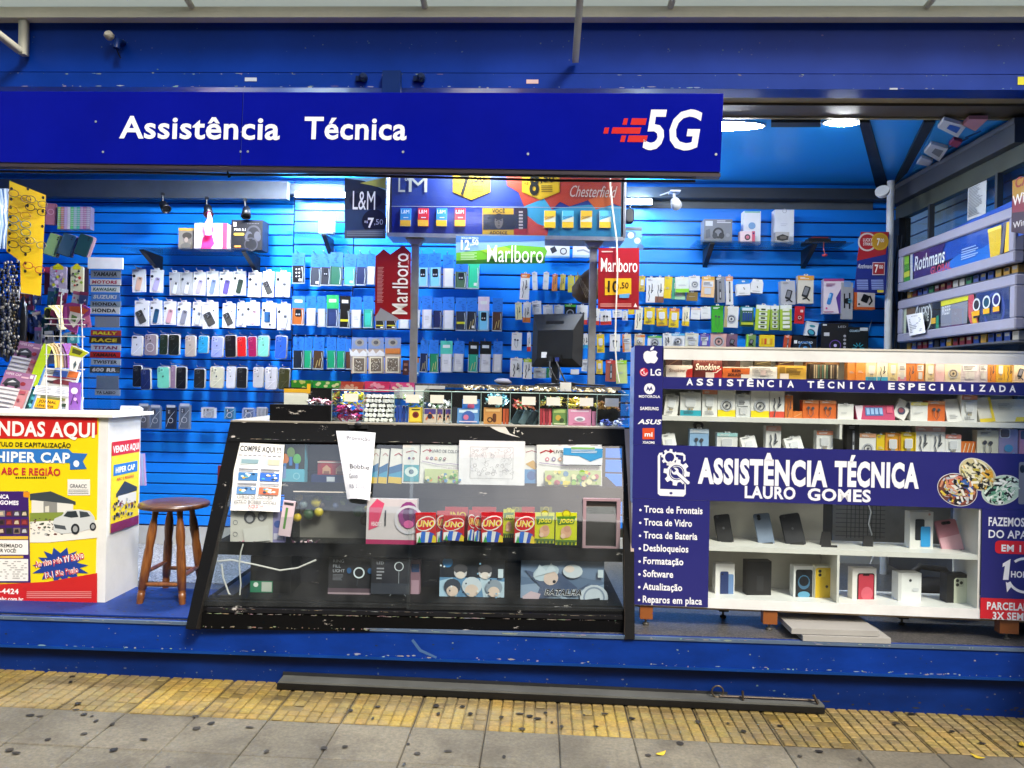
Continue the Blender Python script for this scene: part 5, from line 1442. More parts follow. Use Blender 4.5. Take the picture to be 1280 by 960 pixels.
acc=[
('by the flip covers, upper row',z3,[(118,70,185,258,W1,O1,'cable','t','white orange topped cable pack'),(205,60,243,188,W1,None,'plain','t','narrow plain white cable pack'),(285,60,325,185,W1,None,'plain','t','narrow white pack in the bright light streak'),(350,75,388,195,'#d98a4a',O1,'cable','t','narrow orange cable pack'),(408,75,445,190,'#d8c25a',None,'cable','t','narrow mustard cable pack'),(465,85,510,205,'#d9cf52',None,'plain','t','yellow pack next to the brown bag'),(515,85,560,195,Y1,None,'plain','t','yellow pack half behind the brown bag')]),
('over the black monitor, second row',z3,[(82,280,130,405,'#e0dca8',None,'cable','t','pale yellow cable pack'),(138,278,195,425,W1,O1,'cable','b','white cable pack with orange foot'),(205,270,270,365,W1,None,'box','t','wide white pack'),(285,300,355,400,W1,None,'plug','t','white charger pack'),(362,300,432,405,W1,None,'plug','t','white charger pack'),(440,295,522,400,'#161a16',G1,'coil','t','black pack with green head'),(528,300,608,440,W1,'#c43a30','ear','b','white earphone pack with red foot'),(615,320,695,442,W1,'#c43a30','cable','b','white cable pack with red foot behind the pole'),(700,340,780,442,W1,'#c43a30','ear','b','white earphone pack with red foot under the poster'),(790,335,858,388,W1,None,'box','t','small white pack under the red price poster'),(862,340,900,410,W1,None,'plug','t','tiny white plug pack'),(905,330,950,366,Y1,None,'plain','t','small yellow pack')]),
('beside the monitor, third row',z3,[(55,500,128,628,W1,None,'ear','t','white earphone pack'),(168,500,195,635,W1,'#c43a30','cable','b','white pack half behind the monitor'),(565,510,620,612,W1,'#2f9fd0','cable','b','white pack with blue foot'),(675,510,730,645,Y1,None,'plug','t','yellow charger pack by the pole'),(770,510,845,635,W1,None,'ear','t','white earphone pack past the cord'),(862,510,925,640,'#e6d6ba',O1,'box','s','cream pack with orange edge'),(950,510,1020,605,'#d9c9a0',None,'coil','t','cream coil pack'),(1045,530,1145,640,W1,None,'coil','t','wide white coil pack'),(1165,505,1215,620,W1,None,'cable','t','slim white pack'),(1220,505,1280,620,W1,'#7fb4d8','coil','t','white pack with blue head')]),
('beside the monitor foot, lowest row',z3,[(45,685,132,825,W1,None,'cable','t','white cable pack'),(140,690,205,835,W1,'#b8d22a','cable','t','white pack with lime head'),(215,755,305,830,'#cfd6d0',None,'box','t','greyish pack'),(308,755,410,828,W1,'#2f7a4a','coil','s','white pack with green edge'),(485,765,545,802,W1,None,'plain','t','small white pack'),(565,695,628,780,W1,None,'box','t','white pack by the pole'),(672,700,718,800,Y1,None,'plug','t','yellow pack right by the pole'),(740,700,815,855,'#a5523c','#c43a30','pen','t','red brown razor pack'),(815,700,895,870,'#cfe08a','#9fd22a','plain','t','lime headed pale pack')]),
('past the red price poster, upper row',z4,[(68,75,122,220,'#d9b83a',None,'plug','t','golden pack'),(135,90,218,325,W1,None,'cable','t','large white cable pack'),(219,88,300,325,W1,'#8a5a4a','cable','b','large white cable pack with photo foot'),(305,80,375,285,Y1,None,'plain','t','tall yellow pack'),(380,95,505,295,'#a8d0a8','#4fae8a','box','s','green edged pack'),(410,85,535,230,'#dfe6d8','#8fd23a','plain','b','white pack with lime foot'),(540,75,640,210,W1,None,'coil','t','white coil pack'),(515,225,618,308,'#8a7238',None,'plain','t','small brown pack'),(655,80,775,275,'#e8c08a','#d9a83a','box','t','peach pack'),(780,80,875,325,'#8f9094','#2c2d30','pen','s','grey tool pack'),(885,80,950,345,W1,'#e0a070','pen','t','tall white pack with a black pen')]),
('past the red price poster, second row',z4,[(30,370,98,580,'#e6e2c8',None,'cable','t','tall cream pack'),(115,370,215,530,Y1,None,'plug','t','yellow charger pack'),(230,375,332,545,Y1,'#d9a020','plug','f','yellow charger pack with amber rim'),(350,380,442,560,Y1,O1,'plug','t','yellow charger pack with orange head'),(475,370,540,545,'#e6e0c0',Y1,'cable','b','cream pack with yellow foot'),(555,375,642,482,W1,'#e0c0a0','plain','t','square white pack'),(648,365,740,478,W1,None,'plain','t','plain square white pack'),(750,355,858,605,'#3ea62c','#2f8a22','ear','t','bright green earphone pack'),(870,360,1000,560,W1,'#b8a878','coil','s','white coil cable pack'),(1020,365,1145,550,'#3c6a4a','#2f8a9a','bat','t','blue and green battery pack')]),
('just above the white display case, third row',z4,[(30,630,120,745,'#e0c8a0',O1,'plug','t','cream pack with orange head'),(150,640,280,745,'#c9d2c0',G1,'coil','t','pale coil pack with green head'),(292,615,365,745,W1,None,'cable','t','slim white pack'),(370,615,495,745,W1,'#4fa8d8','coil','t','white earphone pack with blue head'),(500,612,625,745,'#d9d6c0',None,'box','t','cream box with drawn plug'),(640,620,725,745,'#6a5ab0','#5a4aa0','box','t','purple pack'),(740,615,890,745,'#d8a8a0',None,'coil','t','pink coil pack'),(890,622,990,745,'#7a5a70',None,'holder','t','dark mauve pack'),(1075,625,1165,745,'#7a9a5a','#8fd23a','holder','s','lime edged grey pack')]),
]
GA='chargers and cables hanging on cards'
for rn,zf,items in acc:
    for i,(u0,v0,u1,v1,body,band,stl,bp_,nm)in enumerate(items):
        slab('accessory_pack',f'{nm} {rn}','accessory pack',WALL,zf(u0,v0,u1,v1),.022,body,card(body,band,stl,bp_),GA,mat='film',back=-.085-.014*(i%2)-(.02 if nm.startswith('white pack with lime')else 0),twist=G.uniform(-.055,.055),yaw=G.uniform(-.12,.05))
def cubebox(top):
    def d(a):
        a.p([(0,0),(1,0),(.88,-.35),(.12,-.35)],top);a.rr(.38,-.3,.62,-.15,.04,'#cfcfcf');a.ln([(.5,.3),(.55,.5),(.6,.45)],.06,INK);a.lines(.15,.8,.8,.9,1,'#aaa',G)
    return d
slab('plug_box','white box with blue top hanging past the tall pen pack','accessory pack',WALL,z4(990,150,1112,255),.06,W1,cubebox('#2f86d0'),GA,back=-.13,twist=-.06)
slab('plug_box','white box with a black figure hanging next to the blue topped box','accessory pack',WALL,z4(1118,140,1232,235),.06,W1,cubebox('#e6e6e4'),GA,back=-.13,twist=.08)
misc=[
('phone_holder_box','white box with a black phone holder on grey ground, third shelf hook',z5(258,115,385,325),'#b9bac0',card('',None,'holder'),.05,-.05,.04),
('phone_holder_box','cream grey box with orange head and a silver car holder',z5(408,68,545,315),'#d6cfc0',card('','#e0a040','holder'),.05,.0,-.05),
('battery_card','tall green battery card with round cells, first of three',z5(35,330,155,555),'#a8c23a',card('','#dfe4da','rows','t','#3c4a22'),.02,.05,-.06),
('battery_card','tall green battery card in the middle of three',z5(165,335,238,550),'#9ab63a',card('','#dfe4da','rows','t','#2c3a1c'),.02,.0,-.03),
('battery_card','tall green battery card with white cells, nearest the red card',z5(250,330,352,555),'#a8c63c',card('','#dfe4da','rows','t','#e8ead8'),.02,-.02,-.02),
('memory_card_pack','small red pack hanging past the green battery cards',z5(382,340,465,495),'#c01c28',lambda a:(a.r(.3,.5,.8,.85,'#8a1018'),a.r(.55,.2,.85,.35,'#e8c8c8'),a.ring(.5,.65,.15,.05,'#e0d0d0')),.012,.03,.0),
('mouse_pack','small white pack with a blue oval, tilted, above the dark controller box',z5(478,480,582,625),'#d9dde0',lambda a:(a.r(0,0,1,.12,'#c5cad0'),a.e(.5,.25,.25,'#3f8a9a',rv=.08),a.e(.5,.65,.36,'#1c3f5c',rv=.2,ang=-.4),a.e(.48,.63,.25,'#3fa0b8',rv=.12,ang=-.4)),.03,.16,.0),
('battery_tray','yellow and red battery pack just above the white case edge',z5(70,595,200,700),'#e6c820',lambda a:[a.r(.1+k*.2,.3,.25+k*.2,.8,c)for k,c in enumerate(('#d9a020','#c84a2a','#e8d860','#d9a020'))],.02,.0,.0),
('razor_pack','orange red pack peeking above the white case edge',z5(285,600,345,740),'#c8502c',card('','#d9683c','pen'),.02,.1,.0),
('controller_box','black box with blue print peeking above the white case edge',z5(368,600,575,745),'#12161f',lambda a:(a.t('GAMEPAD',.2,.5,.14,'#c8d8ea',w=.62,bold=.04),a.r(.03,.3,.16,.5,'#e6e6e6'),a.ring(.5,.75,.25,.05,'#2f6fb0'),a.e(.5,.8,.1,'#3f90d0')),.06,.0,.0),
('trimmer_box','white and violet box with a blue hair trimmer and red side',z5(640,95,810,405),'#ddd0da',lambda a:(a.r(0,0,1,.07,'#a0407c'),a.p([(1,.12),(.62,.55),(.78,1),(1,1)],'#503088'),a.rr(.22,.4,.42,.75,.08,'#2f7fc8',ang=-.25),a.rr(.25,.43,.36,.56,.04,'#8fc0e8',ang=-.25),a.lines(.12,.14,.6,.24,3,'#9a5a8a',G),a.e(.15,.85,.05,'#c84a8a'),a.r(0,.94,.5,.96,'#a0407c')),.07,.0,-.12),
('watch_pack','grey pack with a dark smart watch, beside the hair trimmer box',z5(795,130,895,455),'#a3a5aa',lambda a:(a.rr(.2,-.04,.8,.12,.1,'#7f9cc8'),a.ln([(.25,.3),(.28,.7)],.12,'#17181c'),a.ln([(.7,.28),(.72,.72)],.14,'#17181c'),a.e(.5,.5,.26,'#17181c'),a.e(.72,.5,.2,'#4f8fa8'),a.ln([(.2,.5),(.8,.5)],.1,'#17181c')),.012,.0,.0),
('car_holder_box','orange and white box with a black car mount beside the corner pole',z5(905,180,1090,370),'#e3d9d0',lambda a:(a.r(0,0,.16,1,'#d9642a'),a.r(0,.88,1,1,'#d9642a'),a.rr(.38,.3,.7,.66,.04,'#1b1b1e',ang=-.4),a.ln([(.75,.35),(.85,.6),(.72,.78)],.08,'#1b1b1e'),a.e(.25,.75,.05,'#222')),.06,.0,-.02),
('speaker_box','large black box with violet ring print and icon column, stacked over the case',z5(620,490,850,745),'#17171c',lambda a:(a.r(.05,.04,.2,.09,'#cfcfd2'),a.r(.1,.33,.3,.45,'#c8c8cc'),a.t('LED',.62,.16,.07,'#b8b8bc',w=.28),a.ring(.52,.78,.2,.03,'#6a4a9c'),a.e(.52,.78,.06,'#c8b8e8'))+tuple(a.e(.86,.45+k*.13,.05,'#a8a8b0')for k in range(4)),.10,.0,-.1),
('light_box','black box with cyan radiating print and white label, next to the violet ring box',z5(855,525,1030,745),'#0d1418',lambda a:(a.r(.58,.02,.96,.15,'#c8ccd0'),a.t('COLMEIA',.08,.2,.09,'#9fb8c8',w=.5,bold=.03))+tuple(a.ln([(.5+.08*math.cos(k),.85+.08*math.sin(k)),(.5+.3*math.cos(k),.85+.22*math.sin(k))],.035,'#2fa8c0')for k in(0,.6,1.2,1.9,2.5,3.1,3.8,4.4,5,5.6)),.10,.0,-.08),
]
for nm,lb,rc,col,dr,th,tw,yw_ in misc:
    slab(nm,lb,'accessory box',WALL,rc,th,col,dr,'boxed gadgets hanging near the corner pole',back=-.13+(-.02 if 'watch' in nm or 'light_box' in nm else 0),twist=tw,yaw=yw_)
o=bpy.data.objects.get('trimmer_box')
mb=MB('carton')

# ---------------------------------------------------------------- the brown bag hanging by the pole
b=MB('rubber');c=at(738,355,YB-.35)
N=14
vs=[]
prof=[(0,.02),(.12,.055),(.3,.085),(.55,.1),(.8,.085),(.95,.05),(1,.02)]
for t,r in prof:
    for k in range(N):
        a=math.tau*k/N;j=1+.12*math.sin(3*a+t*7)
        vs.append((r*math.cos(a)*j*1.1-.05*t+.02,r*.6*math.sin(a)*j,.11-.24*t))
fs=[(i*N+k,i*N+(k+1)%N,(i+1)*N+(k+1)%N,(i+1)*N+k)for i in range(len(prof)-1)for k in range(N)]
b.add(vs,fs+[tuple(range(N))[::-1],tuple(range(len(vs)-N,len(vs)))],'#5f4a36',None,True)
for k in range(6):
    b.tube([(-.09+k*.012,-.055,.07-k*.02),(-.07+k*.014,-.075,-.02-k*.012),(-.03+k*.012,-.06,-.10)],.003,'#7a6a54',n=5)
b.tube([(0,0,.1),(.01,.05,.17),(.0,.3,.2)],.006,'#2c2018')
tag(b.build('leather_bag',None,T(*c)),'small brown leather bag hanging next to the display pole over the monitor','bag')

# ---------------------------------------------------------------- glass shelves and boxes on them
def shelf(name,label,x0,x1,ypx,y0,brackets):
    a,c=at(x0,ypx,YB-.02),at(x1,ypx,YB-.02)
    t=thing(name,label,'shelf',T((a.x+c.x)/2,YB-.005,a.z),'glass shelves on the slat wall')
    w_=c.x-a.x
    b=MB('glass');b.box(-w_/2,w_/2,-y0,-.006,-.004,.004,'#9fd0c8');b.build('glass_plate',t)
    for px in brackets:
        x=at(px,ypx,YB-.02).x-(a.x+c.x)/2
        b=MB('plastic');b.add([(x-.016,0,-.012),(x+.016,0,-.012),(x+.016,0,-.14),(x-.016,0,-.14),(x-.016,-y0*.92,-.008),(x+.016,-y0*.92,-.008),(x+.016,-y0*.92,-.016),(x-.016,-y0*.92,-.016)],[(0,1,2,3),(4,7,6,5),(0,4,5,1),(2,6,7,3),(1,5,6,2),(0,3,7,4)],'#15171c');b.build('bracket',t)
    return a.z
zsA=shelf('glass_shelf','glass shelf under the three headphone and lamp boxes',178,330,318,.30,(200,322))
zsB=shelf('glass_shelf','short glass shelf under the tube lamp holding a small white box',370,428,297,.22,(414,))
zsC=shelf('glass_shelf','long glass shelf above the cable cards with grey and white boxes',862,1050,309,.26,(882,1005))
def on_shelf(name,label,cat,x0,x1,y0,zs,yy,th,col,draw,mat='carton',yaw=0.0):
    p=Pan((0,yy,0));
    a=p.q(x0,300);c=p.q(x1,300);e=p.q((x0+x1)/2,y0)
    h=e[1]-zs-.005;w_=c[0]-a[0]
    mb=MB(mat);mb.box(-w_/2,w_/2,0,th,0,h,col);draw(Art(mb,w_,h))
    return tag(mb.build(name,None,T((a[0]+c[0])/2,yy,zs+.005)@Matrix.Rotation(yaw,4,'Z')),label,cat)
def d_hat(a):
    a.r(0,0,1,.12,'#d9a84a');a.e(.55,.5,.26,'#7a7268',rv=.3);a.e(.55,.36,.3,'#4a4540',rv=.16);a.e(.5,.55,.12,'#a8978a',rv=.12);a.e(.5,.85,.35,'#6a6864',rv=.16)
on_shelf('earphone_box','grey and amber box with a portrait print at the shelf edge','box',223,243,285,zsA,YB-.22,.08,'#8a8378',d_hat)
def d_flame(a):
    a.r(.0,.0,.35,1,'#d8d0d8');a.p([(.2,1),(.25,.6),(.4,.35),(.35,.15),(.5,-.02),(.58,.2),(.55,.5),(.62,.8),(.5,1)],'#e03a7c');a.r(.86,.0,1,1,'#c04060');a.r(.1,.1,.3,.2,'#b8a8b8')
gb=on_shelf('lamp_box','white and pink box with a glowing pink lamp figure between two other boxes','box',243,284,279,zsA,YB-.26,.12,'#eee6ea',d_flame)
b=MB('pink_glow');c=at(261,272,YB-.30)  # glow put into a pink tube in place of the spotlight's beam
b.tube([(c.x,YB-.30,c.z-.12),(c.x-.008,YB-.30,c.z-.06),(c.x+.008,YB-.30,c.z-.01),(c.x,YB-.30,c.z+.05)],[.02,.026,.016,.006],'#ff60a0',n=10)
tag(b.build('pink_glow_figure'),'slim pink glowing lamp standing before the white and pink box','lamp')
def d_phones(a):
    a.r(.06,.08,.16,.22,'#c8c8cc');a.t('PRO 5.1',.10,.36,.07,'#d8d8dc',w=.36,bold=.03);a.rr(.08,.44,.42,.52,.04,'#c9a83a');a.rr(.1,.86,.32,.92,.03,'#c9803a')
    a.ring(.72,.42,.2,.06,'#3c3c42');a.e(.56,.55,.12,'#4a4a52',rv=.17,ang=-.2);a.e(.85,.55,.11,'#46464e',rv=.17,ang=.2);a.e(.62,.58,.09,'#141418',rv=.12);a.ring(.65,.82,.2,.04,'#3c3c42')
    for k in range(8):a.r(.52+k*.05,.12,.55+k*.05,.14,'#66666c')
on_shelf('headphone_box','black box with large headphones printed on it, last on the shelf','box',289,328,275,zsA,YB-.24,.12,'#17171b',d_phones)
on_shelf('white_gadget_box','small white box on the short shelf in the glare of the tube lamp','box',398,416,266,zsB,YB-.16,.06,'#eceef0',lambda a:(a.ring(.5,.4,.15,.03,'#d0d4d8'),a.lines(.3,.7,.7,.8,2,'#cfd3d6',G)))
def d_head2(a):
    a.r(.04,.08,.3,.3,'#c9cdd2');a.lines(.45,.06,.95,.2,2,'#d0d2d6',G);a.ring(.5,.6,.16,.07,'#2f3238');a.e(.38,.72,.09,'#3c4048',rv=.14);a.e(.62,.72,.1,'#2a2d33',rv=.14);a.e(.84,.7,.07,'#8a8e94');a.p([(.05,.5),(.2,.42),(.22,.8),(.05,.85)],'#5f6369')
on_shelf('grey_headphone_box','grey box with a headset print above the cable cards','box',880,915,274,zsC,YB-.2,.12,'#787c82',d_head2)
on_shelf('bottle_box','tall white box with a blue speaker print behind a small pink box','box',929,950.5,264,zsC,YB-.14,.07,'#e9eaec',lambda a:(a.r(.05,0,.95,.05,'#8fc8b8'),a.rr(.28,.34,.7,.55,.2,'#7fa8d0'),a.lines(.3,.7,.7,.9,3,'#c8c8cc',G)))
on_shelf('watch_box','small pink box with a smart watch print leaning on the tall white box','box',925,943.5,289,zsC,YB-.21,.05,'#e3c9cc',lambda a:(a.e(.5,.55,.2,'#3a3a40',rv=.28),a.e(.5,.55,.12,'#c86a7a',rv=.16),a.r(.8,0,1,1,'#c8506a'),a.e(.9,.2,.06,'#2a2a60')))
on_shelf('tall_white_box','tall plain white box at the far end of the long shelf','box',968,992,262,zsC,YB-.14,.08,'#e6e8ea',lambda a:(a.ring(.5,.04,.1,.03,'#b8b8bc'),a.lines(.3,.4,.7,.5,2,'#d2d4d8',G)))
on_shelf('vr_headset_box','small grey photo box leaning on the tall plain white box','box',969.5,986.5,290,zsC,YB-.21,.05,'#b8b4b0',lambda a:(a.p([(.05,.45),(.5,.2),(.95,.4),(.9,.75),(.5,.85),(.1,.75)],'#3c3a38'),a.rr(.3,.4,.8,.65,.1,'#6a6660')))
b=MB('plastic');c=at(1028,302,YB-.16);
b.box(-.12,.15,-.03,.10,-.006,.012,'#12141a');b.box(-.10,.05,-.02,.06,.012,.032,'#15181f');b.box(-.08,.03,-.025,.05,.0325,.038,'#8a3038')
b.tube([(0,-.03,0),(-.01,-.05,-.04),(0,-.05,-.08)],.003,'#c86a70',n=5);b.lathe([(.006,-.08),(.018,-.085),(.018,-.095),(.006,-.1)],'#c8404c',n=10,M=T(0,-.05,0))
tag(b.build('phone_strap_set',None,T(c.x,c.y,zsC+.012)),'flat black gadget with a red strap dangling from the long glass shelf','gadget')
pk=[(768,790,284,310,'#3f8fc0','blue photo pack behind the cigarette cabinet')]
slab('photo_pack','blue photographic pack half hidden behind the big cigarette cabinet','accessory pack',WALL,(762,284,802,312),.02,'#4f9fce',lambda a:[a.e(G.random(),G.uniform(.2,.9),.1,G.choice(['#9fd0ea','#2a6a9c','#d8ecf6']))for k in range(8)]+[a.r(0,0,1,.15,'#20303c')],back=-.1,mat='film')
slab('cable_card','white packs with black drawn plugs under the green price board','accessory pack',WALL,(681,306,712,322),.02,'#dde0e2',lambda a:(a.p([(.2,.3),(.4,.1),(.5,.5),(.3,.7)],INK),a.ring(.75,.5,.12,.04,INK),a.r(0,.85,1,1,'#8fb8d8')),back=-.1,mat='film')
slab('cable_card','white pack beside the plug drawing, under the cigarette cabinet','accessory pack',WALL,(716,306,742,322),.02,'#e0e2e4',lambda a:(a.ln([(.2,.5),(.5,.4),(.8,.6)],.08,'#9aa0a8'),a.r(0,.8,1,1,'#a8c8e0')),back=-.1,mat='film')
# hooks: up to a hundred chrome pegs
hk=MB('metal');hk.tube([(0,0,0),(0,-.13,0),(0,-.145,.012)],.0025,'#b8bcc0',n=5)
hk0=hk.build('hook');par=bpy.data.objects['slat_wall.002']if 'slat_wall.002' in bpy.data.objects else bpy.data.objects['slat_wall']
hp=[(x0+x1)/2 for x0,y0,x1,y1 in[]]
spots=[]
for ri,rn,oy,items in rows:spots+=[((z1(u0,v0,u1,v1,oy)[0]+z1(u0,v0,u1,v1,oy)[2])/2+1,z1(u0,v0,u1,v1,oy)[1]-1.2)for(u0,v0,u1,v1,*_)in items]
for items in(r3,r4):spots+=[((z1(*t[:4],410)[0]+z1(*t[:4],410)[2])/2+2,z1(*t[:4],410)[1]-1.4)for t in items]
for items,oy in((rA,300),(rC,390)):spots+=[((z2(*t[:4],oy)[0]+z2(*t[:4],oy)[2])/2,z2(*t[:4],oy)[1]-1.2)for t in items]
spots=spots[:95]
for i,(px,py)in enumerate(spots):
    h=hk0 if i==0 else hk0.copy()
    if i:COL.objects.link(h)
    p=at(px,py,YB-.08)
    h.parent=par;h.matrix_local=(par.matrix_world if False else Matrix())@T(p.x,YB,p.z)

# ================================================================ counter top: rear ledge, bins, monitor
yl=dy+.50
TOPZ=Hc+.007
LG=q0.sub(560,479,0)
LGP=Pan(q0.m@V((0,yl,0)),YAW)
lg_a,lg_b=LGP.q(388,474.5),LGP.q(776,486)
zL=(lg_a[1]+lg_b[1])/2
RK=thing('rear_ledge','dark speckled ledge raised at the back of the glass counter, carrying the monitor','ledge',LGP.m@T(0,0,zL))
b=MB('granite');b.box(lg_a[0],lg_b[0],0,.26,-.022,0,'#222');b.build('board',RK)
for x in(lg_a[0]+.02,(lg_a[0]+lg_b[0])/2,lg_b[0]-.02):
    b=MB('dark_metal');b.box(x-.012,x+.012,.06,.2,TOPZ-zL,-.023,'#1a1a1c');b.build('support',RK)
# candy bins of glass
TOPZ=Hc+.007
BF=Pan(q0.m@V((0,dy+.03,0)),YAW)
edges=[414.5,454,492.6,528.6,564,601,637.5,674,709.6,746,786]
dsc=['magenta and yellow sweets','black and white cube sweets','blue packs and a yellow card box','purple and orange small packs','blue card packs','teal sachets and an orange pack','dark thin cards on edge','red packs beside a green pack','a pink pack and yellow wraps','loose gold wraps over blue ones']
CR_=random.Random(9)
def heap(mb,x0,x1,y0,y1,z0,z1,n,cols,s,kind='wrap'):
    for k in range(n):
        x,y=CR_.uniform(x0+s,x1-s),CR_.uniform(y0+s,y1-s);z=z0+(z1-z0)*CR_.random()**.8
        M=T(x,y,z)@Matrix.Rotation(CR_.uniform(0,6.28),4,'Z')@Matrix.Rotation(CR_.uniform(-.9,.9),4,'X')@Matrix.Rotation(CR_.uniform(-.9,.9),4,'Y')
        c=CR_.choice(cols)
        if kind=='cube':mb.box(-s*.55,s*.55,-s*.55,s*.55,-s*.55,s*.55,c,M=M)
        elif kind=='wrap':
            mb.blob((0,0,0),(s*1.1,s*.5,s*.45),c,n=6,m=3,M=M)if False else mb.add([tuple(M@V(p))for p in((-s*1.5,-s*.5,0),(-s*.8,0,0),(-s*1.5,s*.5,0),(s*1.5,-s*.5,0),(s*.8,0,0),(s*1.5,s*.5,0),(-s*.8,-s*.45,0),(s*.8,-s*.45,0),(s*.8,s*.45,0),(-s*.8,s*.45,0),(0,0,s*.5),(0,0,-s*.5))],[(0,1,2),(5,4,3),(6,7,10),(7,8,10),(8,9,10),(9,6,10),(7,6,11),(8,7,11),(9,8,11),(6,9,11)],c)
        elif kind=='card':mb.box(-s,s,-s*.08,s*.08,-s*.7,s*.7,c,M=T(x,y,z)@Matrix.Rotation(CR_.uniform(-.4,.4),4,'Z')@Matrix.Rotation(CR_.uniform(-.3,.1),4,'X')@Matrix.Rotation(CR_.uniform(-.5,.3),4,'Y'))
hb=.175
for i in range(10):
    x0,x1=BF.q(edges[i],510)[0]+.001,BF.q(edges[i+1],510)[0]-.001
    w_=x1-x0;M0=BF.m@T((x0+x1)/2,0,TOPZ)
    t=thing('candy_bin',f'open glass bin on the counter holding {dsc[i]}','candy bin',M0,'glass candy bins along the counter')
    b=MB('clean_glass')
    b.add([(-w_/2,0,.002),(w_/2,0,.002),(w_/2,0,hb),(-w_/2,0,hb)],[(0,1,2,3)],'#fff')
    for s in(-1,1):b.add([(s*w_/2,0,.002),(s*w_/2,.30,.002),(s*w_/2,.30,hb+.03),(s*w_/2,0,hb)],[(0,1,2,3)],'#fff')
    b.build('glass_pane',t)
    b=MB('laminate');b.tube([(-w_/2,0,hb),(w_/2,0,hb)],.0025,'#9fb8ac',n=5);b.tube([(-w_/2,0,.003),(-w_/2,0,hb)],.0018,'#8fa89e',n=5);b.build('glass_edge',t)
    if i not in(1,9)or i==9:
        b=MB('paper');px0=(-.25 if i%2 else-.1)*w_;b.box(px0,px0+.075,-.003,-.0015,hb-.065,hb-.02,'#e4dfd0');b.build('price_tag',t)
def bx(i,f):return BF.q(edges[i],510)[0]*(1-f)+BF.q(edges[i+1],510)[0]*f
def stuff(mb,name,label,cat='sweets'):
    tag(mb.build(name,None,BF.m@T(0,0,TOPZ)),label,cat,kind='stuff')
b=MB('film');heap(b,bx(0,.03),bx(0,.97),.01,.10,.01,.085,70,['#b81c66','#d13a84','#8c1450','#e27ab0','#5a1248'],.017);stuff(b,'wrapped_sweets','magenta wrapped sweets heaped in the first glass bin')
b=MB('film');heap(b,bx(0,.03),bx(0,.97),.14,.28,.08,.155,60,['#d9c81e','#e6d83c','#a8b81e','#c8301c'],.016);stuff(b,'wrapped_sweets','yellow wrapped sweets heaped behind the magenta ones')
b=MB('carton')
for r in range(6):
    for k in range(7):
        x=bx(1,.08+k*.135)+CR_.uniform(-.004,.004);z=.012+r*.026;y=.015+r*.012
        b.box(-.009,.009,-.009,.009,-.009,.009,'#e6e4de',M=T(x,y,z)@Matrix.Rotation(CR_.uniform(-.5,.5),4,'Y')@Matrix.Rotation(CR_.uniform(-.4,.4),4,'Z'))
b.box(bx(1,.02),bx(1,.98),.1,.25,.005,.15,'#17171a');stuff(b,'cube_sweets','white cube sweets in black wrap filling the second glass bin')
def binpack(i,f0,f1,h,y,col,draw,name,label,lean=.12,th=.02,z=.002):
    x0,x1=bx(i,f0),bx(i,f1);w_=x1-x0
    mb=MB('carton');mb.box(-w_/2,w_/2,0,th,0,h,col);
    if draw:draw(Art(mb,w_,h))
    tag(mb.build(name,None,BF.m@T((x0+x1)/2,y,TOPZ+z)@Matrix.Rotation(-lean,4,'X')),label,'small pack','small packs standing in the glass bins')
for k in range(4):binpack(2,.04+k*.11,.13+k*.11,.092,.02+.004*k,('#1c3a8c','#24489c','#1a327c','#2f58a8')[k],None,'sweet_stick',f'thin blue pack, {ORD[k]} of four beside the yellow card box')
binpack(2,.5,.98,.085,.012,'#d9b02a',lambda a:(a.r(.08,.08,.92,.92,'#e8c840'),a.e(.5,.5,.24,'#8a2a1c'),a.e(.5,.5,.14,'#5a1a14'),a.r(.2,.12,.8,.2,'#4a3a1c')),'card_box','yellow playing card sized box with a round red emblem')
b=MB('film');heap(b,bx(2,.03),bx(2,.97),.14,.28,.07,.14,26,['#6a9a2a','#8ab83a','#e0e0d0','#3a5a1c'],.018);stuff(b,'wrapped_sweets','green wrapped sweets behind the yellow card box')
for k,f in enumerate((.02,.5,.78)):binpack(3,f,f+(.45 if k==0 else .2),.08,.012+k*.004,'#c8b8a8',lambda a:(a.r(.05,.05,.95,.4,'#4a3a7c'),a.ln([(.2,.8),(.5,.3),(.8,.7)],.15,'#c8642a'),a.e(.5,.55,.2,'#2a2440')),'sticker_pack',f'small purple and orange sticker pack, {ORD[k]} in its bin')
b=MB('film');heap(b,bx(3,.03),bx(3,.97),.12,.28,.07,.12,40,['#e6e6e6','#2a2a2a','#c8c8c8','#4a7a4a'],.013,'cube');stuff(b,'small_sweets','black and white small sweets behind the purple packs')
binpack(4,.2,.95,.085,.012,'#5a8ac0',lambda a:(a.r(.08,.1,.92,.3,'#c8d8e8'),a.e(.5,.6,.3,'#3a5aa0'),a.e(.4,.6,.12,'#c86a8a'),a.r(.1,.85,.9,.92,'#d8c0d0')),'card_pack','light blue card pack at the front of its bin',.18)
binpack(4,.35,.95,.06,.05,'#3f78b8',lambda a:(a.r(.08,.15,.92,.4,'#a8c8e0'),a.e(.5,.65,.2,'#c8506a')),'card_pack','blue card pack standing behind the light blue one',.1,.02,.075)
binpack(4,.02,.18,.09,.02,'#2a2c34',None,'sweet_stick','dark thin pack beside the light blue card pack')
binpack(5,.1,.72,.09,.012,'#c88a4a',lambda a:(a.ring(.35,.75,.12,.06,'#3a2010'),a.rr(.5,.35,.7,.9,.1,'#5a2c14'),a.r(.1,.08,.9,.25,'#e0b070')),'gum_box','orange brown pack with brown figures in front of teal sachets')
for k in range(2):binpack(5,.76+k*.11,.85+k*.11,.085,.015,'#b8502a',None,'sweet_stick',f'thin rust pack, {ORD[k]} beside the orange brown pack',.1)
b=MB('film');heap(b,bx(5,.03),bx(5,.97),.12,.28,.09,.16,44,['#4fb0c0','#7fc8d4','#2a8aa0','#c8e0e4'],.017);stuff(b,'sachets','teal sachets heaped behind the orange brown pack')
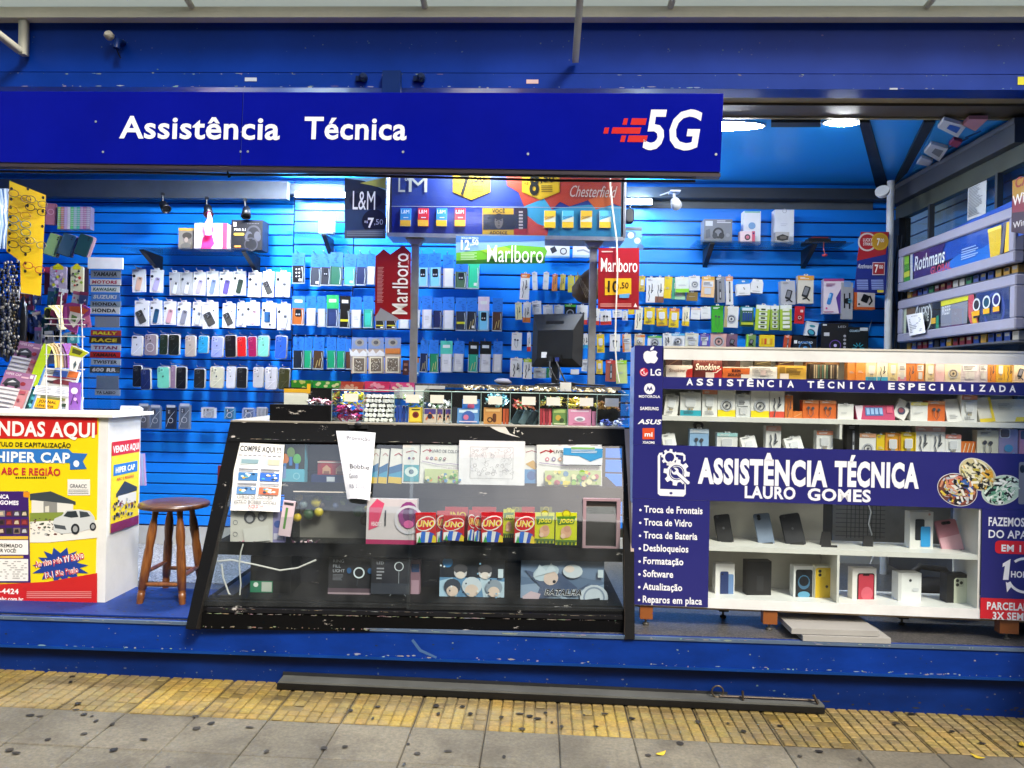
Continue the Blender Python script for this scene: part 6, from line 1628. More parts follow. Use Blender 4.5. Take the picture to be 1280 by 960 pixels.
b=MB('carton')
for k in range(9):
    x=bx(6,.12+k*.09);b.box(-.022,.022,-.002,.002,0,.082,('#2c4048','#3f5a60','#22303a','#5a7078')[k%4],M=T(x,.05+.01*(k%3),.002)@Matrix.Rotation(.5,4,'Y')@Matrix.Rotation(.5,4,'Z'))
stuff(b,'thin_cards','dark thin cards leaning on edge in their glass bin','cards')
b=MB('film');heap(b,bx(6,.1),bx(6,.97),.14,.28,.08,.13,34,['#b83a2a','#5a8a3a','#d9d0b8','#c86a4a'],.014);stuff(b,'wrapped_sweets','red and green wrapped sweets behind the thin dark cards')
for k in range(4):binpack(7,.03+k*.105,.12+k*.105,.09,.015,('#9c2a34','#b03a44','#8a2430','#c04a50')[k],None,'sweet_stick',f'thin red pack, {ORD[k]} of four beside the green pack')
binpack(7,.48,.98,.09,.012,'#6a8a4a',lambda a:(a.r(.08,.05,.92,.25,'#a8b86a'),a.e(.4,.55,.2,'#c8a040'),a.e(.65,.7,.16,'#3a4a2a'),a.r(.1,.88,.9,.96,'#d8d8b0')),'gum_box','green illustrated pack next to four thin red ones')
b=MB('film');heap(b,bx(7,.03),bx(7,.97),.14,.28,.10,.15,40,['#c8a82a','#e0d060','#3a5a2a','#8a7a2a'],.015);stuff(b,'wrapped_sweets','gold wrapped sweets behind the green illustrated pack')
binpack(8,.04,.82,.09,.012,'#d88aa8',lambda a:(a.r(.1,.08,.9,.16,'#f0d0dc'),a.e(.5,.6,.24,'#e8dce4',rv=.16),a.e(.5,.62,.15,'#8a8a94',rv=.09),a.r(.2,.86,.8,.9,'#b05a80')),'gum_box','pink pack with a pale oval emblem, front of its bin')
binpack(8,.86,.98,.08,.014,'#c87a9a',None,'sweet_stick','thin pink pack squeezed beside the pink pack with the oval')
b=MB('film');heap(b,bx(8,.03),bx(8,.97),.13,.28,.08,.15,40,['#d9c02a','#e6d860','#b8862a'],.017);stuff(b,'wrapped_sweets','yellow wrapped sweets behind the pink pack')
b=MB('film');heap(b,bx(9,.05),bx(9,.95),.01,.12,.004,.03,24,['#3a4aa0','#c8ccd8','#5a6ac0','#24306a'],.018);stuff(b,'wrapped_sweets','few blue wrapped sweets lying low in the last glass bin')
b=MB('film');heap(b,bx(9,.05),bx(9,.95),.15,.28,.09,.13,40,['#b8862a','#d0a850','#8a5a2a'],.016);stuff(b,'wrapped_sweets','copper gold wrapped sweets behind the blue ones in the last bin')
# bins on the lower step behind: a dark riser with loose sweets
b=MB('worn_black');b.box(bx(3,0),bx(9,1),.31,.33,TOPZ,TOPZ+.185,'#1b1a19');tag(b.build('riser_board',None,BF.m),'dark board standing behind the glass bins under the rear ledge','board')
b=MB('film');heap(b,bx(4,.2),bx(9,.9),.33,.46,TOPZ+.17,TOPZ+.205,260,['#b8a878','#d8ccb0','#8a7a54','#c8b48a','#e6dfcc','#a08a4a'],.013)
tag(b.build('loose_sweets',None,BF.m),'long heap of pale wrapped sweets behind the dark riser board','sweets',kind='stuff')
for i,(x0,x1,y0,y1,c1,c2,nm)in enumerate(((364,389,475,488,'#3a8a2a','#c8d06a','green'),(391,424,476,489,'#2a9a3c','#d9e0a0','bright green'),(426,454,477,489,'#b84a3a','#d9a890','red brown'),(456,487,477,490,'#d93a6a','#f0a0b8','pink'),(488,517,478,490,'#e0508a','#f0d0c0','rose'))):
    slab('candy_bag',f'{nm} sweet bag lying behind the glass bins below the patterned packs','sweet bag',LGP,(x0,y0,x1,y1),.05,c1,lambda a:[a.e(CR_.random()*.9+.05,CR_.uniform(.1,.9),.08,c2,rv=.14)for k in range(9)],'sweet bags behind the glass bins',mat='film',back=-.10)
for i,(x0,x1,y0,y1)in enumerate(((500,517,484,498),(519,556,482,503),(700,714,478,489))):
    slab('blank_card',('small blank white card behind the blue packs','large blank white card standing behind the purple packs','small blank card on the riser under the monitor')[i],'card',LGP,(x0,y0,x1,y1),.003,'#e4e2da',None,'blank white price cards',mat='paper',back=-.14)
# black box and tray at the near end of the bins
x0,x1=BF.q(338,515)[0],BF.q(413,515)[0]
b=MB('worn_black');b.box(x0,x1,-.012,.26,TOPZ,TOPZ+.088,'#0e0e10');tag(b.build('black_tray',None,BF.m),'plain black tray beside the first glass bin with loose sweets on it','tray')
b=MB('clean_glass');b.add([(x0+.005,.03,TOPZ+.09),(x1-.002,.03,TOPZ+.09),(x1-.002,.03,TOPZ+.17),(x0+.005,.03,TOPZ+.17)],[(0,1,2,3)],'#fff');b.add([(x0+.005,.03,TOPZ+.09),(x0+.005,.24,TOPZ+.09),(x0+.005,.24,TOPZ+.17),(x0+.005,.03,TOPZ+.17)],[(0,1,2,3)],'#fff')
b.box(x0,x1,.245,.25,TOPZ+.09,TOPZ+.18,'#151515',mat='worn_black');tag(b.build('clear_holder',None,BF.m),'clear plastic holder standing on the plain black tray','holder')
slab('yellow_sign_card','yellow topped blank white card standing in the clear holder','card',BF,(355,486,385,508),.004,'#e2ded0',lambda a:(a.r(0,0,1,.22,'#dba51c'),a.r(.95,-.3,1.1,.25,'#dba51c')),back=.06,mat='paper')
b=MB('film');heap(b,x0+.17,x1-.01,.04,.16,TOPZ+.09,TOPZ+.115,26,['#e8d8dc','#c88a9a','#f0ece8','#8a3a4a'],.016);tag(b.build('loose_sweets',None,BF.m),'pink and white loose sweets on the plain black tray','sweets',kind='stuff')
b=MB('paper');p=BF.q(640,471);
c=LGP.p3(672-18,471,.05)
b.blob((0,0,.02),(.055,.03,.02),'#6a6a74',n=10,m=5,rnd=CR_);tag(b.build('plastic_bag',None,T(c.x-.12,c.y,LGP.m.translation.z+zL)),'crumpled grey plastic packet lying on the dark rear ledge','packet')
# monitor seen from behind
mc=LGP.p3(695,425,.10)
mw,mh=.335,.335
MN=Pan((mc.x,mc.y,LGP.m.translation.z+zL),YAW+math.radians(-24),.06)
zb0=(mc.z-.168)-(LGP.m.translation.z+zL)
mo=thing('monitor','black computer monitor seen from behind on the dark rear ledge','monitor',MN.m)
b=MB('plastic')
b.cbox(-mw/2,mw/2,.0,.022,zb0,zb0+mh,.006,'#0f1012')
r_=[(-mw/2+.004,.0,zb0+.006),(mw/2-.004,0,zb0+.006),(mw/2-.004,0,zb0+mh-.006),(-mw/2+.004,0,zb0+mh-.006)]
n1=[(-mw/2+.05,-.035,zb0+.05),(mw/2-.05,-.035,zb0+.05),(mw/2-.05,-.035,zb0+mh*.68),(-mw/2+.05,-.035,zb0+mh*.68)]
b.add(r_+n1,[(0,1,5,4),(1,2,6,5),(2,3,7,6),(3,0,4,7),(4,5,6,7)],'#141518')
b.build('back_shell',mo)
b=MB('plastic');b.rrect(-.07,zb0+mh*.80,.05,zb0+mh*.86,.008,'#1d1f22',y=-.022);b.k=32;b.build('vent_recess',mo)
b=MB('paper');b.box(-.085,-.05,-.039,-.036,zb0+.055,zb0+.09,'#c9ccd2');b.build('label_sticker',mo)
b=MB('plastic');b.box(-.05,.05,-.042,-.03,zb0+.03,zb0+.075,'#08080a');b.box(-.03,-.005,-.06,-.042,zb0+.03,zb0+.06,'#1a1a1d');b.box(.015,.035,-.06,-.042,zb0+.03,zb0+.055,'#1f2c6a');b.build('socket_panel',mo)
b=MB('plastic');b.box(-.02,.022,-.02,.012,.01,zb0+.09,'#0c0c0e');b.build('stand',mo)
b=MB('plastic');b.lathe([(.13,.0),(.135,.006),(.11,.012),(.03,.018)],'#0c0c0e',M=Matrix.Scale(.62,4,(0,1,0)),n=28);b.build('base',mo)
b=MB('rubber')
b.tube([MN.m@V(p)for p in((-.018,-.06,zb0+.03),(-.01,-.08,zb0-.01),(.04,-.09,.03),(.12,-.06,.012),(.22,-.02,.008),(.32,.0,.006))],.006,'#101012',n=6)
b.tube([MN.m@V(p)for p in((.025,-.06,zb0+.03),(.05,-.08,zb0-.01),(.10,-.09,.02),(.18,-.06,.009),(.33,-.02,.006))],.005,'#15151a',n=6)
tag(b.build('monitor_cable'),'black cables drooping from the back of the monitor onto the ledge','cable')

# ================================================================ cigarette price cabinet on its two poles
CG=Pan(q0.m@V((0,yl+.04,0)),YAW)
cz0,cz1=CG.q(632,296)[1],CG.q(632,213)[1]
cx0,cx1=CG.q(485,260)[0],CG.q(781,260)[0]
cab=thing('cigarette_cabinet','big printed cigarette price cabinet on two metal poles over the counter','display cabinet',CG.m@T(0,0,cz0))
CGI=T(0,0,-cz0)
b=MB('plastic');b.rbox(cx0,cx1,.012,.20,cz0+.004,cz1,.03,'#3b3d44');b.build('body',cab,CGI)
b=MB('metal')
b.prism(b.rr(cx0-.004,cz0-.012,cx1+.004,cz0+.012,.01),-.004,.21,'#a8a8ac');b.tube([(cx0,.0,cz0+.01),(cx0,.0,cz1)],.009,'#b8b8bc');b.tube([(cx1,0,cz0+.01),(cx1,0,cz1)],.009,'#8a8a90');b.build('metal_frame',cab,CGI)
b=MB('vinyl')
def gq(px,py):return CG.q(px,py)
def gp(pts,col,y=-.001):b.poly([gq(*p)for p in pts],col,y=y)
def gt(t,x0,yb,x1,cap,col,bold=.02,y=-.0045,shear=0.0):stext(b,CG,t,x0,yb,x1,cap,col,bold,y,shear)
gp([(490,214),(776,214),(776,296),(490,295)],'#2c3f8f',.004)
gp([(490,258),(612,259),(612,296),(490,295)],'#22359c',.003)
gp([(632,214),(776,214),(776,258),(760,252),(748,262),(735,250),(712,258),(700,252),(690,262),(680,248),(655,258),(648,240),(634,232)],'#b8402e',.002)
gp([(655,258),(680,248),(690,262),(712,258),(735,256),(776,258),(776,296),(660,296),(656,280)],'#3f9ac4',.0016)
gp([(640,275),(660,270),(672,280),(686,284),(684,296),(640,296)],'#c84a34',.001);gp([(735,250),(760,240),(764,256),(745,262)],'#d9642c',.0012)
gp([(489,257.4),(777,259.4),(777,260.2),(489,258.2)],'#aeb4c4',.0004)
gt('L',498,240,506.5,19,'#c9c8c2',.0);gt('&',506,226,512,8,'#c9c8c2',.0);gt('M',511,240,534,19,'#c9c8c2',.0)
for cx,n in((589,'7'),(675.5,'8')):
    gp([(cx-23,215),(cx+24,215),(cx+24,240),(cx,250),(cx-23,240)],'#d0a018',-.001);gp([(cx-21.5,215),(cx+22.5,215),(cx+22.5,239.2),(cx,248.4),(cx-21.5,239.2)],'#d9aa22',-.0016)
    gt(n,cx-14,244,cx-2,27,'#1c1a16',.03);gt(',50',cx,228,cx+17,11,'#1c1a16',.02);gt('R$',cx-20,231,cx-15,3.4,'#1c1a16',.0)
    for k in range(4):gp([(cx+1,232+k*2.3),(cx+15,232+k*2.3),(cx+15,233+k*2.3),(cx+1,233+k*2.3)],'#6a5518',-.003)
gt('Chesterfield',711,246,768,14,'#d9c4bc',.0,shear=.25)
gp([(603,260),(642,260.5),(642,294.5),(603,294)],'#c99a1c',-.001);gp([(604,268),(659,268),(659,287),(604,287)],'#2a2c30',-.0018);gp([(643,260),(659,260),(659,295),(643,295)],'#33242c',-.0016);gp([(643,286),(659,286),(659,295),(643,295)],'#a02a24',-.0022)
gt('VOCÊ',615,266,631,4.6,'#1a1712',.02);gt('ADOECE',612,293,634,4.2,'#1a1712',.02)
b.ell(*gq(623.5,277),.026,.045,'#6f655c',y=-.0026,n=18);b.ell(*gq(623.5,271),.025,.02,'#25211f',y=-.003,n=14)
for dx in(-2.6,2.6):b.ell(*gq(623.5+dx,275.5),.006,.003,'#1c1a19',y=-.0034,n=8)
b.ell(*gq(623.5,282.5),.009,.003,'#3c2f2a',y=-.0034,n=8);gp([(622.8,276),(624.2,276),(625,280),(622,280)],'#5c534b',-.0034)
for px in(651,):
    for k in range(6):gp([(648.5,264+k*4),(653.5,264+k*4),(653.5,266.4+k*4),(648.5,266.4+k*4)],'#b8a8a8',-.0034)
b.c=[tuple(q*.55 for q in c)for c in b.c];b.build('printed_front',cab,CGI)  # whole print darkened in its colours for the shade on the backlit cabinet
for i,(x,c1)in enumerate(((507,'#2f84c8'),(529,'#c8242c'),(552,'#2f84c8'),(575,'#c8242c'))):
    b=MB('carton');a,c=gq(x-6.5,283),gq(x+7,261);b.box(a[0],c[0],-.012,.004,a[1],c[1],c1);b.rect(a[0],a[1],c[0],a[1]+(c[1]-a[1])*.34,'#e0a81c',y=-.0128);b.text('L&M',a[0]+.006,c[1]-.032,.022,'#e8e8ee',w=(c[0]-a[0])*.75,y=-.0128);b.rect(a[0]+.02,a[1]+.05,c[0]-.015,a[1]+.055,'#d0d8e0',y=-.0128);b.build('cigarette_pack',cab,CGI)
for i,(x,c1)in enumerate(((686.5,'#e8b02a'),(709,'#58b4d8'),(732,'#e8b02a'),(755.5,'#58b4d8'))):
    b=MB('carton');a,c=gq(x-6.5,285),gq(x+8,264);b.box(a[0],c[0],-.012,.004,a[1],c[1],'#d9d2b8');b.poly([(a[0],c[1]),(c[0],c[1]),(c[0],c[1]-.035),(a[0],c[1]-.06)],c1,y=-.0128);b.rect(a[0],a[1],c[0],a[1]+(c[1]-a[1])*.34,'#e6b41c',y=-.0128);b.text('Chester',a[0]+.006,c[1]-.05,.014,'#3a3c50',w=(c[0]-a[0])*.8,y=-.0136,ang=.2);b.build('cigarette_pack',cab,CGI)
b=MB('clean_glass');a,c=gq(488,295),gq(778,214);b.rect(a[0],a[1],c[0],c[1],'#fff',y=-.016);b.build('glass_pane',cab,CGI)
for px0,px1 in((517,515.5),(743,741)):
    x=CG.q((px0+px1)/2,380)[0]
    b=MB('metal');b.box(x-.022,x+.022,.05,.09,zL+.002,cz0-.013,'#a9a7a2');b.prism([(x-.06,cz0-.013),(x+.06,cz0-.013),(x+.03,cz0-.05),(x-.03,cz0-.05)],.03,.1,'#9a9894');b.build('leg',cab,CGI)
b=MB('rubber')
b.tube([CG.p3(x,y,-.03)for x,y in((763,205),(763,232),(766,262),(771,300),(772,340),(770,390),(769,430),(771,462),(774,478))],.0045,'#c9c4b4',n=6)
tag(b.build('hanging_string'),'thin cream cord hanging down in front of the red price poster','cord')

# ================================================================ price posters
def poster(name,label,pan,pts,col,draw,back=0.0,th=.004,grp='cigarette price posters'):
    c=[pan.q(*p,back)for p in pts]
    ox,oz=min(p[0]for p in c),min(p[1]for p in c)
    mb=MB('vinyl');mb.prism([(x-ox,z-oz)for x,z in c],0,th,col)
    def Q(px,py):
        q_=pan.q(px,py,back);return(q_[0]-ox,q_[1]-oz)
    draw(mb,Q)
    return tag(mb.build(name,None,pan.m@T(ox,back,oz)),label,'poster',grp)
def qt(mb,Q,t,x0,yb,x1,cap,col,bold=.02,shear=0.0):
    a,c,e=Q(x0,yb),Q(x1,yb),Q(x0,yb-cap);mb.text(t,a[0],a[1],e[1]-a[1],col,w=c[0]-a[0],bold=bold,shear=shear)
def qp(mb,Q,pts,col):mb.poly([Q(*p)for p in pts],col)
def d_lm(mb,Q):
    qp(mb,Q,[(431,223),(482,222),(482,238),(431,240)],'#8fb8c4');qp(mb,Q,[(431,223),(455,226),(482,238),(431,240)],'#232834');qp(mb,Q,[(450,229),(482,222),(482,236),(465,232)],'#a8a04a')
    qp(mb,Q,[(431,240),(482,238),(482,262),(431,262)],'#30343a');qp(mb,Q,[(431,262),(482,262),(482,290),(431,291)],'#2f3f58')
    x,z=Q(457,251);mb.ell(x,z,.10,.055,'#17191d',n=26)
    x,z=Q(468,277);mb.ell(x,z,.075,.075,'#14161a',n=26)
    qt(mb,Q,'L&M',441,262,469,23,'#e8e6e0',.0);qt(mb,Q,'R$',456,279,460,3,'#dcdcdc',.0);qt(mb,Q,'7',460,285,467.5,12.5,'#e8e6e0',.03);qt(mb,Q,',50',468,281,479,6.6,'#c9c9c9',.0)
    qp(mb,Q,[(431,288),(482,287),(482,297),(431,298)],'#5a6068')
    for k in range(3):qp(mb,Q,[(434,290+k*2.2),(479,289.6+k*2.2),(479,290.4+k*2.2),(434,290.8+k*2.2)],'#8f969e')
poster('price_poster','dark grey price poster reading 7,50 beside the tube lamp',CG,[(431,222),(482,222),(482,298),(431,298)],'#30343a',d_lm,.02)
def d_arrow(mb,Q):
    a=Q(508,397);e=Q(508,315)
    mb.text('Marlboro',Q(509,392)[0],a[1]+.02,.095,'#ece6da',w=e[1]-a[1]-.03,bold=.004,ang=math.pi/2)
    qp(mb,Q,[(468.5,397),(476,385),(498,398),(498,401),(468.5,401)],'#8a8a8c')
    for k in range(26):qp(mb,Q,[(472+k*.0,334+k*1.75),(480-(k%3),334+k*1.75),(480-(k%3),334.7+k*1.75),(472,334.7+k*1.75)],'#c88a84')
    for k in range(3):qp(mb,Q,[(510.5,318+k*8),(511.4,318+k*8),(511.4,323+k*8),(510.5,323+k*8)],'#c88a84')
poster('arrow_poster','dark red arrow shaped cigarette poster with a name running upward',CG,[(469.5,320),(479.5,311.5),(488,318),(504,306.5),(513.5,316),(513,399.5),(498,399),(476,386),(468.5,396)],'#8a1218',d_arrow,.03)
def d_green(mb,Q):
    qp(mb,Q,[(570,295),(681,295),(681,311),(640,308),(600,315),(570,316)],'#7fa8cc');qp(mb,Q,[(570,295),(681,295),(681,301),(570,303)],'#3f6aa8')
    qp(mb,Q,[(570,316),(600,313),(640,306),(681,309),(684,314),(681,322),(570,326)],'#6ab02c');qp(mb,Q,[(570,326),(681,321),(681,329.5),(570,330)],'#2c6a1e');qp(mb,Q,[(600,313),(630,308),(645,314),(615,319)],'#9cc83a')
    qt(mb,Q,'12',576,312.5,587,12.5,'#ecf0ea',.03);qt(mb,Q,',50',588,306.5,598,7,'#e6ece6',.01);qt(mb,Q,'BOLSA DE PREÇO',577,298.6,598,2.2,'#e0e6ea',.01)
    for k in range(5):qp(mb,Q,[(576,316+k*2),(596-k%2*3,316+k*2),(596-k%2*3,317+k*2),(576,317+k*2)],'#b0cc9c')
    qt(mb,Q,'Marlboro',609,327.5,679,21,'#f0eee4',.003)
poster('price_poster','wide green landscape price poster reading 12,50 hung under the big cabinet',CG,[(570,295),(681,295),(681,329.5),(570,330)],'#5a9a2c',d_green,-.02)
def d_red(mb,Q):
    qp(mb,Q,[(748,310),(799,310),(799,340),(748,340)],'#9a141c')
    qt(mb,Q,'Marlboro',751,339.5,796.5,17,'#f0e8dc',.003);qp(mb,Q,[(756,348),(789,348),(789,368),(756,369)],'#d9a41a');qt(mb,Q,'10',759.5,365.5,773,14.5,'#1f150c',.035);qt(mb,Q,',50',774.5,360.5,785.5,7.5,'#1f150c',.015);qt(mb,Q,'R$',756.6,361,759.4,2.4,'#1f150c',.0)
    qp(mb,Q,[(774,368),(787,367),(786,372.5),(774,372.5)],'#5a94b8');qp(mb,Q,[(752,314),(766,314),(766,315.4),(752,315.4)],'#e0b8a8')
    for k in range(3):qp(mb,Q,[(750,379.6+k*1.6),(789,379.6+k*1.6),(789,380.3+k*1.6),(750,380.3+k*1.6)],'#d09080')
    qp(mb,Q,[(794,379),(796.4,384),(791.6,384)],'#e8d8d0')
poster('price_poster','bright red price poster reading 10,50 fixed to the display pole',CG,[(748,310),(799,311),(798.5,387),(747.5,386)],'#8a1218',d_red,-.01)
p51=Pan((0,5.2,0))
def d_lucky(mb,Q):
    qp(mb,Q,[(1076,290),(1111,290),(1107,318),(1071,326)],'#a32024')
    for x,y,r,c in((1084,302.5,.062,'#d0c8c0'),(1099.5,302,.058,'#c79c24')):
        cx,cz=Q(x,y);mb.ell(cx,cz,r,r,c,n=26);mb.ell(cx,cz,r*.82,r*.82,'#a8242a' if x<1090 else '#b88a1c',n=26)
    qt(mb,Q,'LUCKY',1078.5,302,1090,4,'#f0ece4',.02);qt(mb,Q,'STRIKE',1078.5,307,1090,3.6,'#f0ece4',.02);qt(mb,Q,'7',1095.5,307,1099.5,9,'#f0ece4',.02);qt(mb,Q,'00',1100,303,1104.5,4.5,'#f0ece4',.01)
    qt(mb,Q,'Rothmans',1071.5,335.5,1089,5.4,'#e4e6ee',.0,.3);qp(mb,Q,[(1090,328),(1105.5,328),(1105,344),(1089.6,344)],'#c8b8c0');qp(mb,Q,[(1090.8,329),(1104.7,329),(1104.2,343),(1090.4,343)],'#98202c');qt(mb,Q,'7',1092.5,341,1097,10,'#f0ece4',.03);qt(mb,Q,'00',1098,336,1103,4.5,'#f0ece4',.01)
    for k in range(6):qp(mb,Q,[(1070,350+k*2.2),(1084,350+k*2.2),(1084,351.2+k*2.2),(1070,351.2+k*2.2)],'#8f9fd8');qp(mb,Q,[(1088,350+k*2.2),(1103,350+k*2.2),(1103,351.2+k*2.2),(1088,351.2+k*2.2)],'#8f9fd8')
    qp(mb,Q,[(1095,363),(1103,363),(1103,366),(1095,366)],'#d0c040')
poster('price_poster','red and navy price poster reading 7,00 twice, hung by the corner pole',p51,[(1076,290),(1111.5,290),(1107,367),(1067.5,365)],'#1b2a7c',d_lucky)

# ================================================================ cabinets on the side wall
def side_cab(label,pts,draw):
    """pts: TL TR BR BL of the frame's front"""
    fr=Pan(SW.m@V((0,-.17,0)),SW.yaw)
    c=[fr.q(*p)for p in pts]
    x0=(c[0][0]+c[3][0])/2;x1=(c[1][0]+c[2][0])/2;z1_=(c[0][1]+c[1][1])/2;z0_=(c[2][1]+c[3][1])/2
    t=thing('cigarette_display',label,'display cabinet',fr.m@T(x0,0,z0_),'cigarette displays on the glass side wall')
    w_,h_=x1-x0,z1_-z0_
    e=.055
    b=MB('plastic')
    for(a,bb,cc,dd)in((0,w_,h_-e,h_),(0,w_,0,e),(0,e,e,h_-e),(w_-e*.9,w_,e,h_-e)):b.cbox(a,bb,0,.05,cc,dd,.006,'#8f8ea0')
    b.box(.0,w_,.05,.165,.01,h_-.01,'#3a3b44');b.build('frame',t)
    b=MB('vinyl');b.box(e,w_-e*.9,.02,.045,e,h_-e,'#20244c')
    def Q(px,py):
        l=t.matrix_world.inverted()@fr.p3(px,py,.019);return(l.x,l.z)
    b.k=-24
    draw(b,Q);b.build('printed_panel',t)
    b=MB('clean_glass');b.rect(e,e,w_-e*.9,h_-e,'#fff',y=.006);b.build('glass_pane',t)
    rr_=random.Random(int(z0_*100))
    n=17
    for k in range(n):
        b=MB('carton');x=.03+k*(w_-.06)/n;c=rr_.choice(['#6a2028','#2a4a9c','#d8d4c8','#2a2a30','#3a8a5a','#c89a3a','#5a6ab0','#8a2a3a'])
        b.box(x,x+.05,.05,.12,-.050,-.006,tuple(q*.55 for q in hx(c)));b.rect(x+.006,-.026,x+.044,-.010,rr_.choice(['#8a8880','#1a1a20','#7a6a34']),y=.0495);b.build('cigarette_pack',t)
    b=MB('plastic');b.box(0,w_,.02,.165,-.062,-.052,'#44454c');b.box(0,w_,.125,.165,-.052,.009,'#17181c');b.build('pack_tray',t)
    return t
def d_roth(mb,Q):
    P=lambda pts,c:qp(mb,Q,pts,c)
    P([(1140,340),(1290,290),(1290,240),(1140,310)],'#1d49a8')
    P([(1126,322),(1137,318),(1138,352),(1126,356)],'#3f9a2c');P([(1126,322),(1137,318),(1137,329),(1126,333)],'#8fc82c');P([(1126,343),(1138,338),(1138,345),(1126,349)],'#d8d84a');P([(1139,316),(1142,315),(1142,351),(1139,352)],'#c8ccd4')
    P([(1144,314),(1184,300),(1178,320),(1165,345),(1144,350)],'#3a2a6a');P([(1165,345),(1200,318),(1230,310),(1245,300),(1245,322),(1165,347)],'#2a6ac8')
    mb.text('Rothmans',Q(1144.5,338)[0],Q(1144.5,338)[1]-.005,.09,'#eceef2',w=.36,bold=.01,shear=.12)
    mb.text('GLOBAL',Q(1165,341)[0],Q(1165,341)[1]-.012,.045,'#c8506a',w=.23,bold=.02)
    for k in range(5):P([(1204,312+k*3.0),(1222+k%2*3,306+k*3.0),(1222+k%2*3,307.3+k*3.0),(1204,313.3+k*3)],'#9fb8e8')
    P([(1238,287),(1255,281),(1254,318),(1241,322)],'#e0b82a');P([(1238,287),(1255,281),(1255,285),(1238,291)],'#f0d860');P([(1258,279),(1262,277),(1257,316),(1253,318)],'#5a5a6a');P([(1262,278),(1270,275),(1270,312),(1259,316)],'#e0b82a')
side_cab('upper grey framed cigarette display with a blue printed advert and yellow packs',[(1123,311.5),(1265,259),(1271,327),(1122,364)],d_roth)
def d_luckyc(mb,Q):
    P=lambda pts,c:qp(mb,Q,pts,c)
    P([(1126,383),(1134,381),(1133,420),(1126,421)],'#c8ccb0');P([(1134,381),(1145,378),(1145,396),(1134,399)],'#6a4a2c')
    P([(1145,378),(1178,369),(1178,413),(1145,418)],'#20242c');x,z=Q(1155,396);mb.ring(x,z,.10,.012,'#c8ccd0',n=30)
    mb.text('LUCKY',Q(1148,393)[0],Q(1148,394)[1],.045,'#d8dadc',w=.15,bold=.03);mb.text('STRIKE',Q(1150,403)[0],Q(1150,403)[1],.045,'#d8dadc',w=.12,bold=.03)
    P([(1165,398),(1171,397),(1171,404),(1165,405)],'#e0a81c');P([(1172,395),(1175,394),(1175,414),(1171,415)],'#2f8a6a')
    P([(1178,371),(1213,363),(1212,375),(1178,383)],'#d9d02a');P([(1178,384),(1212,376),(1211,404),(1178,408)],'#8a8a98');P([(1178,408),(1211,404),(1211,410),(1178,414)],'#4a2a5c')
    mb.text('REEF',Q(1180,394)[0],Q(1180,394)[1],.05,'#e0dce4',w=.09,bold=.03)
    P([(1213,364),(1219,362),(1222,388),(1226,406),(1217,408),(1213,395)],'#c84a5a');P([(1217,390),(1221,389),(1225,406),(1219,408)],'#e0b020')
    P([(1222,362),(1265,353),(1265,400),(1228,406)],'#26356c');x,z=Q(1246,388);mb.ring(x,z,.085,.016,'#3a4a8c',n=30)
    for x,c in((1224,'#2a2a30'),(1237,'#1f4a5c'),(1250,'#2a2a6a')):
        P([(x-4,377-(x-1224)*.2),(x+4,375-(x-1224)*.2),(x+4,396-(x-1224)*.2),(x-4,398-(x-1224)*.2)],c)
        cx,cz=Q(x,381-(x-1224)*.24);mb.ring(cx,cz,.03,.01,'#c8d0d4',n=20);P([(x-4,389-(x-1224)*.2),(x+4,387.6-(x-1224)*.2),(x+4,394-(x-1224)*.2),(x-4,395.4-(x-1224)*.2)],'#e0a01c')
side_cab('lower grey framed cigarette display with dark round emblem prints and three packs',[(1122,377.5),(1266,342),(1272,410.5),(1121.5,428)],d_luckyc)
FRN=Pan(SW.m@V((0,-.178,0)),SW.yaw)
def d_note(a):
    a.t('AVISO',.3,.14,.06,'#55555c',w=.4);a.lines(.12,.22,.9,.92,9,'#8a8a90',G)
notice('paper_note','white typed note taped over the lower cigarette display',FRN,[(1133,394),(1153,390.5),(1157,416),(1137,420)],'#e6e4e2',d_note)
def d_sheet(a):
    a.r(.1,.02,.9,.08,'#55585c');a.lines(.1,.12,.92,.96,26,'#83878c',G)
SGP=Pan(SW.m@V((0,.02,0)),SW.yaw)
notice('timetable_sheet','white sheet of fine print stuck inside the side window above the displays',SGP,[(1210.5,219),(1234,208),(1232,268),(1209,276)],'#c9cdd0',d_sheet)
def d_camel(mb,Q):
    qp(mb,Q,[(1266,226),(1300,215),(1300,240),(1266,248)],'#a87c14');mb.text('CAMEL',Q(1269.5,235)[0],Q(1269.5,236)[1],.05,'#8a2a1c',w=.24,bold=.03);qp(mb,Q,[(1266,248),(1300,240),(1300,262),(1266,266)],'#7c2430');mb.text('Winston',Q(1266.5,257)[0],Q(1266.5,258)[1],.05,'#e0d8d0',w=.26,bold=.02);qp(mb,Q,[(1266,266),(1300,262),(1300,294),(1266,290)],'#3a2024');mb.text('Winston',Q(1267.5,285)[0],Q(1267.5,286)[1],.03,'#d0c8c0',w=.2,bold=.01)
poster('price_poster','yellow, wine and brown cigarette poster at the near end of the side wall',FRN,[(1265.5,225),(1300,214),(1300,296),(1264,290)],'#3a161c',d_camel,-.02)
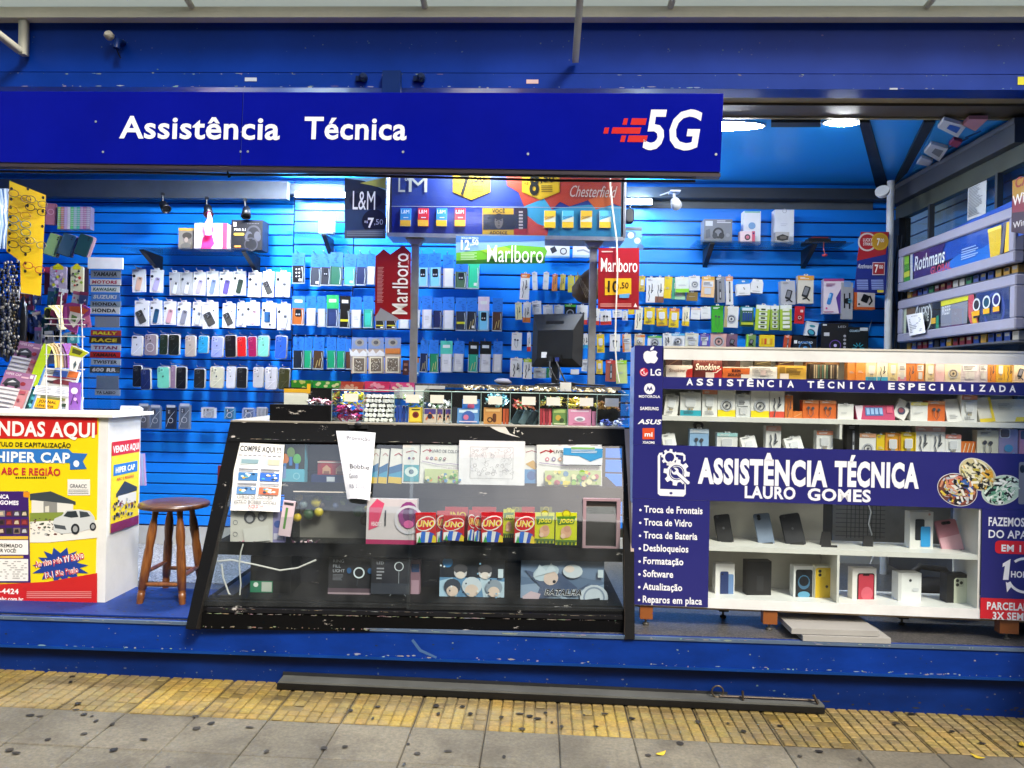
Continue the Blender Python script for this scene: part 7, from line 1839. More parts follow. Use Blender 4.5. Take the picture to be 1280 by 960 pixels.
# boxes built in place of the product pictures on the bright ceiling panel
for i,(pts,c,lb)in enumerate((([(1164,180),(1185,186),(1174,202),(1155,191)],'#e2e3e6','white boxed case hung on the lit slats above the side wall beam'),([(1172,160),(1180,150),(1208,158),(1197,172)],'#dcdde2','white box with a blue window on the lit slats above the side wall beam'),([(1203,157),(1211,149),(1235,149),(1219,164)],'#c88a94','pink box on the lit slats above the side wall beam'),([(1186,181),(1192,175),(1203,178),(1196,185)],'#b04a6a','small crimson pack on the lit slats above the side wall beam'),([(1146,205),(1152,197),(1166,202),(1160,208)],'#d8dce4','small white pack lowest on the lit slats above the side wall beam'))):
    b=MB('carton');P3=[onz(x,y,ZC-.034)for x,y in pts];n=4
    cx=sum((p for p in P3),V())/4
    v0=[p-cx for p in P3]
    b.add([(p.x,p.y,0)for p in v0]+[(p.x,p.y,.019)for p in v0],[(3,2,1,0),(4,5,6,7)]+[(k,(k+1)%4,(k+1)%4+4,k+4)for k in range(4)],c)
    if i<2:b.add([(p.x*.5+.01,p.y*.5,-.002)for p in v0],[(3,2,1,0)],'#2f62b8' if i else '#8a8d92')
    tag(b.build('boxed_case',None,T(*cx)),lb,'phone case','boxes on the slats over the side wall')
# cameras
c=at(1103,240,5.05)
t=thing('dome_camera','white dome security camera at the top of the white corner pole','security camera',T(*c)@Matrix.Scale(.78,4))
b=MB('plastic');b.lathe([(.055,.02),(.056,.0),(.045,-.025),(.02,-.035)],'#d8d8d4',M=Matrix.Rotation(1.0,4,'X')@Matrix.Rotation(-.5,4,'Y'),n=22);b.build('housing',t)
b=MB('plastic');M=Matrix.Rotation(1.0,4,'X')@Matrix.Rotation(-.5,4,'Y');b.lathe([(.028,-.034),(.024,-.045),(.008,-.05)],'#8f9296',M=M,n=16);b.lathe([(.012,-.0505),(.006,-.053)],'#15161a',M=M,n=12);b.build('lens',t)
c=at(845,255,5.05)
t=thing('bullet_camera','white security camera with a black round face hanging under the wall beam','security camera',T(*c))
b=MB('plastic');M=Matrix.Rotation(1.35,4,'X')@Matrix.Rotation(-.35,4,'Y');b.lathe([(.01,.05),(.028,.045),(.034,.0),(.036,-.02)],'#dcdddd',M=M,n=20);b.build('housing',t)
b=MB('plastic');b.lathe([(.034,-.0205),(.03,-.026),(.01,-.028)],'#0e0f12',M=M,n=20);b.build('lens',t)
b=MB('plastic');b.tube([(0,.02,.02),(-.005,.04,.06),(-.005,.05,.085)],.009,'#d0d2d2');b.box(-.035,.03,.01,.09,.085,.095,'#d5d6d6');b.tube([(-.03,.04,.09),(-.09,.1,.08)],.005,'#cfd0d0',n=5);b.build('bracket',t)
c=at(598,312,4.9)

# ================================================================ goods inside the white display case
H=random.Random(33)
def wslab(name,label,rect,th,col,draw=None,back=.06,twist=0.0,lean=0.0,cat='accessory box',grp='boxes in the white display case',mat='carton',yaw=0.0,round_=0.0):
    return slab(name,label,cat,W,rect,th,col,draw,grp,mat=mat,back=back,twist=twist,lean=lean,yaw=yaw,round_=round_)
SA=1280/230;SB=1280/240
def ca(u0,v0,u1,v1):return(820+u0/SA,430+v0/SA,820+u1/SA,430+v1/SA)
def cb(u0,v0,u1,v1):return(1040+u0/SB,430+v0/SB,1040+u1/SB,430+v1/SB)
# top row: rolling papers, filters and chargers
wslab('paper_box','white and red box half behind the strip, first on the top shelf',ca(72,148,252,245),.06,'#d9d2cc',lambda a:(a.p([(.62,1),(.8,.3),(1,.2),(1,1)],'#b82a24'),a.t('Smoking',.1,.5,.26,'#8a5a4a',w=.6,shear=.2),a.r(.42,.5,.75,.95,'#e8e2dc')),.05)
wslab('paper_box','dark brown box behind the white and red one on the top shelf',ca(68,85,182,160),.06,'#5a2a1c',lambda a:a.ln([(.2,.8),(.8,.3)],.05,'#8a5a3a'),.14)
wslab('paper_box','dark red box with white script writing on the top shelf',ca(263,95,458,245),.07,'#5c1c18',lambda a:(a.p([(.55,1),(.7,.55),(1,.4),(1,1)],'#a81f22'),a.t('Smoking',.06,.58,.30,'#efe6da',w=.84,bold=.02,shear=.15),a.ln([(.5,.72),(.8,.68),(.96,.5)],.03,'#efe6da'),a.t('Smoking',.1,.22,.18,'#8a5a50',w=.7,shear=.15),a.r(.42,.68,.72,.95,'#d9c9c0')),.05)
wslab('paper_box','brown box standing behind the orange one on the top shelf',ca(468,92,585,165),.06,'#5a2c1e',lambda a:a.e(.5,.5,.25,'#3c1c14'),.14)
wslab('paper_box','orange box with stacked dark lettering on the top shelf',ca(465,160,650,245),.06,'#c8642a',lambda a:(a.r(.0,0,1,.08,'#d8d0c0'),a.t('BEM',.34,.42,.24,'#4a1c10',w=.32,bold=.04),a.t('BOLADO',.2,.76,.24,'#4a1c10',w=.56,bold=.04),a.r(.68,.6,1,1,'#d9d2c8')),.05)
wslab('paper_box','white box with grey print next to the orange one on the top shelf',ca(650,158,840,245),.06,'#dcdcda',lambda a:(a.lines(.1,.12,.9,.8,6,'#a8a8ac',H),a.r(.4,.3,.6,.7,'#c8b8b8')),.05)
wslab('paper_box','gold box with dark lettering on the top shelf',ca(848,150,1042,245),.06,'#c09a3c',lambda a:(a.lines(.3,.2,.9,.7,5,'#4a3818',H),a.r(.05,.1,.25,.6,'#8a6a24'),a.r(.08,.6,.38,1,'#ddd0c4')),.05)
wslab('lighter_box','box of dark striped packs behind the strip sticker, top shelf',ca(1078,140,1262,245),.06,'#3c2c22',lambda a:[a.r(.04+k*.075,.05,.09+k*.075,.95,H.choice(['#6a5a48','#8a4a4a','#4a6a5a','#a89a80','#2a2420']))for k in range(13)],.06)
for k,(u0,u1,c,nm)in enumerate(((690,800,'#7a6a40','olive'),(850,960,'#6a3a24','russet'),(1045,1160,'#c07a38','amber'),(1165,1275,'#c88a48','pale amber'))):
    wslab('filter_box',f'{nm} box at the back of the top shelf under the case lid',ca(u0,92,u1,150),.05,c,lambda a:(a.ln([(.1,.8),(.9,.5)],.04,'#d8c080'),a.lines(.2,.2,.8,.4,2,'#3a2a1c',H)),.16)
tops=[(105,160,'#d98a3a','plain','orange cable box'),(162,222,'#dd8a3c','plain','orange cable box with pink corner'),(226,298,'#e6d8b0','plug','cream charger box with blue foot'),(302,370,'#e6e2c8','cable','pale cream box with blue foot'),(376,436,'#ded0a0','plug','cream charger box with dark plug'),(440,492,'#e0dcd0','box','white box with pink foot'),
(497,560,'#d9803a','cable','orange box below black and yellow packs'),(562,612,'#d98a48','box','pale orange box'),(625,688,'#e0d2a8','plug','cream charger box before the pink box'),(692,750,'#d9b4b8','plain','pink box'),(756,856,'#dccfb0','coil','cream box with a drawn clip'),(858,975,'#c9c2cc','box','wide lilac white box'),(978,1036,'#c5bec8','box','narrow lilac white box'),(1040,1090,'#d98a3a','cable','narrow orange box'),(1096,1148,'#dfae38','plug','amber yellow box'),(1152,1210,'#e0b43c','cable','yellow box'),(1216,1290,'#dcc4a4','holder','cream and brown box')]
for u0,u1,c,stl,nm in tops:
    foot='#3fa0c8' if 'blue foot' in nm else('#d88a9c' if 'pink foot' in nm else None)
    wslab('charger_box',nm+' on the top shelf of the white display case',cb(u0,106+H.uniform(-3,6),u1,255),.05,c,card(c,foot,stl,'b' if foot else 't'),.06+H.uniform(0,.02))
wslab('bottle_pack','black and yellow packs lying on top of the orange box',cb(497,98,600,128),.04,'#d9c01c',lambda a:[a.e(.1+k*.2,.4,.06,'#1c1a14')for k in range(5)],.05)
# second row
wslab('charger_box','white charger box leaning at the near end of the middle shelf',ca(62,352,155,500),.05,'#d8d6d0',card('',None,'plug'),.05,.12,.15)
row2=[(ca(170,338,312,500),W1,'#2f9fb0','plug','b','white and teal charger box'),(ca(322,320,425,508),W1,'#d98a6a','plug','t','white box with pale plug, orange lid edge'),(ca(430,308,552,507),W1,'#e6cf1c','coil','b','tall white box with yellow foot, first of two'),(ca(558,350,656,512),'#d2d4d4',None,'box','t','greyish white adapter box'),(ca(662,310,785,514),W1,'#e6cf1c','coil','b','tall white box with yellow foot beside the cable box'),
(ca(792,318,892,517),W1,'#d8503c','cable','b','white and red cable box'),(ca(900,358,952,518),'#d97a34',None,'cable','t','slim orange cable box'),(ca(1022,392,1130,524),'#d4682c','#e0905c','ear','t','orange earphone box, first of two'),(ca(1140,394,1250,524),'#d4682c','#e0905c','ear','t','orange earphone box, second of two')]
row2+=[(cb(40,400,142,512),W1,None,'plain','t','low white box with fine print'),(cb(526,388,635,520),W1,'#e6d878','plain','t','white box with a small yellow label'),(cb(640,380,750,522),'#d4682c','#e09a6a','ear','t','orange earphone box past the yellow labelled box'),(cb(865,343,965,522),W1,'#d98a6a','plug','t','tall white box with a black framed plug')]
for rc,c,bd_,stl,bp_,nm in row2:
    wslab('charger_box',nm+' on the middle shelf',rc,.055,c,card(c,bd_,stl,bp_),.05)
wslab('cable_box','orange cable box lying flat beside the slim orange one',ca(955,468,1016,517),.08,'#d97a34',lambda a:a.ln([(.1,.8),(.9,.3)],.08,'#e8a870'),.05)
wslab('game_pad_box','magenta box with a blue screen lying tilted on the middle shelf',cb(165,408,412,512),.05,'#b8205a',lambda a:(a.p([(-.02,.02),(.02,1),(.1,1),(.2,0)],'#dccad4'),a.r(.24,.14,.7,.68,'#3f6ab0'),a.r(.8,.1,.95,.5,'#d8486c'))+tuple(a.r(.27+k*.11,.2,.35+k*.11,.6,'#8fb4e0')for k in range(4)),.05,-.02,.25)
wslab('mouse_box','white tilted pack with a dark lip shaped print beside the magenta box',cb(425,372,510,500),.03,'#d9d6d2',lambda a:(a.e(.5,.6,.3,'#34385a',rv=.2,ang=.5),a.e(.45,.58,.2,'#8a3a4a',rv=.12,ang=.5),a.r(.6,0,1,.3,'#3a3c44')),.06,.5,.2)
wslab('charger_box','white box leaning back next to the orange earphone box',cb(758,365,850,520),.05,'#d2d0cc',lambda a:a.lines(.2,.7,.8,.9,3,'#9a9a9c',H),.06,-.06,.3)
wslab('charger_box','yellow edged white box leaning back near the far end of the middle shelf',cb(972,355,1070,522),.05,'#ded8c8',lambda a:(a.r(0,.85,1,1,'#e6c81c'),a.r(.82,0,1,1,'#e6c81c')),.06,-.1,.25)
wslab('charger_box','wide white and yellow box leaning back at the far end of the middle shelf',cb(1070,365,1290,520),.05,'#e0dccc',lambda a:(a.p([(.6,1),(.68,.8),(1,.8),(1,1)],'#e6cf1c'),a.lines(.2,.2,.6,.5,4,'#bab6a8',H)),.07,-.03,.3)
# third row, above the broad banner (its feet hide behind the banner)
row3=[(ca(50,622,142,775),W1,None,'plug','t','white plug pack leaning at the near end',.3,.15),(ca(235,590,365,775),'#8fb4d8','#c8d8e8','ear','t','pale blue box with black handle',0,0),(ca(425,618,565,775),W1,'#9fd0d0','plug','t','white charger box with a green plug',0,0),(ca(600,640,702,775),W1,None,'plug','t','white plug pack leaning after the green plug box',.3,.2),(ca(765,570,868,775),W1,'#e0a898','cable','t','tall white cable box',0,0),(ca(905,645,1022,775),W1,None,'plug','t','white plug pack leaning after the tall cable box',.3,.22),(ca(1118,604,1228,775),W1,'#d98a6a','plug','t','white charger box beside the divider',0,0),
(cb(100,535,180,765),'#15130f',None,'pen','t','black tool box',0,0),(cb(184,596,290,765),W1,'#d9a07a','coil','t','white box with a blue heart shaped print',0,0),(cb(297,604,352,765),Y1,None,'plain','t','slim yellow box',0,0),(cb(355,594,452,765),'#d99a2c','#d98a2c','plug','f','amber rimmed plug pack',0,0),(cb(460,588,555,765),'#d9b81c','#d9b81c','plug','f','yellow rimmed plug pack',0,0),(cb(558,548,655,765),W1,'#e0a8a0','cable','t','tall white cable box, first of two',0,0),(cb(657,550,752,765),W1,'#e0a8a0','cable','t','tall white cable box, second of two',0,0),(cb(757,604,858,765),W1,'#d98a7a','plug','t','white charger box past the two cable boxes',0,0),(cb(970,576,1106,775),'#dcd9c4',None,'ear','t','wide cream box with a tiny microphone print',0,0)]
for rc,c,bd_,stl,bp_,nm,le,tw in row3:
    wslab('charger_box',nm+' just above the broad blue banner',rc,.05,c,card(c,bd_,stl,bp_),.05,-tw,le)
wslab('box_handle','black carrying handle of the pale blue box above the banner',ca(262,545,332,592),.02,'#1b1a1a',lambda a:a.rr(.25,.3,.75,.8,.2,'#8a8880'),.06,round_=.25)
wslab('orange_pack','orange flat packs leaning crosswise beside the charger box above the banner',cb(862,650,960,765),.03,'#d9742c',lambda a:[a.ln([(.05+k*.25,1),(.3+k*.25,.1)],.06,'#e8d0b0')for k in range(4)],.06)
def d_lil(a):
    a.rr(.05,.0,.58,.3,.12,'#f0eef4');a.rr(.1,.02,.53,.28,.1,'#6a5a5c');a.e(.5,.62,.22,'#5aa8d8',rv=.12);a.e(.3,.85,.08,'#d8a8c8');a.e(.75,.8,.08,'#8fc0e8')
wslab('clear_phone_case','lilac glittery phone case with a white ringed camera window',cb(1112,564,1240,775),.012,'#a59cc4',d_lil,.05,cat='phone case',round_=.14,mat='film')
wslab('pink_phone_case','pink phone case at the far end above the broad banner',cb(1250,575,1320,775),.012,'#d890a8',lambda a:a.rr(.1,.03,.6,.3,.1,'#5a4a54'),.05,cat='phone case',round_=.14,mat='film')
# phones and phone boxes in the lower part
def cl(u0,v0,u1,v1):return(780+u0/2.56,600+v0/2.56,780+u1/2.56,600+v1/2.56)
def phone(label,rc,col,lens,tw,strip=None,group='phones leaning on little black stands'):
    x0,y0,x1,y1=rc
    c=W.p3((x0+x1)/2,y1,.12);d=depth(c);w_,h_=(x1-x0)/FPX*d*.78,(y1-y0)/FPX*d*1.03
    p=Pan(c,W.yaw-.05,.28,-tw)
    t=thing('display_phone',label,'phone',p.m,group)
    b=MB('plastic');b.rbox(-w_/2,w_/2,0,.009,.004,h_,.13*w_,col);b.build('phone_body',t)
    b=MB('plastic')
    if lens=='two':
        b.rrect(-w_*.42,h_*.80,-w_*.02,h_*.96,.01,tuple(q*.8 for q in hx(col)),y=-.001)
        for z in(.85,.92):b.ell(-w_*.2,h_*z,.009,.009,'#15161a',y=-.002)
    elif lens=='dark':b.rrect(-w_*.22,h_*.86,w_*.22,h_*.95,.01,'#3a2a30',y=-.001);b.ell(-.008,h_*.905,.006,.006,'#15161a',y=-.002);b.ell(.01,h_*.905,.006,.006,'#15161a',y=-.002)
    else:b.ell(-w_*.28,h_*.93,.007,.007,'#3a3b40',y=-.001);b.ell(0,h_*.55,.006,.007,'#5a5b60',y=-.001)
    b.build('camera_window',t)
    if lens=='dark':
        b=MB('plastic');b.poly([(-w_*.49,h_*.5),(w_*.49,h_*.56),(w_*.49,h_*.12),(-w_*.49,h_*.06)],'#e0aab4',y=-.0008);b.build('back_sheen_panel',t)  # paler slanted band painted on as the sheen of the pink back
    b=MB('rubber');b.box(-w_*.3,w_*.34,-.012,-.001,.0,.022,'#111');b.box(-w_*.3,w_*.34,-.012,.05,-.004,.002,'#111');b.build('stand_foot',t)
phone('black phone leaning back, first on the lower shelf',cl(295,113,360,208),'#17181b','one',.14)
phone('grey blue phone with two camera lenses on the lower shelf',cl(425,110,492,215),'#7a8aa0','two',.14)
phone('dark slate phone leaning beside the divider on the lower shelf',cl(512,110,594,214),'#23252b','none',.18)
phone('pink phone with a dark camera window at the far end of the lower shelf',cl(1015,130,1102,240),'#c8808e','dark',.17)
for i,(rc,lb)in enumerate(((cl(618,166,678,218),'empty black phone stand just before the divider'),(cl(760,178,808,230),'empty black phone stand beside the dangling white cable'))):
    x0,y0,x1,y1=rc;c=W.p3((x0+x1)/2,y1,.10);d=depth(c);h_=(y1-y0)/FPX*d
    b=MB('rubber');b.prism([(-.03,0),(.03,0),(.03,h_),(-.012,h_)],.02,.026,'#17171a');b.box(-.035,.045,-.03,.02,0,.004,'#17171a');b.box(-.035,.045,-.03,-.026,.004,.016,'#17171a')
    tag(b.build('phone_stand',None,Pan(c,W.yaw,.2).m),lb,'phone stand','empty phone stands')
def pbox(label,rc,col,draw,th=.05,back=.10,yaw=.12):return wslab('phone_box',label,rc,th,col,draw,back,yaw=yaw,cat='phone box',grp='phone boxes in the white display case')
pbox('white phone box with a black and a blue phone printed on it',cl(914,102,990,232),'#e2e0da',lambda a:(a.rr(.22,.18,.62,.7,.06,'#1f2024'),a.rr(.46,.36,.88,.86,.06,'#2f9ad8'),a.e(.82,.06,.05,'#d0a090')),back=.12)
pbox('white phone box with a dark blue phone seen front and back',cl(292,268,354,378),'#e4e2de',lambda a:(a.rr(.62,.3,.95,.9,.08,'#6a8ab8'),a.rr(.25,.22,.68,.96,.08,'#1f3468'),a.e(.36,.3,.05,'#0c1428')))
pbox('plain black phone box with a faint grey panel',cl(392,260,472,383),'#18181a',lambda a:(a.r(.0,.0,.12,1,'#0f0f10'),a.r(.4,.38,.68,.78,'#2a2a2d')),.06)
pbox('white phone box with a dark screen crossed by pale arcs',cl(542,275,608,390),'#e4e4e2',lambda a:(a.rr(.1,.1,.92,.96,.1,'#1a1c22'),a.rr(.14,.12,.88,.94,.1,'#10161f'),a.e(.5,.45,.3,'#3f6a8a',rv=.2),a.e(.5,.42,.24,'#0f141c',rv=.14),a.e(.5,.8,.3,'#5fa0c0',rv=.1),a.rr(.38,.13,.62,.18,.04,'#050507')))
pbox('white box with a bright yellow phone beside the arc screen box',cl(610,275,686,394),'#e6e2cc',lambda a:(a.rr(.02,.05,.93,.98,.1,'#e0b81c'),a.rr(.08,.08,.46,.3,.1,'#e8c83c'),a.e(.2,.14,.07,'#26241c'),a.e(.2,.24,.07,'#26241c'),a.e(.5,.55,.06,'#4a3c10')))
pbox('white phone box with a red phone screen beside the divider',cl(730,283,808,398),'#e6e2de',lambda a:(a.rr(.2,.13,.92,.97,.1,'#2a1012'),a.rr(.25,.16,.88,.95,.08,'#c0384a'),a.rr(.42,.16,.7,.2,.03,'#1a0c0e'),a.e(.6,.7,.25,'#d86070',rv=.2)))
pbox('plain white phone box with a tiny emblem',cl(876,298,952,403),'#e6e6e4',lambda a:(a.r(.0,.0,.14,1,'#cfcfcd'),a.e(.52,.22,.06,'#3a3a3e'),a.rr(.62,.45,.88,.55,.04,'#d0d2d4')),.06)
pbox('black phone box with a cream three lens phone printed on it',cl(1032,302,1108,412),'#151516',lambda a:(a.rr(.3,.1,.98,1.0,.12,'#d8dcc4'),a.rr(.34,.12,.72,.36,.1,'#c4c8b0'),a.e(.44,.18,.07,'#26281f'),a.e(.44,.3,.07,'#26281f'),a.e(.6,.24,.07,'#26281f')),.06)
b=MB('rubber');p=[W.p3(x,y,D+.12)for x,y in((1130,745),(1132,722),(1150,708),(1180,712),(1200,735),(1202,750))]
b.tube(p,.018,'#1a1a1d',n=8);c=W.p3(1165,735,D+.12)
b.blob(c,(.18,.1,.06),'#17171a',n=16,m=8)
tag(b.build('black_backpack'),'dark rounded bag on the floor seen through the open lower compartment','bag')

# ================================================================ goods inside the glass counter
def vpan(k,fwd=.015):
    """an upright plane just behind the front edge of shelf k"""
    return Pan(q0.m@V((0,SH[k][0]+fwd,0)),YAW)
V1,V2=vpan(0),vpan(1)
V3=Pan(q0.m@V((0,.16,0)),YAW)
def vslab(name,label,pan,rect,th,col,draw=None,back=.0,twist=0.0,lean=.06,cat='box',grp='goods on the shelves of the glass counter',mat='carton',yaw=0.0,round_=0.0):
    return slab(name,label,cat,pan,rect,th,col,draw,grp,mat=mat,back=back,twist=twist,lean=lean,yaw=yaw,round_=round_)
def d_trees(a):
    a.r(0,0,1,.7,'#2c2f28')
    for u,v,c in((.35,.45,'#d9803a'),(.75,.45,'#5fae5a'),(.1,.4,'#3f8a9a'),(.55,.3,'#6a8a4a')):a.e(u,v,.13,c,rv=.12);a.r(u-.05,v+.1,u+.05,v+.3,'#3f7ac0')
    a.r(0,.68,1,1,'#5fb4cc');a.rr(.05,.62,.4,.9,.05,'#7f9ad0');a.ring(.75,.84,.1,.03,'#8fd0e0')
vslab('toy_box','blue box with little coloured trees on the top shelf of the counter',V1,(343,549,381,603.5),.06,'#5fb4cc',d_trees,.04,lean=0)
def d_cig(a):
    for u in(.12,.55):a.r(u,.1,u+.34,.95,'#a8282c');a.p([(u+.04,.9),(u+.04,.5),(u+.17,.25),(u+.3,.5),(u+.3,.9)],'#c89a78');a.r(u+.08,.7,u+.26,.9,'#8a5a44')
    a.r(.0,.0,1,.08,'#d8c8c0')
vslab('card_box','two red playing card style boxes in a clear bag on the top shelf',V1,(397,577,436,594),.05,'#9a2a30',d_cig,.05,lean=0)
vslab('blue_carton','dark blue carton under the two red boxes on the top shelf',V1,(389,594,440,604),.06,'#1c2a5a',lambda a:a.r(.38,.2,.58,.8,'#c8d0d8'),.04,lean=0)
def d_book(u):
    def d(a):
        a.r(0,.0,1,.55,'#e4e2dc');a.r(0,.55,1,1,'#3f9ac0');a.p([(0,.55),(1,.4),(1,.62),(0,.75)],'#2a6a9c');a.r(0,.82,1,1,'#d9b83a');a.ln([(.3,.2),(.6,.12),(.9,.2)],.06,'#a82a34')
    return d
for i,(x0,x1)in enumerate(((463,473),(474.5,485),(487,504))):
    vslab('colouring_book',f'slim white and blue colouring book, {ORD[i]} from the curled offer sheet',V1,(x0,561,x1,604),.008,'#dcdad4',d_book(i),.03,twist=.06,cat='book',grp='colouring books in the glass counter')
def d_livro(seed,full=True):
    r=random.Random(seed)
    def d(a):
        a.ln([(.05,.2),(.14,.14),(.2,.16)],.02,'#a82a34');a.p([(.2,.1),(.26,.16),(.2,.21)],'#a82a34');a.t('LIVRO DE COLORIR',.26,.2,.075,'#3a3a40',w=.7)
        for k in range(5):a.e(.16+k*.1,.35,.032,('#c84a6a','#5a4a8a','#d98a3a','#4a8a5a','#8a3a4a')[k]);a.e(.16+k*.1,.35,.014,'#e8e4dc')
        a.ln([(.04,.43),(.4,.5),(.7,.47),(.98,.5)],.012,'#7a5a9a');a.t('Livro para Colorir',.5,.6,.05,'#8a6a8a',w=.44)
        a.r(.12,.62,.98,.97,'#b8c48a')
        for k in range(36):a.e(r.uniform(.16,.94),r.uniform(.65,.94),r.uniform(.015,.05),r.choice(['#8ab84a','#d9c84a','#d98a4a','#5a9a4a','#e0d8a8','#b85a6a','#5a8ab0']),n=8)
        a.r(.12,.96,.6,.98,'#2a2a2c')
    return d
vslab('colouring_book','white colouring book with a round fish picture beside the slim ones',V1,(503,556,524,604),.01,'#e0ded8',lambda a:(a.ln([(.2,.2),(.6,.15),(.85,.2)],.05,'#a82a34'),a.e(.4,.35,.08,'#5a4a8a'),a.e(.65,.35,.08,'#8a5a4a'),a.r(.1,.52,1,.95,'#3f9aa8'),a.e(.55,.7,.4,'#cfe0dc',rv=.13),a.e(.55,.7,.15,'#2a5a70')),.02,cat='book',grp='colouring books in the glass counter')
vslab('colouring_book','white colouring book with a food picture, tucked behind the line drawing',V1,(525,556,580,605),.01,'#e2e0da',d_livro(1),.02,cat='book',grp='colouring books in the glass counter',twist=.02)
def d_draw(a):
    r=random.Random(4)
    for k in range(70):
        u,v=r.uniform(.18,.78),r.uniform(.16,.78);s=r.uniform(.02,.07)
        if r.random()<.5:a.ln([(u,v),(u+s,v+r.uniform(-.06,.06)),(u+s*1.4,v+r.uniform(-.1,.1))],.0035,'#85858a')
        else:a.ring(u,v,s*.4,.0035,'#8a8a90')
    for p in(((.18,.14),(.82,.14)),((.82,.14),(.82,.84)),((.82,.84),(.18,.84)),((.18,.84),(.18,.14))):a.ln(list(p),.004,'#77777c')
vslab('line_drawing','large white sheet with a fine line drawing on the top shelf',V1,(573.5,551,656,606),.002,'#e6e4e6',d_draw,.0,mat='paper',cat='sheet',lean=.04)
vslab('colouring_book','colouring book with a yellow fish half behind the line drawing',V1,(655,556,674,604),.01,'#e2e0da',lambda a:(a.ln([(.1,.2),(.5,.15),(.9,.2)],.05,'#a82a34'),a.p([(.1,.5),(.6,.4),(1,.55),(.7,.65)],'#c8982c'),a.r(0,.64,1,1,'#3f86c0'),a.e(.5,.8,.3,'#2a5a9a')),.03,cat='book',grp='colouring books in the glass counter')
vslab('colouring_book','wide colouring book with a blue wave label over its cover',V1,(671,556,752.5,607.5),.01,'#e2e0da',d_livro(2),.01,cat='book',grp='colouring books in the glass counter',twist=-.02)
vslab('wave_label','blue and white wavy label hanging over the wide colouring book',V1,(704,559,753,581),.002,'#dfe6ea',lambda a:(a.r(0,.06,1,.45,'#3f9ad0'),a.p([(0,.45),(.4,.5),(.7,.8),(1,.55),(1,.3),(0,.3)],'#3f9ad0'),a.lines(.2,.12,.9,.36,3,'#d8e8f2',H),a.r(.2,.1,.8,.0,'#8ac06a')),-.015,mat='paper',cat='label',lean=.02)
# middle shelf
def d_hphone(a):
    for v in(.1,.42,.74):a.ring(.12,v,.05,.012,'#77777c')
    a.e(.46,.28,.14,'#55565c',rv=.17,ang=.2);a.e(.76,.24,.11,'#5a5b62',rv=.15,ang=-.3);a.e(.46,.32,.08,'#a8a8ac',rv=.1);a.e(.74,.3,.05,'#9a9aa0',rv=.07);a.p([(.3,.6),(.9,.5),(.95,.92),(.35,.97)],'#cfcec8')
vslab('headphone_box','pale grey box with dark headphone print on the middle shelf',V2,(288,634,341,679),.06,'#cbc9c2',d_hphone,.03,twist=-.03)
vslab('bracelet_pack','lilac pack leaning beside the headphone box on the middle shelf',V2,(341,640,356,678),.03,'#8a86b4',lambda a:(a.e(.4,.4,.3,'#3f5aa0'),a.r(.1,.7,.9,.9,'#c8c4d8')),.03)
vslab('pink_toy_pack','tall pale pink pack tilted against the clear fruit box',V2,(351,626,366,670),.01,'#d8c0c8',lambda a:(a.r(.3,.2,.5,.8,'#5a8a4a'),a.r(.1,.05,.9,.12,'#3a3a40')),.0,twist=.12)
b=MB('film');c0,c1=V2.q(290,684),V2.q(400,676)
heap(b,c0[0],c1[0],.0,.1,c0[1]+.0,c0[1]+.03,50,['#b87a8a','#8a4a5c','#d8c0c4','#5a3a44'],.015);tag(b.build('wrapped_sweets',None,V2.m),'dark pink wrapped sweets in a film bag on the middle shelf edge','sweets',kind='stuff')
vb0,vb1=V2.q(362,681),V2.q(462,617)
fb_=thing('toy_fruit_box','big clear plastic box of toy fruit on the middle shelf','toy box',V2.m@T((vb0[0]+vb1[0])/2,.05,vb0[1]))
w_,h_=vb1[0]-vb0[0],vb1[1]-vb0[1]
b=MB('clear_plastic');b.box(-w_/2,w_/2,0,.14,0.002,h_,'#fff');b.build('clear_shell',fb_)
b=MB('laminate');b.box(-w_/2,w_/2,.141,.145,0.002,h_,'#8f8a84');b.box(-w_/2,w_/2,-.002,.0,h_-.006,h_,'#d8d4cc');b.build('backing_card',fb_)
for k,(px,py,r,c,nm)in enumerate(((372,622,11,'#c8a82a','lemon'),(394,628,15,'#d9c41c','lemon'),(409,621,12,'#3a7a2c','lime'),(397,641,12,'#dcc83a','lemon'),(370,648,11,'#d9b81c','lemon'),(384,644,14,'#39583c','pear'),(447,640,15,'#3a6a34','lime'),(458,637,9,'#c8b83a','lemon'),(401,632,9,'#5a4434','plum'),(455,652,13,'#43342c','plum'),(378,631,10,'#8fa0a4','pear'),(428,628,9,'#9aa85a','pear'),(418,633,8,'#6a78a0','plum'))):
    l=fb_.matrix_world.inverted()@V2.p3(px,py,.12);b=MB('plastic');rr_=r*.0021
    b.blob((l.x,.095,l.z),(rr_,rr_*.8,rr_),c,n=12,m=8);b.build('toy_'+nm,fb_)
def d_headset(a):
    a.r(.0,.9,1,1,'#a82a5c');a.p([(.05,.2),(.2,0),(.35,.1),(.22,.62),(.05,.7)],'#d0486c');a.t('HEADSET',.1,.6,.09,'#e8dce0',w=.2,bold=.02)
    a.r(.36,.25,.39,.6,'#3a3a40');a.e(.83,.35,.2,'#8a3a7a',rv=.3);a.e(.84,.33,.12,'#5a2a5c',rv=.18);a.ring(.84,.45,.26,.05,'#c8c4cc');a.e(.84,.55,.1,'#d0609a',rv=.09)
vslab('headset_box','white and magenta box with a purple headset on the middle shelf',V2,(458,624,521,680),.06,'#c8c0c2',d_headset,.02)
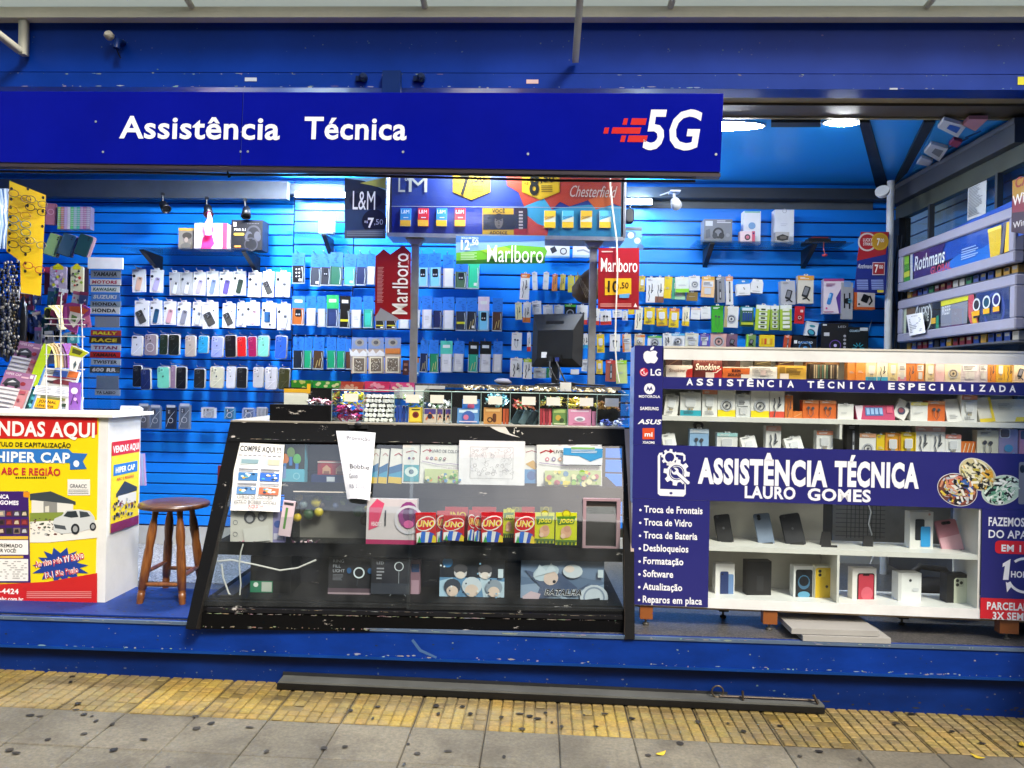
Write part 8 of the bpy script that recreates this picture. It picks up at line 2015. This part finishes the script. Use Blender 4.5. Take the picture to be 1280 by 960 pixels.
def d_uno(a):
    a.rr(.36,-.01,.64,.05,.05,'#b8121e');a.e(.5,.36,.5,'#e8e4e0',rv=.24,ang=.35);a.e(.5,.36,.46,'#c8141e',rv=.20,ang=.35)
    a.t('UNO',.06,.47,.22,'#e8e4e0',w=.88,bold=.05,shear=.15);a.t('UNO',.08,.46,.2,'#efd22a',w=.82,bold=.02,shear=.15)
    a.p([(.05,.98),(.05,.68),(.3,.64),(.45,.98)],'#e8e8e6');a.p([(.2,.98),(.3,.62),(.5,.62),(.55,.98)],'#2f6ac8');a.p([(.45,.98),(.5,.62),(.72,.64),(.7,.98)],'#d8d8d8');a.p([(.6,.98),(.7,.63),(.92,.7),(.85,.98)],'#2f4fb0');a.p([(.78,.98),(.86,.72),(1,.8),(1,.98)],'#d9c02a');a.p([(.1,.98),(.2,.75),(.28,.98)],'#3f9a4a')
for i,(x0,y0,x1,y1,bk,tw)in enumerate(((519.5,641,545,678.5,.0,-.03),(546,639,562,678,.05,0),(553.5,644,580.5,676,.02,.03),(585,638,596,676,.04,.05),(593,640,604,677,.03,.03),(601.5,640.5,628.5,678,.0,-.02),(643,641,668.5,679,.0,.02))):
    nm=('first from the headset box','half behind the pack after it','second from the headset box in front','slid sideways in the middle','next to the sideways one','third in front','fourth in front, among the yellow packs')[i]
    vslab('card_game',f'red card game pack with yellow lettering, {nm}',V2,(x0,y0,x1,y1),.02,'#b8121e',d_uno,bk,tw,.05,'card game','red card game packs','film')
for i,(x0,x1)in enumerate(((556,585),(590,620),(652,668))):
    vslab('card_game',f'red card game pack at the back row of the middle shelf, {ORD[i]} of three',V2,(x0,634,x1,672),.02,'#a81420',lambda a:(a.t('UNO',.06,.35,.2,'#d9c02a',w=.85,bold=.03),),.09,0,.0,'card game','red card game packs','film')
def d_yel(a):
    a.rr(.3,-.06,.7,.08,.1,'#d0cc1e');a.ring(.5,.04,.18,.04,'#8a7a1c');a.p([(.05,.12),(.95,.1),(.85,.34),(.12,.38)],'#4a7a24');a.t('JOGO',.18,.32,.13,'#e8d82a',w=.64,bold=.05,shear=.2)
    a.e(.5,.6,.26,'#d8a88a',rv=.18);a.e(.55,.5,.16,'#c8947a');a.e(.35,.72,.12,'#e0bca0');a.r(0,.84,1,.9,'#5a7a2a')
    for k in range(5):a.r(.1+k*.18,.9,.2+k*.18,1,'#3a5a1c')
for i,(x0,y0,x1,y1,bk)in enumerate(((629,637,643,672,.06),(668.5,641,693,679,.01),(694.5,641,721,681,.0))):
    vslab('card_game',f'yellow green card game pack with a cartoon animal, {ORD[i]} of three',V2,(x0,y0,x1,y1),.02,'#c9cc1e',d_yel,bk,0,.05,'card game','yellow card game packs','film')
for x0,x1,nm in((640,652,'third red one'),(675,690,'second yellow one')):
    vslab('card_game',f'olive backed card game pack behind the {nm}',V2,(x0,634,x1,660),.02,'#6a6a2a',lambda a:a.ring(.5,.1,.2,.06,'#a89a3a'),.09,0,0,'card game','yellow card game packs','film')
cf0,cf1=V2.q(728,686),V2.q(776,624)
t=thing('display_window','pink rimmed clear frame standing at the end of the middle shelf','frame',V2.m@T((cf0[0]+cf1[0])/2,.0,cf0[1]),None)
w_,h_=cf1[0]-cf0[0],cf1[1]-cf0[1]
b=MB('plastic')
for r_ in((-w_/2,w_/2,0,.012),(-w_/2,w_/2,h_-.012,h_),(-w_/2,-w_/2+.016,.0121,h_-.0121),(w_/2-.02,w_/2,.0121,h_-.0121)):b.box(r_[0],r_[1],0,.03,r_[2],r_[3],'#a88a90')
b.build('rim',t)
b=MB('glass');b.rect(-w_/2+.016,.012,w_/2-.02,h_-.012,'#fff',y=.012);b.build('glass_pane',t)
b=MB('carton');b.box(-w_/2+.016,w_/2-.02,.027,.03,.012,h_-.012,'#221c1a');b.poly([(-w_/2+.02,h_-.02),(w_/2-.02,h_-.03),(w_/2-.02,h_-.045),(-w_/2+.02,h_-.05)],'#5a4030',y=.0265);b.build('backing',t)
# bottom
def d_ring1(a):
    a.t('RING',.1,.12,.07,'#b8bcc4',w=.24);a.t('FILL',.1,.24,.07,'#b8bcc4',w=.17);a.t('LIGHT',.1,.35,.07,'#b8bcc4',w=.26);a.lines(.1,.4,.34,.55,5,'#7a7c84',H)
    a.ring(.68,.35,.11,.03,'#d8e4ea');a.e(.46,.3,.05,'#2f5a8a',rv=.07);a.e(.92,.3,.05,'#2f5a8a',rv=.07);a.r(0,.72,1,.82,'#5a4a54');a.r(0,.82,1,.92,'#a8929a');a.r(0,.92,1,1,'#c8a8b4');a.ln([(.66,.5),(.64,.66)],.02,'#3a3c44')
vslab('ring_light_box','dark box with a white ring light print on the counter floor',V3,(410.5,697,467,749.5),.07,'#25252b',d_ring1,.03,lean=0)
def d_ring2(a):
    a.t('LED',.14,.12,.06,'#b8bcc4',w=.18);a.lines(.14,.2,.34,.5,4,'#a0a2aa',H);a.ring(.72,.16,.11,.025,'#d0d8de');a.ln([(.72,.28),(.72,.62)],.012,'#b0b8be');a.ln([(.72,.62),(.48,.85)],.012,'#9aa2a8');a.ln([(.72,.62),(.92,.85)],.012,'#9aa2a8');a.r(0,.55,1,.8,'#3a3e48');a.r(0,.92,1,1,'#8a5a6c')
vslab('ring_light_box','dark box with a ring light on a tripod print on the counter floor',V3,(464,699,512,753),.07,'#2a2b32',d_ring2,.01,lean=0)
vslab('slim_pink_box','narrow pinkish box edge beside the tripod print box',V3,(513,700,525,750),.05,'#8a6a78',lambda a:(a.r(.1,.1,.9,.3,'#2a4a7a'),a.r(.1,.5,.9,.9,'#b090a0')),.05,lean=0)
def d_game1(a):
    a.e(.12,.08,.08,'#2f8ad0');a.r(0,.42,1,1,'#5f90b8');a.p([(0,.5),(.2,.42),(.3,1),(0,1)],'#a8c8dc');a.p([(.62,.42),(1,.5),(1,1),(.7,1)],'#b8d0de')
    for u,v,s in((.32,.3,.1),(.7,.3,.1)):a.e(u,v,s,'#c8c8cc',rv=s*1.5);a.e(u,v-.08,s*1.1,'#4a4a50',rv=s*1.1);a.e(u,v+.06,s*.7,'#e0d8d0',rv=s*.8)
    for u,v,s,h in((.2,.72,.12,'#3a4250'),(.5,.7,.14,'#c8d4dc'),(.84,.72,.12,'#8a9aa8')):a.e(u,v-.1,s*1.1,h,rv=s*1.5);a.e(u,v,s*.75,'#dcc8b8',rv=s);a.r(u-.1,v+.16,u+.1,v+.28,'#3a6aa0')
    a.r(.9,.2,.98,.4,'#c8d8e0');a.ln([(.1,.85),(.2,.9),(.3,.86)],.02,'#20242c');a.ln([(.7,.86),(.82,.9),(.95,.84)],.02,'#20242c')
    for k in range(24):a.e(H.random()*.95,H.random()*.9+.05,.015,H.choice(['#dfe8ee','#2a3a54','#7fb0d0']),n=6)
vslab('board_game','blue and black game box with cartoon faces on the counter floor',V3,(549.5,699,630.5,754),.06,'#1c2430',d_game1,.02,lean=.02,cat='board game',grp='game boxes on the counter floor')
def d_game2(a):
    a.p([(0,0),(1,0),(1,.5),(.6,.35),(.3,.5),(0,.4)],'#6f86a4');a.p([(0,.6),(.4,.5),(.7,.7),(1,.55),(1,1),(0,1)],'#8fa4bc')
    for k in range(9):a.p([(H.random(),H.random()),(H.random(),H.random()),(H.random()*.5+.2,H.random())],H.choice(['#7f96b4','#5f7694','#a8bccf','#4a5a78']))
    a.e(.3,.3,.16,'#b8ccd8',rv=.18,ang=.3);a.e(.36,.42,.09,'#d8c4b8',rv=.16,ang=.5);a.e(.4,.5,.02,'#20202a');a.e(.62,.25,.12,'#c8d4dc',rv=.16);a.e(.58,.2,.06,'#e0d4cc',rv=.08);a.p([(.15,.4),(.22,.1),(.3,.25),(.36,.05),(.42,.25)],'#c8d8e2')
    a.e(.88,.85,.17,'#c8d4de',rv=.3);a.ring(.88,.85,.12,.02,'#8a9ab0');a.ln([(.8,.92),(.95,.88)],.03,'#26303c')
    a.t('BATALHA',.285,.81,.15,'#e8ecf0',w=.45,bold=.09,shear=.25);a.t('BATALHA',.29,.80,.14,'#181c24',w=.44,bold=.03,shear=.25)
    a.r(.92,.2,.985,.38,'#c8d8e0');a.p([(.02,.85),(.12,.72),(.24,.78),(.2,.98),(.04,.98)],'#c8b4bc')
vslab('board_game','wide pale blue game box reading batalha on the counter floor',V3,(651,700,755,753.5),.06,'#5f7694',d_game2,.02,lean=.02,cat='board game',grp='game boxes on the counter floor')
vslab('black_device','bulky black device with a small green and white label in the counter',V3,(313,695,364,752),.18,'#141416',lambda a:(a.r(.0,.55,.55,.8,'#2a7a5a'),a.r(.28,.57,.53,.78,'#b8c0b4'),a.e(.14,.63,.06,'#dfe8e0')),.02,lean=0,mat='plastic',cat='device')
b=MB('rubber')
pc=[(304,680),(301,690),(299,705),(301,730),(299,752)]
b.tube([V3.p3(x,y,-.03)for x,y in pc],.004,'#c8c8c0',n=6)
b.tube([V3.p3(x,y,-.02)for x,y in((265,702),(290,700),(320,706),(350,713),(372,710),(395,700))],.005,'#d0cec8',n=6)
b.tube([V3.p3(x,y,-.04)for x,y in((277,705),(279,722),(286,742),(300,752),(340,755))],.005,'#c8c8c4',n=6)
tag(b.build('white_cable'),'white cables drooping inside the near corner of the glass counter','cable')
vslab('red_side_pack','dark red pack behind the price notice at the shelf end',V1,(272,582,292,602),.05,'#6a2434',lambda a:a.r(.2,.3,.8,.6,'#c8a0a8'),.05)

# ================================================================ the crowded far end: spectacles, chains, stickers, magazines
LP_=Pan((0,5.3,0))
# yellow spectacle board, turned towards the street
yb=CAM+ray(40,340)*4.55
YBP=Pan((yb.x,yb.y,0),math.radians(40))
yc=[YBP.q(*p)for p in((12,226),(57.5,244),(51,370),(26,365.5),(25,326),(8,314))]
yo=(min(p[0]for p in yc),min(p[1]for p in yc))
YT_=YBP.m@T(yo[0],0,yo[1])
sb=thing('spectacle_board','yellow board holding rows of thin framed spectacles','display board',YT_)
b=MB('plastic');b.prism([(x-yo[0],z-yo[1])for x,z in yc],0,.006,'#dcae08');
for px,py in((14.5,236),(14,249),(13.5,259),(13,271),(12.5,281),(12,292),(11.5,303),(11.5,313),(35,236),(34.5,257),(34,298),(32,318),(31.5,329),(31.5,339),(54,247),(53.5,264),(53,283),(50,343)):
    x,z=YBP.q(px,py);b.ell(x-yo[0],z-yo[1],.007,.010,'#15130c',y=-.0012,n=10)
b.build('board',sb)
for px,py,s,c in((24.5,246,1,'#8a6a5c'),(45.5,253,.95,'#7a6a5c'),(44.5,263,.95,'#2a2c30'),(24,267,1,'#c08a3c'),(24,278,1,'#4a7a8c'),(24,288,1,'#4a7a74'),(24,298,1,'#9a7a3c'),(24,309,1,'#2a3034'),(44,304,.95,'#9a8a6c'),(42,335,.95,'#c0503c')):
    b=MB('metal');x,z=YBP.q(px,py);x-=yo[0];z-=yo[1];r=.025*s
    for dx in(-r*1.25,r*1.25):b.tube([(x+dx+r*math.cos(a*.449),-.022,z-dx*.35+r*.82*math.sin(a*.449))for a in range(15)],.0022,c,n=5,caps=False)
    b.tube([(x-r*.3,-.022,z+r*.1),(x,-.026,z+r*.25),(x+r*.3,-.022,z-r*.05)],.0022,c,n=5)
    b.tube([(x-r*2.2,-.022,z+r*.7),(x-r*2.1,.0,z+r*.7)],.0024,c,n=5);b.tube([(x+r*2.2,-.022,z-r*.3),(x+r*2.1,.0,z-r*.3)],.0024,c,n=5)
    o=b.build('spectacles',None,YT_);tag(o,'thin framed spectacles hooked on the yellow board','spectacles','spectacles on the yellow board')
# hanging phone cases behind it
def lslab(name,label,rect,th,col,draw,grp,cat='phone case',back=.0,twist=0.0,yaw=.35,mat='film',round_=0.0,pan=None):
    return slab(name,label,cat,pan or LP_,rect,th,col,draw,grp,mat=mat,back=back,twist=twist,yaw=yaw,round_=round_)
lslab('phone_case','rosy phone case beside the yellow board, before the row of coloured cases',(57,254,70,281),.02,'#b0707c',lambda a:(a.ring(.5,.4,.25,.06,'#d8a8ac'),),'phone cases by the yellow board',round_=.14)
for k,c in enumerate(('#9acc5a','#d08a6a','#c8a0c0','#e0d0d0','#58c86a','#8fb8b0','#4ab890','#b88aa8','#a86a8a','#9a8a9c')):
    lslab('phone_case',f'glittery phone case seen edge on, {ORD[k]} in the coloured row by the yellow board',(72+k*4.0,258.5,77+k*4.0,286.5),.06,c,lambda a:(a.r(.2,.02,.8,.98,tuple(min(.9,q*1.3)for q in hx(c))),[a.r(.1,.1+j*.09,.9,.12+j*.09,'#e8e4e4')for j in range(9)]),'phone cases by the yellow board',yaw=.15)
for(x0,y0,x1,y1,c,c2,nm)in((58,292,73,320,'#8fb070','#c88a5a','sage green'),(75,292,91,320,'#2c4a5c','#8a84b8','petrol blue'),(96,293,112,320,'#1c3f40','#c8a0a8','dark teal')):
    lslab('phone_case',f'{nm} phone case hung slantwise under the coloured row',(x0,y0,x1,y1),.012,c,lambda a:(a.e(.72,.1,.06,'#15181c'),a.e(.72,.2,.06,'#15181c')),'phone cases by the yellow board',twist=.30,yaw=.25,round_=.16)
    lslab('phone_case',f'phone case hung right behind the {nm} one',(x0+5,y0+1,x1+4,y1+1),.012,c2,None,'phone cases by the yellow board',twist=.30,yaw=.25,round_=.16,back=.03)
def d_toy(c):
    def d(a):
        a.p([(.2,.0),(.5,-.12),(.8,.0),(.8,.12),(.2,.12)],'#d9cc1c')
        for k in range(16):a.e(H.uniform(.12,.88),H.uniform(.18,.9),H.uniform(.05,.13),H.choice(c),n=9)
    return d
for i,(x0,y0,x1,y1,c,cs_)in enumerate(((62,333,83,366,'#b8a8b8',['#9a6ab0','#e0c8d8','#d0d0d8','#c84a7a','#c8c83a']),(88,333,104,366,'#d8d0a8',['#c8302c','#3a3a3c','#8ab03a','#e8e0c0']))):
    lslab('picture_case',('mauve phone case with cartoon print and a yellow clip','cream phone case with red foot and a yellow clip')[i],(x0,y0,x1,y1),.014,c,d_toy(cs_),'printed cases above the wire rack',yaw=.1,round_=.12)
for i,(x0,x1,c)in enumerate(((56,64,'#9a2a4a'),(83,89,'#2a2428'),(104,110,'#3a2a34'))):
    lslab('picture_case',('crimson edge of a case hung behind the mauve one','black case edge between the two printed cases','dark case edge hung behind the cream one')[i],(x0,334,x1,368),.03,c,None,'printed cases above the wire rack',back=.05)
# chains and bracelets
RN2=random.Random(77)
for i in range(7):
    b=MB('metal');px=1.5+i*3.4;top=330+RN2.uniform(-4,10);bot=440+RN2.uniform(-6,10)
    n=26
    col_=['#2a2824','#8a8478','#1c1a18','#a8a090','#3a342c','#6a5a3a','#151515'][i]
    for k in range(n):
        p=at(px+math.sin(k*1.3+i)*1.4,top+(bot-top)*k/n,4.75+.03*(i%3))
        b.blob(p,(.010,.008,.012),col_ if k%4 else '#b8b0a0',n=6,m=4)
    tag(b.build('bead_chain'),f'hanging string of dark and silver beads beside the yellow board, {ORD[i]} strand','necklace','bead strings hanging by the yellow board')
for i in range(6):
    b=MB('film');p=at(1+i*2.2,262+i*3,4.7);c=['#9fb8d0','#c8d4dc','#5a7a9c','#dfe4e8','#7a94b0','#b0bcc8'][i]
    pts=[at(-2+i*2.2+RN2.uniform(-1,1),236+k*15,4.72+i*.02)for k in range(6)]
    b.tube(pts,[.012,.018,.014,.02,.013,.006],c,n=5);tag(b.build('hanging_lanyard'),f'pale blue plastic strip hanging at the near edge, {ORD[i]} of six','strip','pale strips hanging at the shop edge')
for i,(x,y,c)in enumerate(((28,402,'#c87a4a'),(33,400,'#4a8ab0'),(38,405,'#2f4fb0'),(43,402,'#3a5ac8'),(47,398,'#a05ab0'),(50,404,'#c890b0'),(31,392,'#8a9ab0'),(41,390,'#5fa8b8'),(25,398,'#b84a3a'))):
    lslab('key_holder',f'small {("copper", "blue", "royal blue", "bright blue", "violet", "pink", "grey blue", "cyan", "brick red")[i]} trinket hanging under the yellow board',(x-3,y-10,x+3,y+10),.015,c,lambda a:(a.e(.5,.3,.3,'#e0e0e4'),a.r(.3,.6,.7,.9,'#2a2a3c')),'trinkets under the yellow board','trinket',back=-.2,twist=RN2.uniform(-.3,.3))
for i in range(9):
    lslab('bracelet_card',f'black bracelet in clear film hanging in the row under the trinkets, {ORD[i]}',(32+i*4.7,405,37+i*4.7,427),.012,'#a8a8a0',lambda a:(a.r(.05,.0,.95,.4,'#8f8f86'),a.e(.5,.65,.42,'#121212',rv=.28),a.e(.5,.62,.15,'#5a5a58')),'black bracelets in film','bracelet',back=-.18,twist=RN2.uniform(-.1,.1))
lslab('sunglasses_tag','black sunglass lens outlined in neon yellow hanging by the cream sun visors',(55.5,384,63,399),.01,'#c8d81c',lambda a:(a.e(.5,.5,.42,'#23241e',rv=.4),),'trinkets under the yellow board','trinket',back=-.25,round_=.3)
# wire rack with curled magazines and visors
wr=thing('wire_rack','white wire rack holding curled magazines on the lottery desk','wire rack',T(*onz(70,515,zt0+FLZ+.02)))
WI_=wr.matrix_world.inverted();RP=Pan((0,4.42,0))
b=MB('plastic')
for pts in(((76,515),(76,380),(77,368)),((103,513),(103,420),(101,380)),((58,515),(58,430))):b.tube([WI_@RP.p3(x,y)for x,y in pts],.0035,'#c8c4bc',n=6)
for y in(398,405,420,443,461):b.tube([WI_@RP.p3(56,y),WI_@RP.p3(106,y+1)],.0028,'#c8c4bc',n=6)
b.build('wire_frame',wr)
def curl(name,label,pts,hgt,col,stripe=None,y=4.50,grp='curled magazines in the wire rack',cat='magazine'):
    """a sheet curling over: pixel path of its edge, extruded away"""
    b=MB('paper');P_=[at(px,py,y)for px,py in pts];n=len(P_)
    vs=[]
    for p in P_:vs+=[tuple(p),(p.x+.02,p.y+hgt,p.z+.01)]
    for i in range(n-1):
        b.add([vs[2*i],vs[2*i+2],vs[2*i+3],vs[2*i+1]],[(0,1,2,3)],stripe if stripe and i%3==1 else col)
    m=b.build(name);s_=m.modifiers.new('thickness','SOLIDIFY');s_.thickness=.004
    return tag(m,label,cat,grp)
for k in range(4):curl('curled_magazine',f'cream curled sheet in the upper wire rack, {ORD[k]} of four',[(60+k*4,382),(68+k*3,388),(73+k*2,398),(75+k,412)],.06,('#c8b888','#b8a068','#d8ccb0','#a8945c')[k],y=4.50+k*.012)
b=MB('paper')
def fan(name,label,poly_,col,marks,y=4.44):
    p=Pan((0,y,0));c=[p.q(*q)for q in poly_];ox,oz=c[0]
    mb=MB('paper');mb.prism([(x-ox,z-oz)for x,z in c],0,.006,col)
    for pts,cc in marks:mb.poly([(p.q(*q)[0]-ox,p.q(*q)[1]-oz)for q in pts],cc)
    return tag(mb.build(name,None,p.m@T(ox,0,oz)),label,'magazine','curled magazines in the wire rack')
fan('bent_magazine','purple magazine bent over the top of the wire rack with an orange band',[(79,380),(90,378),(104,381),(113,386),(112,393),(104,397),(98,405),(96,417),(88,414),(80,408),(78,394)],'#8a3a7c',[([(86,383),(102,383),(111,388),(105,393),(88,389)],'#b8502c'),([(88,389),(105,393),(99,402),(92,410),(86,400)],'#d8d0cc'),([(90,393),(97,396),(94,403),(89,400)],'#5a7a4a'),([(81,384),(84,383),(85,408),(81,405)],'#b04a9a')])
for k in range(5):curl('curled_magazine',f'dull curled magazine in the lower wire rack, {ORD[k]} of five',[(58+k*5,430),(64+k*4,434),(68+k*4,444),(69+k*4,460)],.05,('#c8b878','#a88a5a','#b09a78','#6a4a5c','#7a3a7a')[k],y=4.50+k*.01)
fan('folded_flyer','lime headed white flyer folded over the lower wire rack',[(90,432),(102,436),(111,441),(103,447),(98,455),(95,465),(87,462),(87,445)],'#dcdcd8',[([(89,432),(111,441),(102,447),(86,444)],'#a8ac1c'),([(91,435),(104,440),(100,444),(90,441)],'#4a4c1c'),([(92,455),(95,451),(96,456),(92,462)],'#4a5a60')],4.40)
lslab('purple_magazine','purple comic standing in the wire rack by the sticker strip',(86,478,100,513),.01,'#7a4a9c',lambda a:(a.e(.5,.3,.3,'#d8c8d8'),a.ln([(.2,.8),(.5,.4),(.8,.75)],.08,'#2a1c34'),a.e(.6,.6,.15,'#c8a0d0')),'curled magazines in the wire rack','magazine',yaw=.1,pan=Pan((0,4.36,0)),back=0)
lslab('teal_pack','teal pack in the middle of the wire rack',(84,418,97,429),.02,'#3a8a9c',lambda a:a.e(.5,.5,.2,'#8fc8d0'),'curled magazines in the wire rack','pack',yaw=.0,pan=Pan((0,4.46,0)),back=0)
# lottery tickets standing on the desk
TK=Pan(L0.m@V((0,.10,0)),L0.yaw,.35)
def d_tick(a):
    a.r(0,0,1,.42,'#9a6a8c');a.t('HIPER CAP',.06,.1,.06,'#d8c0cc',w=.5,bold=.03);a.r(.86,.03,.97,.12,'#d8d0d4')
    a.p([(.05,.36),(.15,.2),(.4,.16),(.6,.24),(.66,.38)],'#3a3a40');a.p([(.2,.3),(.35,.22),(.5,.26)],'#c8c8cc');a.e(.72,.28,.09,'#8a2a34',rv=.05);a.e(.2,.36,.06,'#15151a');a.e(.55,.37,.06,'#15151a');a.r(.6,.1,.85,.14,'#d8b0b8')
    a.r(0,.42,.7,1,'#c8c4c4');a.r(.7,.42,1,1,'#b87a7c')
    for k in range(5):a.r(.0,.48+k*.11,.7,.5+k*.11,'#6a6670');a.r(.05,.43+k*.11,.6,.46+k*.11,'#dedada')
    a.r(.74,.46,.95,.54,'#a04a54');a.r(.75,.86,.95,.98,'#d8d4d8');a.e(.8,.7,.05,'#8a3a44')
def tick(label,rect,back,tw,ln):
    slab('lottery_ticket_sheet',label,'lottery tickets',TK,rect,.012,'#d8d4d4',d_tick,'lottery ticket pads on the desk',mat='paper',back=back,twist=tw,lean=ln)
tick('mauve lottery ticket pad leaning upright at the back of the desk',(14,427,50,476),.12,.17,.3)
tick('mauve lottery ticket pad standing in front on the desk',(-3,464,37,515),.0,.14,.3)
slab('lime_card','lime green sheet edge between the two mauve ticket pads','card',TK,(44,428,56,484),.004,'#c0d81c',None,None,mat='paper',back=.10,twist=.16,lean=.3)
slab('teal_comic','teal illustrated pad low between the tickets and the newspaper','magazine',TK,(30,486,50,515),.01,'#2f7a78',lambda a:[a.e(H.random(),H.random(),.12,H.choice(['#7fd0d8','#1c4a50','#4fb0c0']))for k in range(12)],None,mat='paper',back=.04,twist=.1,lean=.3)
def d_news(a):
    a.r(.0,.0,.05,1,'#5a8ac0');a.r(.3,.03,.7,.2,'#3f5aa0');a.r(.72,.02,1,.17,'#c8642a');a.lines(.08,.05,.5,.16,3,'#3a3a3c',H);a.r(.1,.19,1,.22,'#8a2a34');a.p([(.3,.32),(.5,.24),(.85,.26),(1,.3),(1,.36),(.3,.36)],'#6a2a30');a.r(.2,.3,.4,.35,'#3a3034')
    a.p([(-.05,.45),(1,.4),(1,.62),(-.05,.66)],'#e6e6e6');a.lines(.02,.47,.5,.62,4,'#a8a8ac',H);a.lines(.55,.44,.95,.6,4,'#b8b8bc',H);a.r(.2,.68,.9,.74,'#6a6a3c')
    a.r(.12,.74,.78,.96,'#dca40c');a.t('JORNAL',.2,.84,.07,'#3a2c08',w=.5,bold=.03);a.t('LEVE HOJE',.2,.93,.05,'#3a2c08',w=.45,bold=.03);a.r(.85,.8,.98,.88,'#2a3a2c')
slab('newspaper','white newspaper stack with an orange label leaning on the desk','newspaper',TK,(46,460,92,515),.02,'#d6d4cc',d_news,None,mat='paper',back=.02,twist=.10,lean=.32)
slab('small_wire_stand','small clear ticket stand at the desk edge under the sticker strip','stand',TK,(95,495,101,514),.02,'#a8b8c8',None,None,mat='plastic',back=.10)
slab('tape_dispenser','crumpled white paper lying on the desk corner','paper',TK,(150,507,174,516),.05,'#d8dce0',lambda a:a.ln([(.1,.5),(.4,.3),(.9,.6)],.05,'#b8bcc4'),None,mat='paper',back=.18)
# strip of motorbike stickers in clear sleeves
SS=Pan((0,4.95,0));s0,s1=SS.q(107,514),SS.q(153,322)
ss=thing('sticker_strip','tall clear hanging strip filled with motorbike name stickers','sticker strip',SS.m@T(s0[0],0,s0[1]))
w_,h_=s1[0]-s0[0],s1[1]-s0[1]
b=MB('paper');b.box(-.01,w_*.98,-.006,.006,h_-.075,h_,'#d8d8da',M=Matrix.Rotation(.01,4,'Y'));b.build('header_card',ss)
b=MB('clear_plastic');b.box(.012,w_,.0,.0015,0,h_-.06,'#fff');b.build('clear_sleeve',ss)
stk=[(332,336,'#c8ccd8','RACING','#3a4aa0'),(338,347,'#8a9098','YAMAHA','#2a2c30'),(349,356,'#e0dcdc','MOTORS','#b83a54'),(358,365,'#dfe2e0','KAWASAKI','#4a6a5c'),(367,375,'#4f7ac0','SUZUKI','#e0e0e4'),(376.5,383.5,'#8a98a8','HONDA','#15161a'),(384,392,'#e4e2e0','HONDA','#1c1e24'),(413,419.5,'#a8302c','RALLY','#e8d82a'),(421.5,429,'#3a2420','RACE','#d8c02a'),(431,438,'#c0c4d0','TITAN','#8a3a6a'),(440,447,'#b01c24','YAMAHA','#3a0c10'),(449,456,'#a8b0bc','TWISTER','#2a3040'),(458.5,466,'#3a3c40','600 RR','#d8d4d4')]
for y0,y1,c,tx,tc_ in stk:
    b=MB('vinyl');a,cc=SS.q(111+RN2.uniform(0,2.5),y1),SS.q(151-RN2.uniform(0,2),y0);x0,z0,x1,z1v=a[0]-s0[0],a[1]-s0[1],cc[0]-s0[0],cc[1]-s0[1]
    b.box(x0,x1,.004,.006,z0,z1v,c);b.rect(x0+.004,z0+.004,x1-.004,z1v-.004,tuple(min(.85,q*1.15)for q in hx(c)),y=.0034);b.text(tx,x0+.015,z0+(z1v-z0)*.22,(z1v-z0)*.55,tc_,w=(x1-x0)*.8,bold=.05,y=.0028,shear=.15 if tx not in('HONDA',)else 0);b.build('name_sticker',ss)
b=MB('vinyl');a,cc=SS.q(120,486),SS.q(148,470);b.box(a[0]-s0[0],cc[0]-s0[0],.004,.006,a[1]-s0[1],cc[1]-s0[1],'#6a7890');b.build('name_sticker',ss)
b=MB('vinyl');a,cc=SS.q(118,494),SS.q(150,487);b.box(a[0]-s0[0],cc[0]-s0[0],.004,.006,a[1]-s0[1],cc[1]-s0[1],'#9aa4b4');b.text('YA LASSO',a[0]-s0[0]+.01,a[1]-s0[1]+.01,.018,'#2a3040',w=.13,bold=.04,y=.0034);b.build('name_sticker',ss)
b=MB('vinyl');a,cc=SS.q(118,409),SS.q(149,396);b.box(a[0]-s0[0],cc[0]-s0[0],.004,.006,a[1]-s0[1],cc[1]-s0[1],'#8f94a4');b.build('name_sticker',ss)
for i in range(4):
    lslab('purple_ribbon',f'lilac film strip hanging beside the lottery desk, {ORD[i]} of four',(172.5+i*2.4,567,175+i*2.4,607),.012,('#8a9ac8','#b0a0d0','#9ab0d8','#a890c0')[i],None,'film strips beside the desk','strip',yaw=.6,twist=-.06,pan=Pan((0,4.9,0)))

# more small goods crowding the far end
KX=random.Random(101)
cn={'#2a2a30':'black','#7a2a4a':'wine','#3a4a7a':'indigo','#b8a8a0':'beige','#8a8a90':'grey','#c86a8a':'pink','#3a6a5a':'green','#a85a2a':'rust','#d8d4d0':'white','#5a3a7a':'violet'}
for i in range(34):
    x=18+(i*37%90)+KX.uniform(-2,2);y=(372,400,426,446)[i%4]+KX.uniform(-5,5);c=list(cn)[KX.randrange(len(cn))]
    c2=KX.choice(list(cn))
    def d_mix(a):
        a.r(0,0,1,.18,'#c8c8c8' if KX.random()<.5 else c2)
        for k in range(7):a.e(KX.uniform(.15,.85),KX.uniform(.25,.9),KX.uniform(.06,.2),KX.choice([c2,'#d8d4cc','#1c1c20',c]),rv=KX.uniform(.04,.12),n=8)
    lslab('trinket_pack',f'{cn[c]} trinket pack hanging behind the wire rack, {("top", "second", "third", "lowest")[i % 4]} row, {ORD[i // 4]} along',(x-5,y-12,x+5,y+12),.012,c,d_mix,'trinket packs hanging behind the wire rack','trinket',yaw=KX.uniform(-.2,.4),twist=KX.uniform(-.25,.25),pan=Pan((0,5.05+.02*(i%3),0)))
for i in range(5):
    b=MB('film');p0_=at(4+i*6,378+6*(i%2),4.9)
    b.blob((p0_.x,p0_.y,p0_.z-.16),(.035,.02,.2),('#17171a','#26221e','#1c1e24','#322a22','#15151a')[i],n=9,m=7,rnd=KX)
    tag(b.build('hanging_pouch'),f'dark crumpled film pouch hanging behind the bead strings, {ORD[i]} of five','pouch','dark pouches behind the bead strings')
